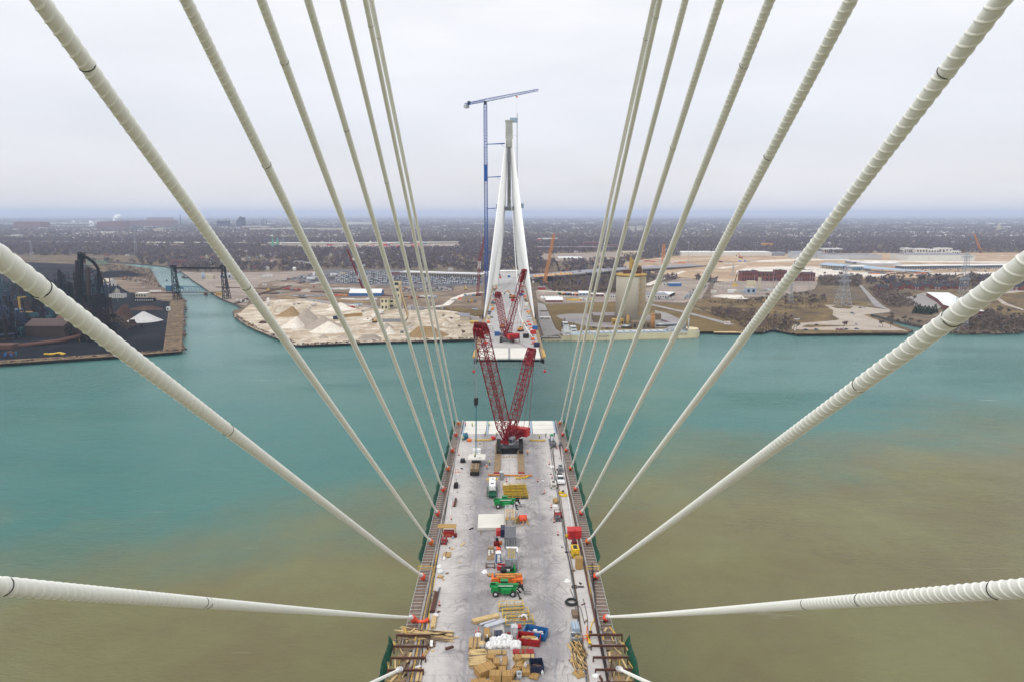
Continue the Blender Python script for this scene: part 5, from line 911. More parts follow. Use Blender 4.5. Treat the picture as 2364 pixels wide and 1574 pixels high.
hose('pipe', [(1295, 1030), (1301, 1080), (1309, 1130), (1316, 1180), (1322, 1224)], .13, 'white', 'long white pipe lying along the right side down to the red shed', 'pipe'); hose('pipe', [(1058, 1018), (1050, 1080), (1043, 1150), (1039, 1203)], .1, 'white', 'long white pipe lying along the left side of the deck', 'pipe')
hose('pipe', [(1367, 1300), (1371, 1360), (1377, 1420), (1387, 1480), (1398, 1545), (1403, 1574)], .17, 'black', 'black pipe along the right kerb', 'pipe'); hose('hose', [(1356, 1320), (1361, 1350), (1368, 1400), (1372, 1428), (1366, 1440), (1361, 1470), (1366, 1490)], .09, 'yellow', 'yellow hose along the right kerb', 'hose'); hose('hose', [(1000, 1315), (1003, 1335), (996, 1375), (991, 1410), (990, 1440), (986, 1455), (978, 1472)], .09, 'yellow', 'yellow hose along the left kerb', 'hose')
for k, pts in enumerate(([(1042, 1030), (1030, 1100), (1018, 1180), (1007, 1250), (998, 1310), (988, 1380), (975, 1450), (962, 1530), (955, 1574)], [(1045, 1035), (1034, 1100), (1023, 1180), (1010, 1260), (1000, 1320), (989, 1390), (979, 1450), (966, 1530), (960, 1574)], [(1048, 1060), (1036, 1130), (1026, 1190), (1013, 1270), (1003, 1330), (993, 1390), (982, 1450), (972, 1530), (966, 1574)])):
    r_ = random.Random(k + 9); hose('hose', [(x + r_.uniform(-1.5, 1.5), y) for x, y in pts], .1, ('midgrey', 'oldwood', 'rubber')[k], ('grey hose closest to the left kerb, running the whole length', 'brown hose between two others along the left kerb', 'black hose on the inner side of the left kerb strip')[k], 'hose')
for s, sd, pxy in ((-1, 'left', (983, 1318)), (1, 'right', (1369, 1318))): put(MB().bar((-1.4, 0, 0), (-1.4, 0, 1.2), .06).bar((1.4, 0, 0), (1.4, 0, 1.2), .06).bar((-1.4, 0, 1.2), (1.4, 0, 1.2), .06).bar((-1.4, 0, .6), (1.4, 0, .6), .05), 'guard_rail', 'yellow', 'yellow tube guard rail beside an orange anchor cover on the %s edge' % sd, 'railing', *pxy)
for s, sd in ((-1, 'left'), (1, 'right')):
    r_ = random.Random(s); mb = MB()
    for k in range(26): y = 96 + k * .6; mb.box(s * r_.uniform(16.2, 20), y - 100, SL * (y - 100) + r_.uniform(-.2, .6), r_.uniform(.1, .4), r_.uniform(1, 3.4), .12, k % 3, r_.uniform(-.5, .5))
    one(mb, 'formwork_debris', ['paleboard', 'oldwood', 'ochre'], 'loose formwork boards among the %s outriggers' % sd, 'boards', (0, 100, dz(100)))
# small clutter: loose timber blocks, cans and plates strewn on the lanes
for k in range(46):
    s = rnd.choice((-1, 1)); y = rnd.uniform(96, 214); x = s * rnd.choice((rnd.uniform(8.5, 15.2), rnd.uniform(12.5, 15.2))); m = rnd.choice(('oldwood', 'midgrey', 'rust', 'white', 'paleboard', 'black'))
    nm = {'oldwood': 'brown', 'midgrey': 'grey', 'rust': 'rust red', 'white': 'white', 'paleboard': 'yellow', 'black': 'black'}[m]; mb = MB(); w_ = rnd.uniform(.15, .5); mb.box(0, 0, 0, w_, w_ * rnd.uniform(1, 4), rnd.uniform(.08, .35), 0, rnd.uniform(0, 3)).box(.2, .1, 0, w_ * .7, w_, .1, 0, rnd.uniform(0, 3))
    one(mb, 'offcut', m, 'small %s scrap lying near the %s edge of the deck' % (nm, 'left' if s < 0 else 'right'), 'scrap', (x, y, dz(y) + .006), 0, '%s scraps by the %s deck edge' % (nm, 'left' if s < 0 else 'right'))
# --- things on the far deck
def fput(mb, name, mats, label, cat, px, py, rz=0, grp=None): return one(mb, name, mats, label, cat, fk(px, py), rz, grp)
def excavator(px, py, rz, label, m='crane_orange', sc_=1.0, fn=fk):
    t = thing('excavator', label, 'excavator', fn(px, py), rz)
    MB().box(-.9, 0, 0, .7, 4, .9).box(.9, 0, 0, .7, 4, .9).build('track', 'rubber', t); MB().box(0, -.3, 1, 2.6, 3.0, 1.2, 0, 0, .95, .9).build('house', m, t); MB().box(-.75, 1.0, 1.2, .95, 1.4, 1.5, 0, 0, .9, .85).build('cab', 'glass', t)
    MB().bar((.3, 1.2, 1.8), (.3, 3.6, 5.2), .35, 0, 4, .28).bar((.3, 3.6, 5.2), (.3, 6.4, 3.2), .26, 0, 4, .2).build('arm', m, t); MB().box(.3, 6.5, 2.2, 1.1, .8, 1.0, 0, 0, .7).build('bucket', 'midgrey', t); t.scale = (sc_,) * 3; return t
excavator(1202, 765, 2.6 + math.pi, 'orange excavator with raised arm right of the far crane'); excavator(1160, 758, 1.2 + math.pi * 1.5, 'yellow machine with a bent arm just behind the far crane', 'ochre'); excavator(1183, 689, 1.0, 'orange machine behind the white panel on the far deck', 'crane_orange', 1.3)
for px, py, c_, lb in ((1123, 772, 'brightred', 'red container box at the left edge of the far deck'), (1231, 771, 'brightred', 'red container box at the right edge of the far deck'), (1206, 677, 'brightred', 'small red box farther back on the right of the far deck'), (1148, 775, 'blue', 'blue box left of the far crane'), (1235, 761, 'blue', 'blue box above the right red container on the far deck'), (1203, 683, 'blue', 'small blue box far back on the right of the far deck'), (1184, 696, 'brightred', 'red box in the middle of the far deck beyond the crane'), (1239, 800, 'navy', 'dark blue box at the right front corner of the far deck'), (1214, 780, 'black', 'dark machine right of the far crane'), (1138, 703, 'midgrey', 'dark grey box on the left of the far deck'), (1175, 641, 'blue', 'blue box at the far end of the deck'), (1154, 643, 'brightred', 'red box at the far end of the deck')):
    t = thing('storage_box', lb, 'box', fk(px, py), .05); MB().box(0, 0, .1, 3.2, 2.6, 2.2).build('body', c_, t); MB().box(0, 0, 2.3, 3.0, 2.4, .1).build('lid', c_, t)
fput(MB().box(0, 0, 0, 19, 4.0, .7), 'precast_panel', 'panelwhite', 'long white panel lying across the far deck behind the booms', 'panel', 1152, 681)
for s, sd in ((-1, 'left'), (1, 'right')):
    for k in range(30):
        y = 372 + k * 13; m = rnd.choice(('white', 'orange', 'paleboard', 'midgrey', 'fluored', 'lightgrey', 'oldwood')); nm = {'white': 'white', 'orange': 'orange', 'paleboard': 'tan', 'midgrey': 'grey', 'fluored': 'red', 'lightgrey': 'pale grey', 'oldwood': 'brown'}[m]
        mb = MB(); mb.box(0, 0, .2, rnd.uniform(1.2, 3), rnd.uniform(1.2, 3.5), rnd.uniform(.5, 1.6), 0, rnd.uniform(-.2, .2)).box(rnd.uniform(-1, 1), rnd.uniform(-1, 1), 0, 2, 1.5, .2, 1)
        one(mb, 'material_pile', [m, 'oldwood'], '%s material pile along the %s edge of the far deck' % (nm, sd), 'material pile', (s * rnd.uniform(12.4, 14.6), y + rnd.uniform(-3, 3), fz(y)), 0, '%s material piles along the %s edge of the far deck' % (nm, sd))
# ================================================================ the far bank: buildings, works, vessels
def front(px0, px1, pyb, pyb1=None, z=3.1):
    a, b = g(px0, pyb, z), g(px1, pyb if pyb1 is None else pyb1, z); c = (a + b) / 2; return c, (b - a).length, math.atan2(b.y - a.y, b.x - a.x), mpp(c)
def building(label, px0, px1, pyb, pyt, depth, wall, roof, name='building', cat='building', win=None, gable=False, pyb1=None, wm='window', ov=.3, door=0, group=None, hf=1.0, rf=.22):
    c, wd, rz, m = front(px0, px1, pyb, pyb1); h = max(2.2, (pyb - pyt) * m * hf)
    t = thing(name, label, cat, c, rz, group); mb = MB().box(0, depth / 2, 0, wd, depth, h)
    if gable == 'x':
        r = depth * rf; mb.add([(-wd / 2, 0, h), (-wd / 2, depth, h), (-wd / 2, depth / 2, h + r), (wd / 2, 0, h), (wd / 2, depth, h), (wd / 2, depth / 2, h + r)], [(0, 2, 1), (3, 4, 5)])
    mb.build('wall', wall, t)
    if gable == 'x':
        r = depth * rf; mb = MB(); v = [(-wd / 2 - ov, -ov, h - .1), (wd / 2 + ov, -ov, h - .1), (wd / 2 + ov, depth / 2, h + r + .15), (-wd / 2 - ov, depth / 2, h + r + .15), (wd / 2 + ov, depth + ov, h - .1), (-wd / 2 - ov, depth + ov, h - .1)]
        v += [(x, y, z - .2) for x, y, z in v]; mb.add(v, [(0, 1, 2, 3), (3, 2, 4, 5), (6, 9, 8, 7), (9, 11, 10, 8), (0, 6, 7, 1), (5, 4, 10, 11), (0, 3, 9, 6), (3, 5, 11, 9), (1, 7, 8, 2), (2, 8, 10, 4)]); mb.build('roof', roof, t)
    else:
        mb = MB().box(0, depth / 2, h, wd + ov, depth + ov, .35)
        for k in range(int(wd * depth / 400)): mb.box(rnd.uniform(-.45, .45) * wd, rnd.uniform(.1, .9) * depth, h + .35, rnd.uniform(1.5, 3.5), rnd.uniform(1.5, 3), rnd.uniform(.8, 1.8))
        mb.build('roof', roof, t)
    if win:
        rows, cols = win; ww, wh = wd / cols * .5, h / rows * .45
        for r in range(rows):
            for k in range(cols):
                o = MB().box((k + .5) / cols * wd - wd / 2, -.04, (r + .3) / rows * h, ww, .12, wh); o.build('window', wm, t)
    if door: MB().box(wd * .3, -.05, 0, min(4, wd * .2), .14, min(4, h * .6)).build('door', 'midgrey', t)
    return t, wd, h, depth
# ---- concrete silo works on the right bank
c, wd, rz, m = front(1425.5, 1494.4, 749); sr = wd / 2
silo = thing('cement_silo', 'huge pale round concrete cement silo behind the moored barge', 'silo', c + Vector((0, sr, 0)), 0)
MB().lathe([(sr, 0), (sr, 56), (sr * .985, 56.4)], 0, 0, 0, 56).build('drum', mat('silocon', (.50, .45, .355), .85, .14, .05) and 'silocon', silo)
mb = MB().lathe([(sr + .7, 55.4), (sr + .9, 57.2), (sr - .6, 57.6), (.5, 58.4)], 0, 0, 0, 40)
for k in range(40): a = 2 * math.pi * k / 40; mb.bar((sr * .99 * math.cos(a), sr * .99 * math.sin(a), 57), (sr * .99 * math.cos(a), sr * .99 * math.sin(a), 58.8), .12)
mb.build('roof', 'ochre', silo); mb = MB().box(-4, -2, 58, 12, 8, 4, 1).box(3.5, 1, 58, 6, 6, 15).box(-1.5, -3, 58, 3, 3, 19).box(8.5, -2, 58, 5, 5, 7, 1).box(2, -6, 60, 6, 3, 5, 2).box(10, 3, 58, 4, 4, 9, 2)
for k in range(14): x, y = rnd.uniform(-7, 12), rnd.uniform(-8, 5); mb.bar((x, y, 58), (x + rnd.uniform(-2, 2), y, rnd.uniform(62, 72)), .3)
for z in (62, 66, 70): mb.box(3.5, 1, z, 8, 8, .3)
mb.build('headhouse', ['ochre', 'rust', 'plywood'], silo); mb = MB()
sx = 1476.5
for k in range(11):
    z0, z1 = 9 + k * 4.4, 9 + (k + 1) * 4.4; x0 = sr * .42 + (0 if k % 2 else 5.2); x1 = sr * .42 + (5.2 if k % 2 else 0); mb.bar((x0, -sr * 1.01, z0), (x1, -sr * 1.01, z1), .42); mb.box(sr * .42 + 2.6, -sr * .99, z1, 6.2, 1.8, .25)
for x in (sr * .42 - .3, sr * .42 + 5.5): mb.bar((x, -sr * 1.02, 4), (x, -sr * 1.02, 58), .22)
mb.build('stair', 'ochre', silo)
def simple(label, px0, px1, pyb, pyt, depth, wall, roof, **k): return building(label, px0, px1, pyb, pyt, depth, wall, roof, **k)
t, wd, h, dp = simple('tall cream elevator house with ochre trim at the foot of the big silo', 1459, 1485, 744, 711, 11, 'walltan', 'ochre'); MB().box(-wd * .2, -.1, h * .7, 1.2, .15, 1.6).build('window', 'window', t); MB().box(wd / 2 + 2, 3, h * .3, 4, 3, 2.4).build('duct', 'rust', t)
simple('wide flat brown shed left of the big silo', 1371, 1427, 745, 729, 26, mat('brownwall', (.20, .145, .09), .8, .2, .1) and 'brownwall', mat('mauveroof', (.27, .235, .245), .85, .2, .1) and 'mauveroof'); simple('brown box store right of the big silo', 1512, 1526, 739, 726, 10, 'brownwall', 'brownwall')
simple('low brown bunker in front of the big silo', 1460, 1501, 761, 744, 12, 'brownwall', 'brownwall', win=(1, 4)); simple('open ochre loading canopy left of the big silo', 1414, 1440, 752, 738, 9, 'ochre', 'ochre', win=(1, 4))
def vat(px, pyb, pyt, w_, m, label, cap='dome', name='silo', cat='silo', legs=False):
    c = g(px, pyb); k = mpp(c); r = w_ * k / 2; h = (pyb - pyt) * k; t = thing(name, label, cat, c); z0 = h * .25 if legs else 0
    MB().lathe([(r * .3, z0 - (r if legs else 0)), (r, z0), (r, h * .92)], 0, 0, 0, 20).build('drum', m, t); MB().lathe([(r * 1.03, h * .92), (r * .9, h * .97), (r * .2, h)], 0, 0, 0, 20).box(0, 0, h, r * .5, r * .5, r * .5).build('cap', m, t)
    mb = MB()
    for z in np.linspace(z0 + .4, h * .9, 5): mb.lathe([(r * 1.01, z), (r * 1.05, z + .12), (r * 1.01, z + .24)], 0, 0, 0, 20)
    mb.bar((0, -r * 1.06, 0), (0, -r * 1.06, h), .12)
    if legs: [mb.bar((r * math.cos(a) * .9, r * math.sin(a) * .9, -.1), (r * math.cos(a) * .9, r * math.sin(a) * .9, z0 + .2), .2) for a in (.8, 2.3, 3.9, 5.5)]
    mb.build('fittings', m, t); return t
vat(1449, 753, 728, 7, 'ochre', 'slim ochre silo at the left foot of the big silo'); vat(1506, 761, 723, 11, mat('rawochre', (.42, .22, .08), .8, .2, .3) and 'rawochre', 'orange brown silo right of the big silo behind the barge'); vat(620, 706, 688, 6, 'white', 'slim white silo at the left end of the gravel yard'); vat(469.5, 645, 629, 6, 'bluegrey', 'blue grey tank beyond the lift bridge')
def tankcar(px, py, rz, label):
    t = thing('tank_car', label, 'rail car', g(px, py), rz, 'rail cars by the silo'); mb = MB(); mb.bar((-7, 0, 2.8), (7, 0, 2.8), 1.55, 0, 14).bar((-7.4, 0, 2.8), (-7, 0, 2.8), 1.1, 0, 12).bar((7, 0, 2.8), (7.4, 0, 2.8), 1.1, 0, 12).box(0, 0, 4.2, 2, 1, .6); mb.build('tank', 'steel', t); MB().box(0, 0, 1, 15, 1.6, .4).box(-5, 0, .2, 3, 1.8, .8).box(5, 0, .2, 3, 1.8, .8).build('bogie', 'black', t)
for px, lb in ((1449, 'grey rail tank car left of the orange brown silo'), (1528, 'grey rail tank car just right of the orange brown silo'), (1546, 'second grey rail tank car right of the orange brown silo'), (1563, 'rightmost grey rail tank car by the silo works')): tankcar(px, 758.5 - (px - 1449) * .05, -.03, lb)
# ---- barge and tug
a, b = g(1319, 788, 0), g(1622.5, 781, 0); ln = (b - a).length; rz = math.atan2(b.y - a.y, b.x - a.x)
barge = thing('cargo_barge', 'long cream cargo barge moored in front of the cement silo', 'barge', a, rz)
def hull(mb, ln, bm, z0, z1, mi=0, mt=None, bow=14, st=3, ins=0):
    pts = [(st * .4, ins)] + [(ln - bow, ins)] + [(ln - bow + bow * math.sin(t_), bm / 2 - (bm / 2 - ins) * math.cos(t_)) for t_ in np.linspace(.25, math.pi - .25, 9)] + [(ln - bow, bm - ins), (st * .4, bm - ins), (0, bm - st), (0, st)]
    return mb.prism(pts, z0, z1, mi, mt)
hm = NT('hullcream'); X, Y, Z = hm.xyz(); cc = hm.mix(hm.ramp(hm.noise(.12, 6), .3, .7), (.64, .57, .375), (.56, .48, .30)); cc = hm.mix(hm.math('MULTIPLY', hm.ramp(Z, 1.3, .2), hm.ramp(hm.noise(.5, 6, .7, hm.stretch(1, 1, .2)), .42, .6)), cc, (.2, .085, .03)); cc = hm.mix(hm.math('MULTIPLY', hm.ramp(hm.math('PINGPONG', X, 6.2), .18, .06), .35), cc, (.3, .22, .12)); hm.done(cc, .55)
mb = MB(); hull(mb, ln, 22, -1.2, 6.6, 0, 1); mb.build('hull', ['hullcream', 'bluegrey'], barge)
mb = MB(); mb.box(ln * .5, .15, 6.6, ln * .86, .25, .6).box(ln * .5, 21.8, 6.6, ln * .86, .25, .6); mb.build('bulwark', 'hullcream', barge); MB().prism([(ln - 15, 1.2), (ln - 15, 20.8), (ln - 6, 19.4), (ln - 1.5, 14), (ln - 1.5, 8), (ln - 6, 2.6)], 6.6, 9.3).build('forecastle', 'hullcream', barge)
mb = MB()
for k in range(12): x = 18 + k * 7.4; mb.box(x, 11, 6.6, 5.6, 11, 1.0); mb.box(x, 11, 7.6, 5.2, 10.4, .2, 1)
mb.box(ln * .3, 3, 6.6, 30, .5, .8).build('hatch_cover', ['bluegrey', 'lightgrey'], barge); mb = MB(); mb.bar((18, 4, 7.6), (108, 4, 7.8), .35, 0, 6).build('deck_pipe', 'lightgrey', barge)
mb = MB().box(ln - 26, 11, 6.6, 7, 9, 3).lathe([(1.6, 9.6), (1.8, 12.5), (2.8, 14.5), (2.2, 17.5), (.8, 18.4)], ln - 19, 10, 0, 14).lathe([(.9, 9), (.9, 19)], ln - 15.5, 12, 0, 10).lathe([(.6, 9), (.6, 20.5)], ln - 13, 9, 0, 8).bar((ln - 40, 11, 8), (ln - 22, 11, 13), .6, 0, 8).bar((ln - 34, 7, 7), (ln - 30, 7, 11), .5).bar((ln - 12, 10, 9), (ln - 12, 10, 24), .25)
for k in range(22): x, y = ln - rnd.uniform(12, 40), rnd.uniform(3, 18); mb.box(x, y, 6.6, rnd.uniform(.8, 2.5), rnd.uniform(.8, 2.5), rnd.uniform(.8, 3.2), rnd.randint(0, 1))
mb.build('unloading_gear', ['lightgrey', 'grey'], barge)
def text(body, size, m, parent, loc, rot=(R90, 0, 0), ex=.02):
    cu = bpy.data.curves.new('lettering', 'FONT'); cu.body = body; cu.size = size; cu.extrude = ex; cu.materials.append(M[m]); o = bpy.data.objects.new('tmp', cu); COL.objects.link(o); me = bpy.data.meshes.new_from_object(o.evaluated_get(bpy.context.evaluated_depsgraph_get())); bpy.data.objects.remove(o); o = bpy.data.objects.new('lettering', me); COL.objects.link(o); o.parent = parent; o.location = loc; o.rotation_euler = rot; return o
k_ = ln / 303.5
mat('ink', (.03, .035, .06), .6, .2); mat('logoblue', (.05, .35, .70), .5, .1); mat('logogreen', (.25, .6, .15), .5, .1)
text('HOLCIM', 3.1, 'ink', barge, (60 * k_, -.06, 3.6)); text('HOLCIM', 3.1, 'ink', barge, (241 * k_, -.06, 4.0))
for x in (55.5 * k_, 236.5 * k_): MB().bar((x, -.05, 4.9), (x, .05, 4.9), 1.6, 0, 14).bar((x - .7, -.08, 4.2), (x - .7, .02, 4.2), 1.0, 1, 12).build('emblem', ['logoblue', 'logogreen'], barge)
tug = thing('tug_boat', 'tug with a white wheelhouse tower pushed into the left end of the cream barge', 'tug', a + Vector((-30.5 * math.cos(rz), -30.5 * math.sin(rz) + 3, 0)), rz)
mb = MB().prism([(0, 6), (1.5, 2), (5, .5), (31, .5), (34, 3), (34, 13), (31, 15.5), (5, 15.5), (1.5, 14), (0, 10)], -1, 2.4, 0, 1).prism([(20, .6), (31, .6), (33.5, 3), (33.5, 13), (31, 15.4), (20, 15.4)], 2.4, 5.2, 0, 1); mb.build('hull', ['hullcream', 'oldwood'], tug)
MB().box(27.5, 8, 5.2, 9.5, 11, 4.6, 0, 0, .97, .97).box(26.5, 8, 9.8, 6.2, 7.5, 5.6, 0, 0, .9, .94).box(25.5, 8, 15.4, 4.8, 6.5, 3.0, 0, 0, .96, .96).box(25.5, 8, 18.4, 5.4, 7, .3).box(33.5, 8, 5.4, 8, 11, 3).box(34, 8, 8.4, 6.5, 9, 3.0).box(34, 8, 11.4, 5, 7.5, 2.7).box(34, 8, 14.1, 5.6, 8, .25).build('superstructure', 'white', tug)
mb = MB().box(25.5, 4.62, 16.4, 4.2, .1, 1.1).box(34, 4.18, 12.2, 4.4, .1, 1.0).box(34, 3.42, 9.4, 5.4, .1, .8).box(27.5, 2.44, 7.2, 6, .1, .6); mb.build('window', 'window', tug); mb = MB().bar((25, 8, 18.6), (25, 8, 24), .16).bar((23.4, 8, 21), (26.6, 8, 21), .12).box(24.8, 8, 21.6, 2.2, .4, .4).bar((34, 6, 14), (34, 6, 20), .12).bar((36, 10, 14), (36, 10, 18), .12).lathe([(.8, 13), (.7, 17.5)], 23, 11, 0, 10); mb.build('mast', 'black', tug); mb = MB().box(12, 8, 2.4, 12, 8, 1.0).bar((8, 8, 2.4), (8, 8, 4.2), .5, 0, 8).bar((18, 5, 3), (23, 9, 6), .2); mb.build('deck_gear', 'soot', tug)
# dock and sign
one(MB().box(0, 0, 0, 30, 12, .8).box(0, -6, -3, 30, .6, 3.4, 1), 'dock', ['paleboard', 'black'], 'low timber dock at the right end of the cream barge', 'dock', g(1680, 768, 2.2) + Vector((0, 3, 0)), -.05); c = g(1252, 780, 3); one(MB().box(0, 0, 0, 26, 8, .5).box(0, -4, -3.2, 26, .4, 3.2, 1), 'dock', ['pave', 'black'], 'grey quay apron beside the tug at the left end of the barge', 'dock', c + Vector((12, 4, 0)), 0)
t = thing('river_sign', 'white sign board on three posts at the water edge right of the barge', 'sign', g(1678, 758), -.1); [MB().box(x, 0, 0, .3, .3, 6).build('post', 'oldwood', t) for x in (-2.4, 0, 2.4)]; MB().box(0, -.2, 4.6, 6.6, .2, 3.4).build('board', 'white', t); MB().box(0, -.34, 6.6, 5.4, .06, .5).box(0, -.34, 5.6, 4.8, .06, .4).build('faded_lines', 'red', t)
# ---- vehicles
CARC = ['white', 'carsilver', 'cargrey', 'black', 'carblue', 'carred']; CN = ['white', 'silver', 'grey', 'black', 'dark blue', 'dark red']; _cm = {}
def car_mesh(ci):
    if ci not in _cm:
        mb = MB(); V = CV * np.array((2.25, .9, 1)); mb.add(V, CF); mb.m = [0 if m_ == 0 else 1 for m_ in CM]
        for x in (-1.35, 1.35):
            for y in (-.78, .78): mb.wheel(x, y, .32, .32, .22, 'y', 2, None, 10)
        _cm[ci] = mb.mesh('car', [CARC[ci], 'glass', 'rubber'])
    return _cm[ci]
def car(p, rz, ci, label, group=None):
    o = bpy.data.objects.new('car', car_mesh(ci)); COL.objects.link(o); o.location = p; o.rotation_euler = (0, 0, rz); return tag(o, label, 'car', group)
for px, py, ci, rz, lb in ((1860, 762, 4, .2, 'blue car at the left of the riverside park lot'), (1884, 761.5, 4, .1, 'dark blue car second from the left along the park edge'), (1885.5, 751, 3, .1, 'dark car standing alone behind the park edge row'), (1934, 761.5, 5, .1, 'dark red car under the bare tree in the park, leftmost of three'), (1943, 761.5, 5, .2, 'dark red car under the bare tree in the park, middle of three'), (1953.5, 761, 3, .3, 'black car under the bare tree in the park, rightmost of three'), (1977.5, 760, 4, -.2, 'dark blue car right of the bare tree in the park'),
    (1977, 749.5, 1, -.3, 'silver car behind the dark blue one in the park'), (2031, 754.5, 0, -.2, 'white car at the right of the park lot'), (1967, 723.5, 3, .2, 'dark car beside the upper park lot'), (1970, 725.5, 1, .2, 'silver car in front of a dark one at the upper park lot'), (1986, 711, 3, .1, 'dark car by the pylon, left of the pair'), (1996, 711, 1, .1, 'silver car by the pylon, right of the pair'),
    (838, 720, 4, .6, 'dark blue car beside the lane left of the cream works'), (846, 716, 0, .6, 'white car beside the lane left of the cream works'), (1042, 735, 3, -1.0, 'dark car on the gravel near the far bridge'), (1060, 753, 3, -.9, 'dark car on the sand near the far bridge front'), (690, 703, 3, 0, 'dark car on the dirt road behind the sand heaps'), (743, 702, 0, 0, 'white van like car on the dirt road'), (680, 704, 4, 0, 'blue car on the dirt road, left one'), (1372, 757, 3, .1, 'dark car by the silo driveway, left one'), (1403, 759, 3, .1, 'dark car by the silo driveway, right one'), (1530, 741, 3, -.3, 'black car right of the brown store'), (1538, 743, 5, -.3, 'red car right of the brown store'), (1348, 737, 3, 0, 'dark car on the silo driveway loop'), (540, 680, 0, .3, 'white car on the yard right of the lift bridge'), (568, 685, 0, .3, 'white pickup like car on the yard road'), (333, 647, 0, 0, 'white car on the black island beside the canal'), (331, 664, 0, 0, 'white car near the white hut on the island'), (331, 657, 5, 0, 'red car on the island beside the canal'), (317, 653, 1, 0, 'silver car on the island beside the canal')):
    car(g(px, py, 3.9), rz, ci, lb)
def rows(c4, nr, nc, fill=.9):
    q = [g(x, y, 3) for x, y in c4]; out_ = []
    for i in range(nr):
        for j_ in range(nc):
            if rg.random() > fill: continue
            u, v = (j_ + .5) / nc, (i + .5) / nr; a_ = q[0].lerp(q[1], u); b_ = q[3].lerp(q[2], u); p = a_.lerp(b_, v); out_.append((p.x + rg.normal(0, .3), p.y + rg.normal(0, .4)))
    return out_
CPW = [.17, .19, .23, .24, .12, .05]
pl = rows([(775, 655), (1110, 659), (1116, 632), (775, 628)], 34, 62, .86); pl += rows([(640, 650), (770, 655), (772, 636), (690, 638)], 8, 20, .6); pl += rows([(925, 676), (1045, 674), (1050, 664), (925, 666)], 5, 30, .85); pl = np.array(pl); o_ = np.argsort(pl[:, 1]); pl = pl[o_]
for p in pl[:170]: ci = int(rg.choice(6, p=CPW)); car((p[0], p[1], 3.9), rg.choice([.2, .2 + math.pi]), ci, '%s car in the front rows of the big lot left of the white tower' % CN[ci], '%s cars parked in the big lot' % CN[ci])
fp = pl[170:]; k = len(fp); tag(stamp('parked_cars', CV, CF, CM, fp, np.full(k, .2), np.full(k, 2.25), np.full(k, .9), np.full(k, 1.), 3.8, CARC + ['glass'], rg.choice(6, k, p=CPW), np.full(k, 6)), kind='stuff')
for p in rows([(1571, 694), (1600, 690), (1640, 658), (1612, 662)], 16, 8, .8) + rows([(1512, 693), (1558, 696), (1556, 691), (1512, 688)], 2, 16, .7): ci = int(rg.choice(6, p=[.5, .2, .1, .1, .07, .03])); car((p[0], p[1], 3.9), rg.choice([.9, .9 + math.pi]), ci, '%s car parked in the rows right of the silo' % CN[ci], '%s cars parked right of the silo' % CN[ci])
for p in rows([(2000, 627), (2300, 632), (2300, 622), (2150, 622)], 3, 40, .5): ci = int(rg.choice(6, p=CPW)); car((p[0], p[1], 4.4), .1, ci, '%s car parked before the long dark dock at the far right' % CN[ci], '%s cars at the far right dock' % CN[ci])
def mixer(px, py, rz, label):
    t = thing('mixer_truck', label, 'truck', g(px, py, 3.9), rz); MB().box(0, 0, .9, 8, 2.3, .4).box(3.4, 0, 1.1, 1.8, 2.3, 1.9, 0, 0, .9).build('cab', 'white', t); mb = MB(); mb.bar((-3.6, 0, 3.2), (-1.2, 0, 2.7), .8, 0, 12, 1.35).bar((-1.2, 0, 2.7), (2.2, 0, 2.3), 1.35, 0, 12, .7); mb.build('drum', 'white', t)
    [MB().wheel(x, y, .5, .5, .4, 'y').build('wheel', 'rubber', t) for x in (-3, -1.8, 3) for y in (-1, 1)]
for px, py, lb in ((547, 697, 'leftmost of the white mixer trucks on the quay'), (556.5, 698.5, 'second from the left of the white mixer trucks on the quay'), (567.5, 698.5, 'third from the left of the white mixer trucks on the quay'), (588, 701, 'white mixer truck apart from the others, behind the cable'), (715, 711.5, 'white mixer truck behind the ochre heap, front one'), (722, 706, 'white mixer truck behind the ochre heap, middle one'), (729, 704.5, 'white mixer truck behind the ochre heap, back one'), (883, 724, 'white mixer truck beside the cream works')): mixer(px, py, 1.9, lb)
def lorry(px, py, rz, c1, c2, label, ln=12, fn=None):
    t = thing('lorry', label, 'truck', g(px, py, 3.9), rz); MB().box(ln / 2 - 1, 0, .8, 2.2, 2.4, 2.4, 0, 0, .9).build('cab', c1, t); MB().box(-1.4, 0, 1.1, ln - 3, 2.5, 2.7).build('trailer', c2, t); [MB().wheel(x, y, .5, .5, .4, 'y').build('wheel', 'rubber', t) for x in (-ln / 2 + 1, -ln / 2 + 2.4, ln / 2 - 1) for y in (-1, 1)]
lorry(809, 713, .6, 'brightred', 'red', 'red lorry right of the gravel heap, front one'); lorry(817, 710, .6, 'white', 'white', 'white lorry beside the red one right of the gravel heap'); lorry(826, 707, .6, 'white', 'bluegrey', 'white and blue lorry right of the gravel heap, back one'); lorry(359, 676, .05, 'white', 'white', 'long white lorry on the bridge road by the canal', 17); lorry(257, 559, .03, 'white', 'white', 'white lorry on the far highway, left one', 22); lorry(333, 559, .03, 'white', 'white', 'white lorry on the far highway, right one', 22)
excavator(1710, 597, .5, 'large orange excavator on the sandy plaza ground', 'crane_orange', 2.6, lambda x, y: g(x, y, 3.6)); excavator(865, 744, 1.3, 'yellow loader on the sand left of the conveyor', 'ochre', 1.4, lambda x, y: g(x, y, 3.6)); excavator(1075, 669, .3, 'yellow digger near the haul road', 'yellow', 1.3, lambda x, y: g(x, y, 3.6)); excavator(286, 646, 0, 'orange digger on the black island', 'crane_orange', 1.3, lambda x, y: g(x, y, 3.6))
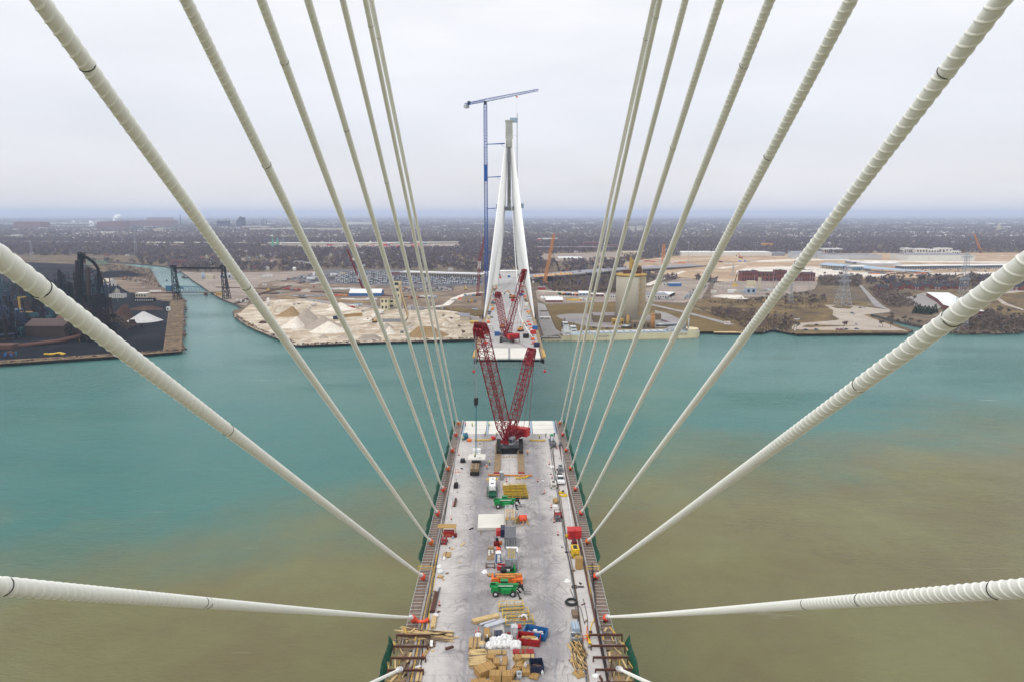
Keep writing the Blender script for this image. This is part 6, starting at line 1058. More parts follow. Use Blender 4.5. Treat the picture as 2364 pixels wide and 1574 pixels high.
# ---- heaps
def heap(px, pyb, w_, pyt, m, label, peak=0.0, depth=.8, name='gravel_heap', cat='heap', flat=.06):
    c = g(px, pyb); k = mpp(c); r = w_ * k / 2; h = max(1.2, ((pyb - pyt) - r / k * .17) * k); h = max(h, 1.5); r_ = random.Random(label); mb = MB(); n_ = 40; vs = []; ph = [r_.uniform(0, 6) for _ in range(4)]
    for i in range(11):
        q = i / 10; rr = 1 - q * (1 - flat)
        for kk in range(n_):
            a = 2 * math.pi * kk / n_; wob = 1 + (.06 * math.sin(2 * a + ph[0]) + .04 * math.sin(5 * a + ph[1]) + .025 * math.sin(11 * a + ph[2]) + r_.uniform(-.012, .012)) * (1 - q * .6); zz = h * (q ** 1.08) * (1 + .02 * math.sin(7 * a + ph[3]))
            vs.append((rr * wob * r * math.cos(a) + peak * r * q, rr * wob * r * depth * math.sin(a), zz - .1))
    fs = [(i * n_ + kk, i * n_ + (kk + 1) % n_, (i + 1) * n_ + (kk + 1) % n_, (i + 1) * n_ + kk) for i in range(10) for kk in range(n_)]; mb.add(vs, fs + [tuple(range(10 * n_, 11 * n_))], 0, True)
    return one(mb, name, m, label, cat, c + Vector((0, r * depth * .55, 0)), 0)
heap(700, 752, 92, 708, 'sandgrey', 'tallest grey gravel heap in the yard', .1); heap(662, 731, 58, 704, 'sandbrown', 'ochre brown sand heap behind the grey gravel heap', .35); heap(741, 759, 92, 725, 'sandgrey', 'middle grey gravel heap between the two tall ones', 0); heap(754, 768, 90, 737, 'sandwhite', 'white crushed stone heap at the front', .03, .7); heap(672, 757, 60, 728, 'sandwhite', 'pale slope heap left of the tallest grey heap', .3, .9)
heap(783, 717, 70, 695, 'sandwhite', 'pale heap at the back by the red lorry', 0); heap(745, 781, 26, 771, 'sandgrey', 'small grey heap at the waterfront'); heap(789, 780, 32, 772, 'sandgrey', 'low grey heap right of the small waterfront heap'); heap(852, 784, 62, 768, 'sandgrey', 'long low grey bank at the waterfront', 0, .4, flat=.5); heap(985, 778, 100, 748, 'sandbrown', 'broad ochre sand heap near the far bridge', -.1, .6, flat=.35); heap(892, 760, 40, 743, 'sandgrey', 'grey heap below the conveyor'); heap(898, 772, 34, 752, 'sandwhite', 'white heap below the conveyor')
heap(1022, 752, 50, 732, 'sand', 'pale sand heap right of the conveyor', .2); heap(760, 708, 40, 699, 'sand', 'low pale heap beside the mixer trucks'); heap(640, 720, 60, 700, 'sand', 'pale bank behind the left end of the yard', .1, .6, flat=.4); heap(706, 674, 36, 664, 'sandgrey', 'small grey heap in the dirt yard'); heap(660, 660, 80, 648, 'graveldirt', 'long grey bank at the back of the dirt yard', 0, .5, flat=.5); heap(608, 747, 30, 739, 'ore', 'rough brown rubble heap at the left tip of the yard', 0, .6, flat=.5)
heap(323, 744, 86, 715, 'limestone', 'white limestone cone on the black coal yard'); heap(330, 716, 90, 701, 'ore', 'rust brown ore bank behind the white cone', .1, .5, flat=.35); heap(275, 742, 60, 700, 'ore', 'steep rust brown ore bank left of the white cone', .35, .7, flat=.2); heap(310, 762, 46, 748, 'coal', 'small black coal heap in front of the white cone'); heap(255, 640, 120, 618, 'coal', 'long black coal bank beside the canal', .1, .7, flat=.4); heap(120, 640, 200, 622, 'coal', 'wide black coal bank on the left of the island', 0, .6, flat=.5)
# ---- concrete works and sheds on the left of the bridge
t, wd, h, dp = building('low cream works building with four square windows', 879, 896, 717, 689, 14, 'cream', 'oldwood', win=(2, 2)); t, wd, h, dp = building('cream works annex between the low building and the tower', 896, 912, 712, 691, 14, 'cream', 'oldwood', win=(2, 1)); t, wd, h, dp = building('tall cream concrete works tower behind the conveyor', 908, 926, 705, 649, 10, 'cream', 'darkrust', win=(4, 1))
one(MB().lattice(at(921.5, 657, 905), at(941, 726, 800), 2.2, 2.2, 30, .18, 0).bar(at(921.5, 657, 905), at(941, 726, 800), 1.1, 1, 4).bar(at(941, 726, 800), at(941, 734, 800), .8, 1).bar(at(941, 734, 800), at(933, 746, 775), .9, 0).bar(at(933, 698, 840), g(933, 722), .3, 0).bar(at(927, 676, 875), g(928, 715), .3, 0), 'conveyor', ['oldwood', 'paleboard'], 'long sloping conveyor coming down from the cream tower', 'conveyor'); one(MB().bar((0, 0, 1), (11, 6, 8), .8, 0).box(0, 0, 0, 3, 3, 2.5, 1).bar((8, 4, 0), (9, 5, 6), .25), 'conveyor', ['lightgrey', 'midgrey'], 'short pale conveyor at the waterfront', 'conveyor', g(928, 769)); one(MB().box(0, 0, 0, 26, .5, 3.4).box(0, 5, 0, 26, .5, 3.4), 'retaining_wall', 'grey', 'grey concrete block wall in the gravel yard', 'wall', g(904, 744))
one(MB().box(0, 0, 0, 34, .6, 4), 'retaining_wall', 'plywood', 'tan timber wall beside the lane in the gravel yard', 'wall', g(806, 732), .55)
t, wd, h, dp = building('blue shed with a white roof in the dirt yard', 806, 880, 684, 677, 24, 'blue', 'roofwhite', gable='x'); one(MB().box(-18, 0, 0, 20, 5, 1.5).box(0, -2, 0, 26, 4, 1.2).box(18, 1, 0, 16, 5, 1.8), 'pipe_pile', 'white', 'white wrapped stacks in front of the blue shed', 'pile', g(830, 692, 3.2))
building('small dark blue booth in the gravel yard', 769, 782, 738, 730, 5, 'navy', 'roofgrey'); building('grey house with a lean-to near the far bridge', 1062, 1084, 739, 730, 12, 'walltan', 'roofgrey', gable='x'); building('cream roof shelter near the far bridge with red boxes', 1085, 1104, 748, 743, 6, 'ochre', 'yellow')
def pile(label, px, py, w_, h_, ms, n_=10, name='material_pile', cat='pile', ln=1.0, rz=0.0):
    c = g(px, py, 3.2); k = mpp(c); r_ = random.Random(label); mb = MB(); ww = w_ * k
    for i in range(n_): l_ = ww * r_.uniform(.12, .3) * ln; mb.box(r_.uniform(-.5, .5) * ww, r_.uniform(0, .35) * ww, 0, l_, r_.uniform(1.5, 4), r_.uniform(.4, 1) * h_, r_.randrange(len(ms)), r_.uniform(-.2, .2))
    return one(mb, name, ms, label, cat, c, rz)
for lb, px, py, w_, h_, ms, n_ in (('rows of white pipes in the dirt yard', 785, 669, 66, 2, ['white', 'lightgrey'], 22), ('orange and red steel beams left of the blue shed', 787, 684, 32, 2.5, ['orange', 'brightred', 'crane_orange'], 10), ('red machine parts in the dirt yard, left group', 664, 668, 18, 3, ['red', 'brightred', 'bluegrey'], 7), ('red machine parts in the dirt yard, right group', 685, 671, 14, 3.5, ['red', 'brightred'], 6), ('single red box in the back of the dirt yard', 726, 664, 10, 3, ['red'], 2), ('rust brown beams at the left of the dirt yard', 622, 679, 36, 2, ['rust', 'darkrust'], 12), ('yellow machine beside the rust brown beams', 620, 671, 10, 3, ['yellow', 'ochre'], 3), ('blue grey scrap in the dirt yard, left', 650, 677, 20, 1.5, ['bluegrey', 'midgrey'], 9), ('blue grey scrap in the dirt yard, right', 708, 685, 60, 1.5, ['bluegrey', 'midgrey', 'lightgrey'], 22), ('white blocks at the back left of the dirt yard', 612, 660, 14, 3, ['white', 'lightgrey'], 6), ('orange and white strips behind the dirt yard', 722, 656, 44, 1.2, ['paleboard', 'crane_orange', 'white'], 9),
    ('blue and grey stores near the haul road, left', 1043, 695, 16, 3, ['bluegrey', 'navy', 'grey'], 7), ('blue and grey stores right of the haul road', 1083, 684, 22, 2.5, ['teal', 'bluegrey', 'midgrey'], 8), ('yellow and grey machines right of the haul road', 1087, 699, 22, 4, ['ochre', 'midgrey', 'lightgrey'], 8), ('orange barrier stack on the haul road bend', 1062, 692, 8, 4, ['fluored', 'orange'], 4), ('blue grey sheets near the white tower foot', 1100, 716, 20, 1.5, ['bluegrey'], 6), ('orange container stores beside the cream tower', 952, 690, 22, 3, ['orange', 'rust', 'crane_orange'], 6), ('white roofed stores beside the lot', 990, 688, 40, 3, ['white', 'bluegrey', 'wallwhite'], 9), ('grey concrete works machinery below the cream tower', 958, 716, 34, 6, ['lightgrey', 'grey', 'steel'], 18), ('dark conveyors right of the works', 1015, 715, 26, 4, ['midgrey', 'oldwood', 'bluegrey'], 10), ('tan crushed blocks on the service lane', 1255, 720, 16, 1.6, ['graveldirt', 'oldwood', 'rust'], 26), ('tan crushed blocks lower on the service lane', 1262, 738, 16, 1.6, ['graveldirt', 'oldwood', 'wallwhite'], 20),
    ('mixed cars and stores between plaza and ramp, left', 1450, 598, 70, 4, ['orange', 'ochre', 'red', 'blue', 'lightgrey'], 40), ('mixed machines between plaza and ramp, middle', 1500, 606, 60, 4, ['orange', 'bluegrey', 'red', 'lightgrey'], 34), ('mixed machines left of the white warehouse', 1556, 608, 44, 4, ['carblue', 'orange', 'lightgrey', 'white'], 30), ('blue tarped stack on the plaza ground', 1716, 605, 16, 5, ['tarp', 'blue'], 4), ('dark machines on the plaza ground', 1662, 607, 16, 4, ['soot', 'red', 'white'], 8), ('white cabins on the plaza ground', 1682, 611, 22, 3, ['white', 'bluegrey'], 6), ('formwork and machines below the grey canopy', 2080, 634, 120, 4, ['rust', 'oldwood', 'orange', 'midgrey', 'wallwhite'], 60), ('machines right of the curved roof', 1958, 626, 50, 5, ['teal', 'orange', 'midgrey', 'white'], 22), ('grey cars and stores left of the curved roof', 1870, 625, 44, 3, ['midgrey', 'white', 'bluegrey'], 16), ('red and white stores at the right edge of the plaza', 2340, 630, 50, 4, ['white', 'red', 'bluegrey'], 18)):
    pile(lb, px, py, w_, h_, ms, n_)
# long dock warehouse behind the car lot
c, wd, rz, m = front(925, 1112, 637, 643); t = thing('dock_warehouse', 'long low white roofed warehouse with dark dock bays behind the car lot', 'warehouse', c, rz); MB().box(0, 12, 0, wd, 24, 8).build('wall', 'walltan', t); MB().box(0, 12, 8, wd + 2, 26, .5).box(0, -1.4, 7.0, wd + 2, .5, 2.2).build('roof', 'roofwhite', t)
for k in range(46): MB().box((k + .5) / 46 * wd - wd / 2, -.1, .3, wd / 46 * .62, .3, 5.2).build('dock_bay', 'soot', t)
building('dark red brick end of the long dock warehouse', 900, 930, 637, 629, 20, 'brickfar', 'roofgrey'); t, *_ = building('white warehouse seen between the tower legs with small windows', 1153, 1206, 640, 627, 30, 'wallwhite', 'roofwhite'); building('pale strip building behind the tower legs', 1116, 1156, 637, 629, 20, 'wallwhite', 'roofwhite')
# approach ramp
A0, A1, A2, A3 = g(1236, 641, 13), g(1330, 634, 13), g(1430, 624.5, 12), g(1640, 613, 6); t = thing('approach_ramp', 'curving grey elevated approach road behind the far bridge', 'elevated road', (0, 0, 0)); mb = MB(); pts = [A0, A0.lerp(A1, .5), A1, A1.lerp(A2, .5), A2, A2.lerp(A3, .5), A3]; ed = []
for i, p in enumerate(pts): d = (pts[min(i + 1, 6)] - pts[max(i - 1, 0)]).normalized(); u = Vector((-d.y, d.x, 0)); ed.append((p, p + u * 60))
for (a, b), (c_, d_) in zip(ed, ed[1:]): mb.add([a, c_, d_, b, a - Vector((0, 0, 2)), c_ - Vector((0, 0, 2)), d_ - Vector((0, 0, 2)), b - Vector((0, 0, 2))], [(0, 1, 2, 3), (7, 6, 5, 4), (0, 4, 5, 1), (1, 5, 6, 2), (2, 6, 7, 3), (3, 7, 4, 0)])
mb.build('deck', 'roofgrey', t); mb = MB(); [mb.bar(a + Vector((0, 0, .6)), b + Vector((0, 0, .6)), .8, 0) for a, b in zip(pts, pts[1:])]; mb.build('parapet', 'walltan', t); mb = MB()
for i, (a, b) in enumerate(ed[:5]): [mb.box(q.x, q.y, 0, 3, 3, q.z - 2) for q in (a.lerp(b, .1), a.lerp(b, .5), a.lerp(b, .9))]
mb.build('pier', 'towercon', t); mb = MB(); [mb.box(*(pts[0].lerp(pts[2], k / 16) + Vector((0, 20, 0)))[:2], 13, 6, 40, 1.2, k % 2) for k in range(15)]; mb.build('formwork', ['crane_orange', 'paleboard'], t)
# ---- cranes of the far bank
def latcrane(label, base, top, w_, m, foot=True, white=None, jibto=None, bm=None):
    t = thing('lattice_crane', label, 'crane', base); mb = MB(); q = top - base
    if jibto is None: mb.lattice((0, 0, 2), q, w_, w_ * .7, None, w_ * .09, 0, w_ * .07); mb.build('boom', m, t)
    else:
        j_ = jibto - base; mb.lattice((0, 0, 2), q, w_, w_, None, w_ * .09, 0, w_ * .07); mb.build('mast', m, t); MB().lattice(q, j_, w_, w_ * .5, None, w_ * .09, 0, w_ * .07).bar(q + Vector((-6, 0, 4)), j_, .15).bar(q, q + Vector((-6, 0, 4)), .3).build('boom', m, t)
    if white: a_, b_ = white; MB().lattice(q * a_, q * b_, w_ * 1.05, w_ * 1.05, None, w_ * .1, 0, w_ * .09).build('white_section', 'white', t)
    MB().box(1.5, 1, 1, 8, 4, 2.6).box(4.5, 1, 1.5, 3, 4.4, 2.6).build('house', bm or m, t); MB().box(0, -1.6, 0, 8, 1.4, 1.2).box(0, 3.6, 0, 8, 1.4, 1.2).build('track', 'rubber', t); return t
latcrane('red lattice crane leaning left over the dirt yard, behind the cables', g(838, 670), at(802, 577, 930), 2.6, 'cranered', white=(.34, .42)); latcrane('red lattice crane with a white mast section left of the white tower', g(1103, 684), at(1107, 604, g(1103, 684).y), 3.6, 'cranered', white=(.78, .99), jibto=at(1119, 548, g(1103, 684).y)); latcrane('tall orange lattice crane standing on the approach ramp', g(1257, 656), at(1279, 541, g(1257, 656).y + 20), 4.4, 'crane_orange'); latcrane('orange lattice crane mast right of the silo near the plaza', g(1531.6, 614), at(1532, 565, g(1531, 614).y), 7, 'crane_orange'); latcrane('distant orange crane leaning left at the upper right', g(2265, 584), at(2249, 541, 2200), 5, 'crane_orange')
def telecrane(label, px, py, tx, ty): b = g(px, py); y = b.y; q = at(tx, ty, y) - b; t = thing('mobile_crane', label, 'crane', b); MB().bar((0, 0, 2), q * .3 + Vector((0, 0, 1)), 1.3, 0, 4, 1.1).build('boom_base', 'yellow', t); MB().bar(q * .3 + Vector((0, 0, 1)), q, .8, 0, 4, .45).build('boom', 'black', t); MB().box(2, 0, .5, 10, 3, 2).box(4.5, 0, 2.5, 3, 2.4, 1.8).build('carrier', 'yellow', t)
telecrane('yellow mobile crane with a black boom leaning left below the approach ramp', 1302, 648, 1273, 580); telecrane('yellow mobile crane with a raised dark boom in the substation yard', 1693, 663, 1703.5, 628)
# ---- works yard right of the tower
for px, py, c_, lb in ((1293, 682, 'netgreen', 'green container at the left end of the works row'), (1300, 683, 'ochre', 'yellow container in the works row'), (1306, 683, 'red', 'dark red container in the works row'), (1312, 683, 'blue', 'blue container in the works row'), (1318, 683, 'brickfar', 'rust container in the works row'), (1324, 683, 'white', 'white container in the works row'), (1332, 684, 'orange', 'orange container in the works row'), (1372, 687, 'rust', 'brown container right of the white canopy')): one(MB().box(0, 5, 0, 3.0, 11, 3.2).box(0, -.55, .2, 2.6, .1, 2.8, 1), 'shipping_container', [c_, 'soot'], lb, 'container', g(px, py, 3.3), .1)
building('white canopy store with open bays in the works row', 1336, 1360, 684, 677, 12, 'bluegrey', 'roofwhite', win=(1, 3), gable='x'); building('white canopy store at the right of the works row', 1366, 1394, 686, 680, 12, 'brickfar', 'roofwhite', win=(1, 3)); t = thing('round_tank_row', 'row of white fabric covered vaults on the works yard', 'tanks', g(1273, 690)); [MB().bar((x, -2, .5), (x, 10, .5), 2.6, 0, 14).build('vault', 'white', t) for x in np.arange(-14, 16, 5)]
building('barn with a pale roof and red end on the works yard', 1260, 1299, 699, 693, 16, 'brickfar', 'roofwhite', gable='x'); building('white trailer office near the silo, upper', 1398, 1424, 690, 681, 10, 'wallwhite', 'roofgrey', win=(1, 5)); building('small red roofed shed right of the far bridge', 1243, 1259, 670, 664, 10, 'red', 'roofgrey'); building('white cabin on the service lane right of the far bridge', 1246, 1271, 738, 733, 6, 'wallwhite', 'roofwhite', win=(1, 2)); pile('yellow and blue trucks on the works yard', 1340, 695, 50, 3.5, ['ochre', 'yellow', 'carblue', 'white'], 14)
t, *_ = building('wide grey roofed depot right of the silo', 1494, 1545, 690, 682, 34, 'wallwhite', 'roofgrey', win=(1, 9)); t, *_ = building('slanting white canopy at the right end of the depot', 1541, 1558, 690, 683, 24, 'soot', 'roofwhite', pyb1=682); building('blue and white store behind the depot', 1545, 1573, 662, 655, 14, 'blue', 'bluegrey'); building('small white booth left of the blue and white store', 1530, 1544, 661, 654, 8, 'wallwhite', 'roofgrey', win=(1, 2))
# ---- brick power house and substation
for px0, px1, pyt, lb in ((1712, 1742, 628, 'left block of the red brick power house'), (1742, 1748, 626, 'chimney block of the red brick power house'), (1748, 1793, 630, 'long middle block of the red brick power house'), (1793, 1816, 625.5, 'raised block of the red brick power house'), (1816, 1852, 630, 'block of the red brick power house behind the cable'), (1852, 1881, 631, 'right block of the red brick power house with three windows')):
    t, wd, h, dp = building(lb, px0, px1, 651, pyt, 22, 'brick', 'roofdark', win=(2, 2 if px1 - px0 < 20 else 5))
building('cream block house with a blue grey tank front in the substation', 1722, 1745, 680, 665, 9, 'bluegrey', 'walltan', win=(1, 2)); building('taller cream block behind the tank front in the substation', 1726, 1744, 668, 650, 9, 'cream', 'walltan'); building('slim cream stack in the substation', 1750.5, 1756, 673, 642, 4, 'walltan', 'walltan'); building('white trailer in the substation yard', 1682, 1699, 678, 670, 6, 'white', 'roofwhite'); building('white cabin with red trim at the left of the substation', 1643, 1654, 678, 669, 6, 'wallwhite', 'brickfar'); pile('pale transformers of the substation, left', 1710, 678, 26, 6, ['lightgrey', 'bluegrey', 'walltan'], 14); pile('pale transformers of the substation, right', 1775, 674, 40, 5, ['lightgrey', 'bluegrey', 'steel'], 20)
for k in range(16):
    px, py = 1650 + k * 15 + rnd.uniform(-4, 4), 662 + rnd.uniform(-6, 12); c = g(px, py); h = rnd.uniform(9, 17); t = MB(); t.bar((-3, 0, 0), (-3, 0, h), .22).bar((3, 0, 0), (3, 0, h), .22).bar((-3, 0, h * .8), (3, 0, h * .8), .25).bar((-3, 0, h * .5), (3, 0, h * .8), .1)
    one(t, 'switch_frame', 'pylon', 'grey switchgear frame in the substation before the brick power house', 'steel frame', c, 0, 'switchgear frames of the substation')
# ---- pylons and poles
def pylon(px, pyb, pyt, w_, label, top=.28):
    c = g(px, pyb); k = mpp(c); W_ = w_ * k; H_ = (pyb - pyt) * k; t = thing('pylon', label, 'pylon', c, .2); tk = max(.16, W_ * .014); mb = MB(); a, b = Vector((0, 0, 0)), Vector((0, 0, H_ * .62)); mb.lattice(a, b, W_ * .72, W_ * top, 6, tk, 0, tk * .6).lattice(b, (0, 0, H_), W_ * top, W_ * top * .5, 7, tk * .9, 0, tk * .5); mb.build('tower_frame', 'pylon', t)
    for z in (.66, .8, .94): MB().lattice((-W_ * .42, 0, H_ * z), (W_ * .42, 0, H_ * z), W_ * .07, W_ * .07, 8, tk * .7, 0, tk * .5).build('cross_arm', 'pylon', t)
pylon(2213, 763, 584, 36, 'tall grey power pylon at the right waterfront'); pylon(1945, 708, 618, 40, 'grey power pylon on the park island'); pylon(1825, 700, 655, 14, 'small grey pylon behind the cable in the brush field'); pylon(1692, 640, 612, 9, 'distant grey pylon on the plaza, left'); pylon(2226, 625, 585, 12, 'grey pylon in front of the cream warehouse'); pylon(315, 590, 535, 9, 'thin distant pylon left of the canal, first'); pylon(75, 600, 556, 9, 'thin distant pylon at the far left'); pylon(655, 575, 540, 7, 'thin distant pylon over the left woods')
def pole(px, pyb, pyt, label, m='pylon', arm=True): c = g(px, pyb); k = mpp(c); h = (pyb - pyt) * k; mb = MB().bar((0, 0, 0), (0, 0, h), max(.16, k * .35), 0, 6, max(.1, k * .2)); (mb.bar((-1.4, 0, h * .93), (1.4, 0, h * .93), k * .2) if arm else None); return one(mb, 'utility_pole', m, label, 'pole', c, 0)
for px, pyb, pyt, lb in ((1588, 614, 562, 'thin grey mast left of the white warehouse, first'), (1597, 612, 566, 'thin grey mast left of the white warehouse, second'), (1316, 674, 650, 'thin pole before the dark woods'), (493, 663, 645, 'pole on the yard right of the lift bridge'), (536, 647, 630, 'pole at the back of the bank yard'), (645, 700, 686, 'pole by the dirt road, left one'), (713, 700, 687, 'pole by the dirt road, right one'), (837, 712, 696, 'pole by the lane left of the cream works'), (1041, 724, 708, 'pole by the road near the far bridge'), (1046, 776, 746, 'dark pole at the waterfront near the far bridge'), (926, 783, 768, 'pole at the waterfront below the conveyor'), (798, 737, 719, 'pole by the timber wall'), (272, 697, 657, 'green mast on the island by the white huts'), (376, 668, 652, 'flag pole at the canal'), (1868, 672, 635, 'tall thin pole in front of the brick power house'), (1785, 660, 624, 'tall thin pole left part of the brick power house'), (1741, 655, 634, 'thin white pole before the power house'), (1645, 690, 645, 'dark pole left of the substation'), (1462, 560, 548, 'thin mast over the houses'), (2146, 560, 540, 'thin mast over the right houses'), (1960, 560, 545, 'thin mast over the middle right houses'), (1869, 690, 660, 'pole at the substation edge')): pole(px, pyb, pyt, lb)
t = MB().bar((0, 0, 0), (0, 0, 12), .2, 0, 6).box(0, 0, 12, 6, .8, .5, 1).box(-2, 0, 12.3, 1, 1, .5, 1).box(2, 0, 12.3, 1, 1, .5, 1); one(t, 'flood_light', ['pylon', 'white'], 'flood light mast beside bare trees at the park edge', 'flood light', g(1838, 762))
# ---- plaza and warehouses
building('very long white warehouse across the plaza', 1573, 1781, 592, 583, 60, 'wallwhite', 'roofwhite'); building('dark gap building at the right end of the long white warehouse', 1781, 1812, 592, 584, 40, 'roofgrey', 'roofgrey'); building('long grey vaulted store right of the dark gap', 1830, 1902, 597, 588, 40, 'lightgrey', 'roofgrey', gable='x'); building('flat grey customs hall, left of the cream warehouse', 1905, 2035, 600, 590, 70, 'lightgrey', 'roofgrey'); building('white office block with a band of windows behind the grey hall', 1903, 1946, 584, 575, 40, 'wallwhite', 'roofwhite', win=(1, 9)); building('big cream warehouse with a long plain front', 2096, 2250, 604, 590, 90, 'wallwhite', 'roofgrey', win=None); building('dark maroon cube left of the cream warehouse', 2072, 2082, 596, 587, 20, 'brickfar', 'roofgrey')
for px0, px1, py, pt, lb in ((2088, 2106, 585, 574, 'small pale block on the left behind the cream warehouse'), (2115, 2142, 586, 575, 'pale stepped block behind the cream warehouse'), (2142, 2168, 586, 577, 'pale middle block behind the cream warehouse'), (2166, 2198, 586, 574, 'tall pale block behind the cream warehouse'), (2198, 2218, 588, 581, 'low pale block at the right behind the cream warehouse')): building(lb, px0, px1, py, pt, 30, 'wallwhite', 'roofwhite', win=(1, 4))
c, wd, rz, m = front(2085, 2420, 623, 619); t = thing('dock_warehouse', 'long dark fronted dock with a white roof at the far right', 'warehouse', c, rz); MB().box(0, 14, 0, wd, 28, 6).build('wall', 'midgrey', t); MB().box(0, 14, 7.5, wd + 4, 36, 1.0).build('roof', 'roofwhite', t); [MB().box((k + .5) / 60 * wd - wd / 2, -.15, .4, wd / 60 * .45, .3, 4.4).build('dock_bay', 'bluegrey', t) for k in range(60)]
c, wd, rz, m = front(1992, 2150, 628, 634); t = thing('canopy', 'long blue grey sloping canopy roof on posts', 'canopy', c, rz); mb = MB(); mb.add([(-wd / 2, 0, 8), (wd / 2, 0, 4.5), (wd / 2, 16, 4.5), (-wd / 2, 40, 11), (-wd / 2, 0, 7.2), (wd / 2, 0, 3.9), (wd / 2, 16, 3.9), (-wd / 2, 40, 10.2)], [(0, 1, 2, 3), (7, 6, 5, 4), (0, 4, 5, 1), (1, 5, 6, 2), (2, 6, 7, 3), (3, 7, 4, 0)]); mb.build('roof', 'bluegrey', t); mb = MB(); [mb.bar((x, 4, 0), (x, 4, 5), .4) for x in np.linspace(-wd * .45, wd * .4, 14)]; mb.build('post', 'grey', t)
c, wd, rz, m = front(1889, 1946, 620, 625); t = thing('curved_hall', 'curved blue grey roofed hall with a row of posts on the plaza', 'hall', c, rz); mb = MB(); V = []
for i in range(13): u_ = i / 12; x = (u_ - .5) * wd; y = 16 * math.sin(math.pi * u_) * -.4; V += [(x, y, 9.5), (x, y + 26, 13), (x, y, 8.6), (x, y + 26, 12)]
mb.add(V, [f for i in range(12) for f in ((4 * i, 4 * i + 4, 4 * i + 5, 4 * i + 1), (4 * i + 2, 4 * i + 3, 4 * i + 7, 4 * i + 6), (4 * i, 4 * i + 2, 4 * i + 6, 4 * i + 4), (4 * i + 1, 4 * i + 5, 4 * i + 7, 4 * i + 3))], 0, False); mb.build('roof', 'bluegrey', t); mb = MB(); [mb.box((u_ - .5) * wd, 16 * math.sin(math.pi * u_) * -.4 + 1.5, 0, 1.6, 1, 9) for u_ in np.linspace(.1, .95, 14)]; mb.box(0, 14, 0, wd * .94, 12, 9, 1).build('colonnade', ['walltan', 'soot'], t)
t, *_ = building('white two step hall right of the curved hall', 1952, 2010, 625, 616, 40, 'bluegrey', 'roofwhite', win=(1, 12)); building('white upper hall with ribbed front behind the canopy', 1968, 2000, 611, 605, 40, 'grey', 'roofwhite', win=(1, 8)); building('pale long hall behind the canopy', 2000, 2084, 615, 609, 50, 'lightgrey', 'roofwhite')
building('long red brick terrace behind the tower crane', 1240, 1420, 578, 571, 40, 'brickfar', 'roofgrey', win=(1, 24)); building('red brick hall with arches left of the silo cables', 1400, 1428, 577, 567, 30, 'brickfar', 'brickfar', win=(2, 6)); building('red brick mill in the middle distance', 1348, 1384, 573, 560, 40, 'brickfar', 'brickfar', win=(2, 8)); building('cream flat hall right of the silo in the distance', 1440, 1475, 592, 582, 40, 'cream', 'walltan'); building('cream hall second in the distance', 1460, 1492, 586, 580, 30, 'walltan', 'walltan'); building('pink sign fronted store left of the orange crane', 1241, 1250, 560, 552, 30, 'brightred', 'roofwhite'); building('white flat store right of the pink sign', 1252, 1290, 557, 551, 40, 'wallwhite', 'roofwhite'); building('colourful store among the right houses', 1760, 1784, 572, 563, 20, 'ochre', 'orange')
building('left one of two white apartment towers', 1455, 1466, 535, 523, 25, 'wallwhite', 'wallwhite', win=(5, 4), name='apartment_tower'); building('right one of two white apartment towers', 1471, 1484, 535, 523, 25, 'wallwhite', 'wallwhite', win=(5, 5), name='apartment_tower')
# white roofed building and brick houses on the right
t = thing('flat_building', 'L shaped flat building with a bright white roof in the meadow', 'building', (0, 0, 0)); Pq = [g(x, y, 9) for x, y in ((2139, 676), (2190, 677), (2271, 719), (2226, 718), (2178, 704), (2165, 691))]; MB().prism([(p.x, p.y) for p in Pq], 3, 9).build('wall', 'brick', t); cq = sum(Pq, Vector()) / 6; MB().prism([tuple((cq + (p - cq) * 1.02)[:2]) for p in Pq], 9.05, 9.5).build('roof', 'roofwhite', t)
for i, (px0, px1, py, pyt, lb) in enumerate(((2026, 2052, 673, 659, 'leftmost red brick house with a chimney stack at the lane'), (2062, 2086, 669, 654, 'second red brick house from the lane'), (2091, 2112, 666, 653, 'third red brick house, set back with pale trim'), (2110, 2134, 670, 656, 'fourth red brick house with twin gables'), (2132, 2152, 663, 651, 'fifth red brick house standing behind'), (2156, 2186, 670, 656, 'sixth red brick house with a broad dark roof'), (2186, 2208, 667, 657, 'seventh red brick house with a pale porch'), (2212, 2232, 668, 656, 'red brick house behind the tall pylon'), (2304, 2330, 671, 655, 'red brick house with a blue tarp at the right edge'), (2332, 2370, 672, 655, 'rightmost red brick house at the picture edge'))):
    t, wd, h, dp = building(lb, px0, px1, py, pyt, 13, 'brick', 'roofdark', name='brick_house', cat='house', win=(2, 4), gable='x', group='red brick houses on the right bank', wm='lightgrey' if i % 2 else 'window', hf=.5, rf=.4)
    r = dp * .4; mb = MB(); gx = wd * (.22 if i % 2 else -.2); gw = wd * .34; mb.box(gx, -1.2, 0, gw, 2.6, h).add([(gx - gw / 2, -2.5, h), (gx + gw / 2, -2.5, h), (gx, -2.5, h + gw * .5), (gx - gw / 2, 4, h), (gx + gw / 2, 4, h), (gx, 4, h + gw * .5)], [(0, 1, 2)], 0).add([(gx - gw / 2 - .3, -2.8, h - .2), (gx, -2.8, h + gw * .5 + .1), (gx, 5, h + gw * .5 + .1), (gx - gw / 2 - .3, 5, h - .2), (gx + gw / 2 + .3, -2.8, h - .2), (gx + gw / 2 + .3, 5, h - .2)], [(0, 1, 2, 3), (1, 4, 5, 2)], 1); mb.build('gable_bay', ['brick', 'roofdark'], t)
    MB().box(-gx, dp * .6, h, 1.1, 1.1, r + 2.6 if i else 11).build('chimney', 'brick', t)
    if i == 8: MB().add([(-wd * .1, -.6, h + .05), (wd * .5, -.6, h + .05), (wd * .5, dp * .42, h + r * .84 + .35), (-wd * .1, dp * .42, h + r * .84 + .35)], [(0, 1, 2, 3)]).build('tarp', 'tarp', t)
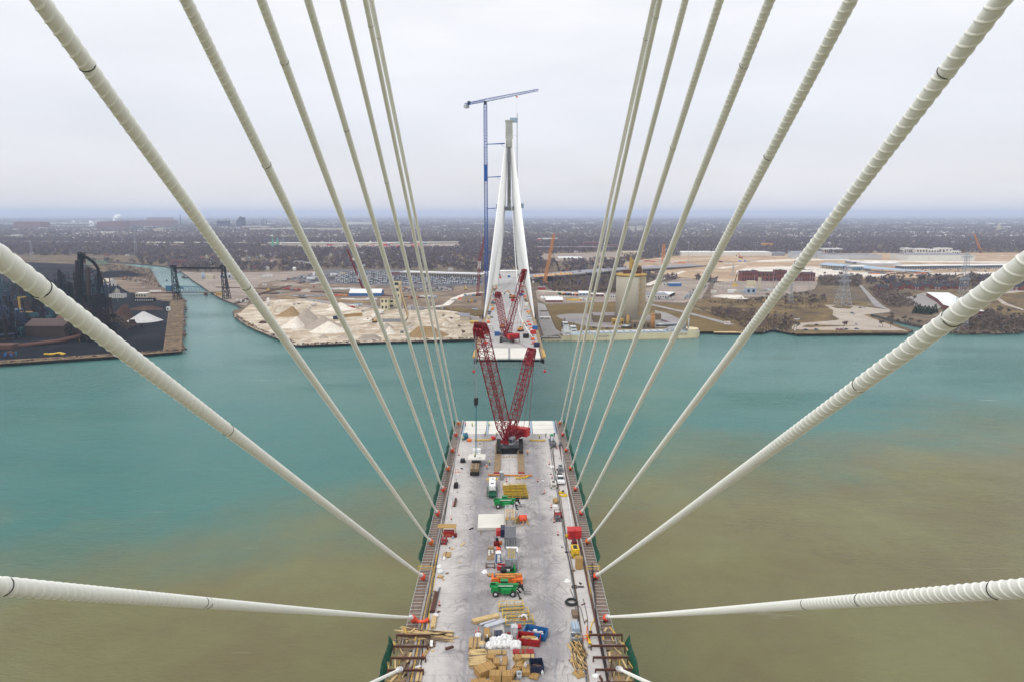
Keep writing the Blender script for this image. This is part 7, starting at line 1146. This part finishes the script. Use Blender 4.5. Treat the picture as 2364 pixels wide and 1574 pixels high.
# ---- black works on the left island
t = thing('blast_furnace', 'tall black blast furnace with a curved downcomer pipe at the left', 'furnace', g(205, 735)); o = g(205, 735); q = lambda px, py, dy=0: at(px, py, o.y + dy) - o
mb = MB().bar((q(188, 735).x, 0, 0), q(188, 600), 2.9, 0, 8, 2.1).box(*q(188, 600)[:], 6, 5, 7).lattice(q(188, 610), q(188, 584), 5.5, 5.5, 4, .5); mb.build('furnace_stack', 'soot', t)
MB().bar((q(178, 735).x, 0, 0), q(178, 602), 2.2, 0, 10).build('hot_blast_stack', 'sootbrown', t); MB().bar((q(203, 735).x, 3, 0), q(203, 618), 2.6, 0, 10).build('uptake', 'darkrust', t); MB().tube([q(190, 590), q(202, 596), q(216, 606), q(226, 620), q(230, 636), q(229, 662), q(226, 690)], 1.8, 0, 10).build('downcomer', 'soot', t)
MB().bar((q(222, 735).x, 0, 0), q(222, 690), 8, 0, 14, 7).bar(q(222, 690), q(224, 676), 7, 0, 14, 3).bar((q(240, 738).x, 6, 0), q(240, 700, 6), 6, 0, 12).build('dust_catcher', 'soot', t); mb = MB()
for k in range(40): px, py = rnd.uniform(165, 246), rnd.uniform(690, 735); p = q(px, py, rnd.uniform(-10, 16)); mb.box(p.x, p.y, 0, rnd.uniform(3, 10), rnd.uniform(3, 9), max(3, p.z + rnd.uniform(0, 12)), k % 2)
for k in range(26): p = q(rnd.uniform(168, 240), rnd.uniform(620, 720)); mb.bar((p.x, p.y, 0), (p.x + rnd.uniform(-2, 2), p.y, p.z), .5); mb.bar(p, (p.x + rnd.uniform(-12, 12), p.y, p.z + rnd.uniform(-6, 6)), .4)

for k in range(30): p = q(rnd.uniform(172, 236), rnd.uniform(622, 715)); mb.box(p.x, p.y, p.z, rnd.uniform(3, 9), rnd.uniform(3, 6), .5, 1); mb.bar(p, (p.x, p.y, p.z - rnd.uniform(8, 22)), .3); mb.bar(p + Vector((3, 0, 0)), (p.x + rnd.uniform(3, 9), p.y, p.z - rnd.uniform(5, 14)), .35)
mb.build('casting_house', ['soot', 'sootbrown'], t)
for i, (px, pyb, pyt) in enumerate(((148, 720, 622), (160, 725, 655), (170, 724, 652))): c = g(px, pyb); k = mpp(c); one(MB().lathe([(5 * k, 0), (5 * k, (pyb - pyt) * k * .9), (3.4 * k, (pyb - pyt) * k * .97), (.6 * k, (pyb - pyt) * k)], 0, 0, 0, 14), 'hot_stove', 'soot', '%s black domed hot stove left of the blast furnace' % ('tallest', 'middle', 'rightmost')[i], 'stove', c)
def darkhall(lb, px0, px1, pyb, pyt, depth, wall, roof, gb='x', w_=None): return building(lb, px0, px1, pyb, pyt, depth, wall, roof, gable=gb, name='works_hall', win=w_)
darkhall('long rust brown works hall in front of the furnace', 60, 150, 778, 752, 26, 'darkrust', mat('rustroof', (.085, .055, .05), .8, .3, .2) and 'rustroof'); darkhall('lower rust roofed shed with a broken pale front', 88, 152, 775, 763, 14, 'oldwood', 'rust', 'x', (1, 6)); darkhall('dark hall at the left edge behind the blue tower', -40, 44, 770, 745, 24, 'soot', 'sootbrown'); darkhall('teal sided hall in the left works', 10, 56, 716, 703, 18, mat('darkteal', (.015, .075, .095), .7, .3, .2) and 'darkteal', 'soot'); darkhall('dark hall with a grey blue roof in the left works', -20, 30, 735, 722, 20, 'soot', 'midgrey'); darkhall('dark hall right of the furnace foot', 168, 196, 772, 762, 12, 'darkteal', 'midgrey'); darkhall('low brown hall in front of the stoves', 130, 178, 752, 735, 18, 'sootbrown', 'rust'); darkhall('dark blue stores by the ore bridge', 218, 246, 792, 780, 9, 'navy', 'soot', False); darkhall('black hall behind the stoves', 90, 140, 706, 688, 22, 'soot', 'sootbrown'); darkhall('brown flat shed far left by the quay', -30, 26, 806, 797, 12, 'rust', 'rust', False)
rr_ = random.Random(3)
for k in range(130):
    px, py = rr_.uniform(-60, 250), rr_.uniform(668, 790)
    if 60 < px < 175 and py > 745: py -= 60
    c = g(px, py); m_ = rr_.choice(('soot', 'soot', 'sootbrown', 'sootbrown', 'darkrust', 'darkrust', 'navy', 'darkteal')); mb = MB(); ty = rr_.random()
    if ty < .3: mb.box(0, 0, 0, rr_.uniform(5, 16), rr_.uniform(5, 12), rr_.uniform(3, 12)).box(1, 0, 0, 3, 3, rr_.uniform(10, 26)).bar((-4, 2, 0), (-4, 2, rr_.uniform(10, 30)), .6).bar((-4, 2, 9), (5, -2, 13), .5)
    elif ty < .5: h = rr_.uniform(12, 40); mb.lathe([(1.4, 0), (1.1, h)], 0, 0, 0, 10).lathe([(1.6, h * .7), (1.6, h * .73)], 0, 0, 0, 10)
    elif ty < .9:
        for _ in range(26): x, y, h = rr_.uniform(-11, 11), rr_.uniform(-7, 7), rr_.uniform(5, 30); mb.bar((x, y, 0), (x + rr_.uniform(-2, 2), y, h), rr_.uniform(.3, 1.1)); mb.bar((x, y, h * .8), (x + rr_.uniform(-9, 9), y, h * rr_.uniform(.4, 1)), .4); mb.box(x, y, h * rr_.uniform(.2, .7), rr_.uniform(2, 6), rr_.uniform(2, 5), rr_.uniform(.4, 5))
    else: mb.bar((-12, 0, 6), (12, 3, 8), 1.0, 0, 8).bar((-10, 0, 0), (-10, 0, 6), .4).bar((10, 3, 0), (10, 3, 8), .4)
    one(mb, 'works_plant', m_, 'blackened block, stack or pipe among the crowded left works', 'plant', c, rr_.uniform(-.3, .3), 'blackened plant of the left works')
t = thing('gantry_tower', 'pale blue steel stair tower with yellow platforms in the left works', 'tower', g(50, 765)); k = mpp(g(50, 765)); MB().lattice((0, 0, 0), (0, 0, 52 * k), 10 * k, 10 * k, 7, .35, 0).build('frame', 'bridgeblue', t); MB().box(12 * k, 0, 44 * k, 34 * k, 6 * k, 2 * k).box(26 * k, 0, 34 * k, 34 * k, 6 * k, 9 * k, 1).bar((3 * k, 0, 50 * k), (3 * k, 0, 80 * k), 1.2).bar((3 * k, 0, 78 * k), (20 * k, 0, 80 * k), .8).build('platform', ['ochre', 'darkteal'], t); [MB().box(0, 0, z * k, 13 * k, 11 * k, .5).build('landing', 'bluegrey', t) for z in range(6, 52, 9)]
pts = [at(-20, 803, 640), at(60, 797, 655), at(140, 787, 672), at(200, 773, 690), at(240, 757, 712)]; t = thing('ore_gallery', 'long rusty conveyor gallery curving along the island front on yellow posts', 'conveyor', (0, 0, 0)); MB().tube(pts, 2.4, 0, 4).build('gallery', 'rust', t); mb = MB()
for a, b in zip(pts, pts[1:]):
    for q_ in (0, .35, .7): p = a.lerp(b, q_); mb.bar((p.x, p.y, 3), (p.x, p.y, p.z - 1), .6, 0 if rnd.random() < .6 else 1)
mb.build('post', ['ochre', 'rust'], t); pile('yellow bars at the island quay', 125, 818, 40, 1.2, ['yellow'], 7); pile('blue sheds at the left corner of the quay', 20, 822, 26, 4, ['blue', 'teal', 'rust'], 8); pile('rusty scrap at the foot of the ore bank', 300, 756, 50, 2.5, ['darkrust', 'rust', 'soot'], 18)
t = thing('ore_bridge', 'rusty ore unloader leaning over the coal yard', 'unloader', g(290, 752)); MB().lattice(at(243, 716, 800) - g(290, 752), at(300, 757, 715) - g(290, 752), 6, 4, 12, .5).build('boom', 'darkrust', t); MB().box(4, 0, 0, 14, 6, 4).box(8, 0, 4, 5, 4, 3).build('carriage', 'darkrust', t)
building('white two storey works office on the island', 229, 253, 663, 651, 22, 'wallwhite', 'walltan', win=(2, 5), gable='x'); building('low white office with dark windows on the island', 252, 283, 689, 680, 12, 'wallwhite', 'roofgrey', win=(2, 7)); building('pale square pump house near the lift bridge', 313, 338, 688, 678, 12, 'walltan', 'roofwhite', win=(1, 4)); building('dark windowed lower wing of the pump house', 311, 354, 697, 690, 8, 'soot', 'soot', win=(1, 10), wm='lightgrey'); building('pale green roofed shed on the island', 243, 268, 679, 672, 12, 'walltan', mat('greenroof', (.22, .3, .22), .7, .2, .2) and 'greenroof', gable='x'); building('small white booth at the coal yard edge', 384, 391, 718, 710, 4, 'white', 'white', win=(1, 1))
one(MB().lattice((0, 0, 4), (52, 0, 4), 8, 8, 12, .4), 'truss_bridge', 'palegreen', 'pale green truss bridge in the distance behind the furnace', 'bridge', g(200, 611))
# lift bridge and blue bascule bridge at the canal mouth
a, b = g(407, 692), g(521, 691); t = thing('lift_gantry', 'black twin tower lift gantry across the canal mouth', 'lift bridge', (0, 0, 0))
for p, lb in ((a, 'l'), (b, 'r')): H_ = (692 - 617) * mpp(p); MB().lattice(p, p + Vector((0, 0, H_)), 6.5, 5, 9, .55, 0, .32).box(p.x, p.y, p.z + H_, 7, 7, 2.5).build('tower', 'soot', t); MB().lattice(p + Vector((5, 4, 0)), p + Vector((1.5, 0, H_ * .95)), 3, 1.5, 9, .3).build('back_leg', 'soot', t)
H_ = 73 * mpp(a); MB().bar(a + Vector((0, 0, H_)), b + Vector((0, 0, H_ - 1)), 1.7).build('top_beam', 'soot', t)
a, b = g(396, 676, 5), g(470, 675, 5); d = b - a; t = thing('bascule_bridge', 'teal blue truss road bridge over the canal', 'bridge', (0, 0, 0)); u = Vector((0, 1, 0)); mb = MB(); n_ = 6
for off in (0, 9):
    o_ = u * off; top = [a + o_ + d * ((i + .5) / n_) + Vector((0, 0, 8 if i > 0 else 10)) for i in range(n_)]
    for i in range(n_): mb.bar(a + o_ + d * i / n_, top[i], .34); mb.bar(top[i], a + o_ + d * (i + 1) / n_, .34)
    mb.bar(top[0], top[-1], .45).bar(a + o_, b + o_, .4)
mb.build('truss', 'bridgeblue', t); mb = MB(); mb.prism([(a.x - 70, a.y), (b.x + 26, b.y), (b.x + 26, b.y + 9), (a.x - 70, a.y + 9)], 4.2, 5.2); mb.build('deck', 'oldwood', t); MB().box(a.x - 5, a.y + 4, 7, 8, 8, 9).lattice(a + Vector((2, 4, 12)), a + Vector((18, 4, 6)), 3, 2, 4, .4).build('counterweight', 'bridgeblue', t); mb = MB(); [mb.box(x, a.y + 4, -1, 3, 7, 5.2) for x in (a.x - 50, a.x - 20, a.x, b.x + 4)]; mb.build('pier', 'rust', t)
t = thing('flag', 'dark flag on a pole beside the blue canal bridge', 'flag', g(384, 668)); MB().bar((0, 0, 0), (0, 0, 17), .16, 0, 6).build('pole', 'lightgrey', t); MB().box(1.8, 0, 13.6, 3.6, .08, 2.6).build('cloth', 'navy', t)
for px, py, lb in ((410, 629, 'small moored work barge with red gear in the canal, farther one'), (427, 642, 'flat dark barge moored at the right canal bank')): one(MB().box(0, 0, -.5, 24, 8, 2.2).box(-6, 0, 1.7, 6, 4, 3, 1).box(4, 1, 1.7, 4, 3, 2, 2), 'work_barge', ['darkrust', 'red' if px < 420 else 'oldwood', 'bluegrey'], lb, 'barge', g(px, py, 0), -.9)
one(MB().box(0, 0, 0, 9, 5, 4).box(0, 0, 4, 10, 6, .4), 'hut', ['ochre', 'paleboard'], 'small yellow hut at the foot of the right gantry tower', 'hut', g(506, 683)); building('pale sheds on the bank yard beyond the gantry', 476, 492, 645, 637, 10, 'walltan', 'walltan'); building('white store behind the right gantry tower', 507, 535, 645, 634, 14, 'lightgrey', 'bluegrey', win=(1, 3)); building('long white cabin row at the back of the bank yard', 604, 627, 640, 636.5, 6, 'white', 'white', win=(1, 6)); building('brick works at the canal bend', 394, 425, 612, 602, 24, 'brickfar', 'rust', win=(1, 6)); building('pale house among the left woods, left of the bank yard', 678, 697, 613, 604, 16, 'walltan', 'roofgrey', win=(2, 3)); building('pale long house among the left woods', 698, 714, 612, 606, 14, 'wallwhite', 'roofgrey', win=(1, 4)); building('white steep roofed chapel in the left woods', 676, 682, 625, 619, 7, 'white', 'roofwhite', gable='x'); building('water tower like white block in the left woods', 558, 564, 607, 597, 8, 'walltan', 'wallwhite'); building('white cabin at the back of the car lot', 722, 726, 638, 630, 5, 'white', 'white'); building('white roofed cabins at the lot entrance', 708, 725, 645, 641, 6, 'white', 'roofwhite'); building('white trailers behind the lot, left pair', 762, 778, 636, 631, 6, 'white', 'roofgrey'); building('tan trailer behind the lot', 784, 796, 635, 630, 6, 'walltan', 'walltan'); building('teal store in the woods behind the red crane', 797, 810, 613, 608, 10, 'netgreen', 'netgreen')
# ---- distance
for i, (px0, px1, pyb, pyt, lb) in enumerate(((33, 94, 529, 514, 'distant dusky red mill hall at the far left'), (225, 282, 529, 513, 'distant red mill hall left of the steam plume'), (262, 306, 524, 511, 'distant darker red mill hall behind the steam plume'), (318, 398, 523, 510, 'distant wide red mill right of the steam'), (340, 392, 514, 503, 'hazy stepped mill behind the wide red mill'))): building(lb, px0, px1, pyb, pyt, 120, 'brickfar', 'brickfar', name='mill_hall')
for px0, px1, pyb, pyt, lb in ((95, 220, 518, 515, 'long white shed left of the mills'), (95, 215, 525, 522, 'long white shed in front of the mills'), (220, 229, 519, 510, 'white tower block left of the mills'), (30, 40, 533, 529, 'white store before the leftmost mill'), (66, 84, 532, 529, 'pale store below the leftmost mill'), (225, 260, 540, 536, 'pale sheds below the red mills'), (300, 328, 535, 532, 'white shed below the wide mill'), (354, 374, 536, 529, 'tan sheds below the wide mill'), (24, 46, 549, 543, 'white gabled shed by the far highway'), (575, 800, 533, 528, 'long pale works strip in the distance'), (560, 620, 528, 523, 'tan works strip beside the dark distant furnace'), (802, 856, 521, 514, 'pale blue long hall on the horizon'), (640, 652, 506, 499, 'tiny grey block on the horizon'), (757, 785, 559, 556, 'white train of sheds by the far highway, left'), (1080, 1120, 585, 582, 'white roofs in the woods left of the tower'), (1290, 1345, 599, 596, 'white house row right of the orange crane'), (930, 960, 529, 526, 'white shed behind the right hand cables of the left fan')): building(lb, px0, px1, pyb, pyt, 60 if px1 - px0 > 40 else 25, 'wallwhite' if 'tan' not in lb else 'walltan', 'roofwhite' if 'blue' not in lb else 'bluegrey', name='distant_hall', cat='building')
t = thing('distant_furnace', 'dark blue hazy furnace plant on the left horizon', 'furnace', g(535, 525)); o = g(535, 525); k = mpp(o)
MB().box(-18 * k, 0, 0, 26 * k, 60, 14 * k).box(22 * k, 0, 0, 16 * k, 60, 16 * k).bar((14 * k, 0, 10 * k), (24 * k, 0, 23 * k), 4 * k).box(26 * k, 0, 0, 8 * k, 60, 22 * k).build('hall', 'navy', t); mb = MB(); [mb.bar((x * k, 0, 0), (x * k, 0, z * k), .9 * k, 0, 6) for x, z in ((-28, 18), (-12, 20), (-4, 18), (70, 17), (75, 20), (80, 18))]; mb.build('chimney', 'navy', t)
one(MB().bar((0, 0, 0), (0, 0, 120), 5, 0, 10, 3.5), 'chimney', 'navy', 'single tall dark chimney right of the wide red mill', 'chimney', g(418, 523)); [one(MB().box(0, 0, 0, 8, 8, 16).bar((0, 0, 16), (0, 0, 36), 5, 0, 4, .3), 'church_spire', 'palegreen', 'pale green church spire over the left woods, %s one of two' % lb, 'spire', g(px, 570)) for px, lb in ((630.5, 'left'), (641.5, 'right'))]; one(MB().box(0, 0, 0, 22, 22, 34).bar((0, 0, 34), (0, 0, 66), 12, 0, 4, .5), 'church_spire', 'walltan', 'tan church tower on the right horizon', 'spire', g(2305, 534))
def steam(px, pyb, w_, h_, label):
    c = g(px, pyb); k = mpp(c); r_ = random.Random(label); bm = bmesh.new()
    for i in range(9): q = i / 8; s_ = (w_ * .22 + q * w_ * .22) * k; bmesh.ops.create_icosphere(bm, subdivisions=2, radius=s_, matrix=Matrix.Translation(((r_.uniform(-.3, .3) * w_ * q + .25 * w_ * q) * k, r_.uniform(-.2, .2) * w_ * k, (q * h_) * k + s_ * .5)))
    for v in bm.verts: v.co += Vector((r_.gauss(0, 1), r_.gauss(0, 1), r_.gauss(0, 1))) * w_ * k * .03
    me = bpy.data.meshes.new('steam'); bm.to_mesh(me); bm.free(); me.materials.append(M['steam']); me.polygons.foreach_set('use_smooth', [True] * len(me.polygons)); o = bpy.data.objects.new('steam_plume', me); COL.objects.link(o); o.location = c; tag(o, label, 'steam')
steam(266, 514, 15, 9, 'white steam plume above the dark red mill'); steam(211, 526, 10, 9, 'white steam plume leaning right, low before the mills'); steam(169, 516, 5, 3, 'tiny white steam puff over the long white shed')
rr_ = random.Random(11)
for k in range(62):
    px, py = rr_.choice((rr_.uniform(757, 900), rr_.uniform(855, 1050))), rr_.uniform(564, 574); c = g(px, py); m_, nm = rr_.choice((('brickfar', 'rust red'), ('orange', 'orange'), ('blue', 'blue'), ('wallwhite', 'white'), ('carblue', 'dark blue'), ('cream', 'cream'), ('brightred', 'bright red'))); lv = rr_.choice((1, 1, 2, 3)); mb = MB(); [mb.box(rr_.uniform(-1, 1), 0, i * 2.9, 24, 5, 2.85) for i in range(lv)]
    one(mb, 'container_stack', m_, '%s stack in the far container yard over the car lot' % nm, 'container', c, 0, '%s stacks of the far container yard' % nm)
mb = MB(); hp_ = [g(x, y, 8) for x, y in ((-300, 557), (60, 559), (400, 561), (800, 562.5), (1060, 560))]; mb.tube(hp_, 3.5, 0, 4); t = thing('highway', 'pale elevated highway strip crossing the far woods on the left', 'elevated road'); mb.build('deck', 'wallwhite', t)
# ---- nearest houses of the neighbourhood, one object each
_hm = {}
for i, p in enumerate(NEAR_HOUSES):
    a_ = int(rg.choice(4, p=[.5, .24, .14, .12])); b_ = int(rg.choice([4, 5, 6]))
    if (a_, b_) not in _hm: mb = MB(); mb.add(HV * np.array((5.5, 4.6, 4.6)), HF); mb.m = list(HM); mb.box(2.5, 1, 5.5, .9, .9, 2.6, 0); mb.box(0, -4.66, .3, 1.2, .1, 2.2, 1).box(-3, -4.66, 1.4, 1.4, .1, 1.3, 1).box(3, -4.66, 1.4, 1.4, .1, 1.3, 1); _hm[(a_, b_)] = mb.mesh('house', [HMATS[a_], HMATS[b_]])
    o = bpy.data.objects.new('house', _hm[(a_, b_)]); COL.objects.link(o); o.location = (p[0], p[1], 3); o.rotation_euler = (0, 0, rg.choice([0, R90]))
    nm = ('white', 'tan', 'brick red', 'grey')[a_]; rn = {4: 'grey', 5: 'dark', 6: 'red brown'}[b_]; tag(o, 'small %s house with a %s roof among the bare trees beyond the yards' % (nm, rn), 'house', '%s houses with %s roofs in the neighbourhood' % (nm, rn))
# ---- trees one can tell apart
def tree_mesh(seed, h, sp):
    r_ = random.Random(seed); tr, cw = MB(), MB()
    def limb(p, d, ln, r, dep):
        q = p + d * ln; tr.bar(p, q, r, 0, 5 if dep < 2 else 3, r * .62)
        if dep >= 3:
            for _ in range(5):
                e = (d + Vector((r_.uniform(-1, 1), r_.uniform(-1, 1), r_.uniform(-.3, .8))) * .9).normalized(); s_ = q + e * h * r_.uniform(.06, .13); w_ = e.cross(Vector((r_.uniform(-1, 1), r_.uniform(-1, 1), 1))).normalized() * h * .009
                cw.add([q - w_ * .6, q + w_ * .6, s_ + w_ * 2.4, s_ - w_ * 2.4], [(0, 1, 2, 3)])
            return
        for _ in range(4 if dep < 2 else 3):
            e = (d * r_.uniform(.5, 1) + Vector((r_.uniform(-1, 1) * sp, r_.uniform(-1, 1) * sp, r_.uniform(-.1, .55)))).normalized(); limb(p + d * ln * r_.uniform(.62, 1), e, ln * r_.uniform(.5, .72), r * .5, dep + 1)
    limb(Vector((0, 0, -.3)), Vector((r_.uniform(-.08, .08), r_.uniform(-.08, .08), 1)).normalized(), h * .36, h * .02, 0)
    return tr.mesh('trunk', 'trunk'), cw.mesh('crown', 'twig')
TM_ = [tree_mesh(s, 10, sp) for s, sp in ((1, .8), (2, 1.0), (3, .7), (5, .9), (8, 1.1), (13, .75))]
def tree(p, s_, rz, label, group): a_, b_ = TM_[rnd.randrange(6)]; o = bpy.data.objects.new('bare_tree', a_); COL.objects.link(o); o.location = p; o.scale = (s_ * 1.05, s_ * 1.05, s_); o.rotation_euler = (0, 0, rz); tag(o, label, 'tree', group); c_ = bpy.data.objects.new('crown', b_); COL.objects.link(c_); c_.parent = o
ZN = (([(1645, 730), (1700, 745), (1800, 760), (1830, 762), (1830, 735), (1760, 720), (1660, 712)], 44, .6, 1.0, 'bare tree or tall bush in the brushwood along the water right of the barge', 'bare trees in the brushwood by the barge'), ([(1690, 704), (1900, 706), (1910, 690), (1880, 684), (1750, 690)], 40, .8, 1.2, 'bare tree in the brush field below the brick power house', 'bare trees below the power house'),
      ([(1895, 664), (1980, 668), (1985, 640), (1900, 636)], 34, 1.0, 1.5, 'bare tree in the thicket right of the brick power house', 'bare trees right of the power house'), ([(2000, 660), (2060, 715), (2130, 705), (2090, 680), (2030, 655)], 34, .9, 1.3, 'bare tree in the belt between the lane and the courts', 'bare trees beside the lane'), ([(2180, 764), (2330, 766), (2400, 762), (2400, 735), (2290, 722), (2240, 735)], 64, .9, 1.4, 'bare tree in the dense grove at the right waterfront', 'bare trees of the right grove'),
      ([(2040, 742), (2110, 764), (2130, 755), (2060, 735)], 12, .8, 1.1, 'bare tree along the narrow inlet in the park', 'bare trees along the inlet'), ([(2040, 648), (2240, 650), (2380, 652), (2380, 645), (2040, 640)], 26, .9, 1.4, 'bare tree behind the red brick houses', 'bare trees behind the brick houses'), ([(350, 660), (372, 668), (350, 630), (300, 615), (280, 625), (320, 640)], 26, .7, 1.1, 'bare tree on the canal bank of the black island', 'bare trees on the island canal bank'))
for poly, k, s0, s1, lb, gp_ in ZN:
    xs, ys = [p[0] for p in poly], [p[1] for p in poly]; pa = np.array(poly, float)
    for _ in range(k):
        for _t in range(50):
            q = np.array([[rnd.uniform(min(xs), max(xs)), rnd.uniform(min(ys), max(ys))]])
            if inside(q, poly): break
        tree(g(q[0, 0], q[0, 1]), rnd.uniform(s0, s1), rnd.uniform(0, 6), lb, gp_)
for px, py, s_, lb in ((1946, 759, 1.25, 'rounded bare tree over the parked cars in the park'), (2037, 757, 1.2, 'bare tree left of the inlet mouth in the park'), (2056, 757, 1.0, 'small bare tree right of the inlet in the park'), (1832, 765, 1.6, 'slender tall bare tree at the park lot corner'), (1809, 760, 1.5, 'slender tall bare tree left of the park lot corner'), (1067, 777, .9, 'small bare tree at the waterfront left of the far bridge'), (1024, 736, .7, 'small bare tree in the gravel yard by the road'), (2323, 762, 1.3, 'bare tree standing clear at the right waterfront')): tree(g(px, py), s_, px, lb, None)
def conifer(px, py, h, label, grp): c = g(px, py); mb = MB(); r_ = random.Random(px); n_ = 260; t = MB().bar((0, 0, 0), (0, 0, h * .5), .25, 0, 6).build('evergreen_tree', 'trunk', None, c); tag(t, label, 'tree', grp); [(lambda a, z, rr: mb.add([(rr * .55 * math.cos(a), rr * .55 * math.sin(a), z + .4), (rr * math.cos(a + .22), rr * math.sin(a + .22), z - .1), (rr * 1.05 * math.cos(a), rr * 1.05 * math.sin(a), z - .6), (rr * math.cos(a - .22), rr * math.sin(a - .22), z - .1)], [(0, 1, 2, 3)]))(r_.uniform(0, 6.3), h * q_, (1 - q_) ** .7 * h * .34 * r_.uniform(.6, 1.1) + .3) for q_ in [r_.random() ** 1.2 * .92 + .05 for _ in range(n_)]]; mb.build('crown', 'evergreen', t)
for k in range(9): conifer(2112 + k * 5.6 + rnd.uniform(-2, 2), 724 - (k % 3) * 3 + k * .5, rnd.uniform(8, 12), 'dark evergreen in the row below the courts', 'evergreens below the courts')
for k in range(4): conifer(2222 + k * 6, 744 - k * 3, rnd.uniform(8, 11), 'dark evergreen behind the tall pylon', 'evergreens behind the pylon')
for k, (px, py) in enumerate(((97, 590), (105, 591), (113, 589), (207, 586), (215, 587), (223, 586), (134, 588), (157, 590))): conifer(px, py, 17, 'dark evergreen in the small clumps behind the island', 'evergreens behind the island')
def scrub(name, px, n_, h0, h1, mats, nq, pk):
    poly = gp(px); a = np.array(poly); out_ = []
    while len(out_) < n_:
        q = rg.random((n_ * 4, 2)) * (a.max(0) - a.min(0)) + a.min(0); out_ += list(q[inside(q, poly)])
    p = np.array(out_[:n_]); h = h0 + (h1 - h0) * rg.random(n_); return tag(clump_mesh(name, p, h, h * 1.1, nq, mats, rg.choice(len(mats), n_, p=pk)), kind='stuff')
scrub('brushwood', [(1276, 674), (1425, 675), (1425, 636), (1330, 645), (1262, 660)], 1500, 4, 7, ['shrub', 'twig'], 20, [.75, .25]); scrub('waterside_scrub', [(1642, 728), (1700, 742), (1720, 766), (1757, 768), (1785, 762), (1815, 766), (1835, 755), (1830, 740), (1700, 715), (1645, 712)], 560, 1.5, 4.5, ['shrub', 'twig'], 18, [.7, .3]); scrub('field_scrub', [(1620, 700), (1900, 720), (1910, 690), (1700, 690)], 260, 1.2, 4, ['shrub', 'twig'], 16, [.6, .4]); scrub('grove_scrub', [(2170, 766), (2400, 768), (2400, 738), (2270, 726), (2200, 745)], 420, 2, 6, ['shrub', 'twig'], 18, [.5, .5]); scrub('island_scrub', [(250, 640), (372, 668), (350, 625), (240, 612)], 300, 1.5, 5, ['twig', 'shrub'], 16, [.7, .3])
scrub('park_thicket', [(1890, 660), (1990, 664), (1990, 640), (1890, 640)], 260, 3, 8, ['twig', 'shrub'], 18, [.7, .3]); scrub('lane_thicket', [(2005, 668), (2050, 712), (2120, 708), (2040, 660)], 260, 2, 6, ['twig', 'shrub'], 18, [.7, .3])
def quay_mess(name, pts, n_, ms):
    mb = MB()
    for _ in range(n_):
        i = rnd.randrange(len(pts) - 1); a, b = g(*pts[i]), g(*pts[i + 1]); p = a.lerp(b, rnd.random()); s_ = rnd.uniform(.6, 2.4); mb.box(p.x + rnd.uniform(-1, 1), p.y + rnd.uniform(.5, 7), 2.4, s_ * rnd.uniform(1, 3), s_, rnd.uniform(.8, 2.0), rnd.randrange(len(ms)), rnd.uniform(0, 3), .7, .7)
    return tag(mb.build(name, ms), kind='stuff')
quay_mess('quay_rubble', [(1097, 782), (840, 790), (686, 796), (630, 776), (586, 758), (562, 744), (541, 729)], 300, ['oldwood', 'darkrust', 'graveldirt', 'mat_timber']); quay_mess('bank_rubble', [(1757, 767), (1785, 760), (1812, 765), (1840, 770), (1990, 768), (2098, 768)], 150, ['oldwood', 'earth', 'graveldirt']); quay_mess('grove_rubble', [(2168, 762), (2216, 769), (2300, 769), (2364, 766)], 110, ['oldwood', 'earth', 'darkrust']); quay_mess('wharf_rubble', [(0, 838), (300, 818), (419, 809), (425, 695)], 160, ['oldwood', 'darkrust', 'rust'])
# ================================================================ air
hz = bpy.data.materials.new('haze'); hz.use_nodes = True; t_ = hz.node_tree; t_.nodes.clear(); ho = t_.nodes.new('ShaderNodeOutputMaterial'); hv = t_.nodes.new('ShaderNodeVolumePrincipled')
hv.inputs['Color'].default_value = (.68, .785, 1, 1); hv.inputs['Density'].default_value = 0.000078; hv.inputs['Anisotropy'].default_value = .15; t_.links.new(hv.outputs[0], ho.inputs['Volume'])
mb = MB(); mb.box(0, 22400, -4, 104000, 47200, 4 + 251); o = mb.build('haze', hz); tag(o, kind='stuff'); M['haze'] = hz
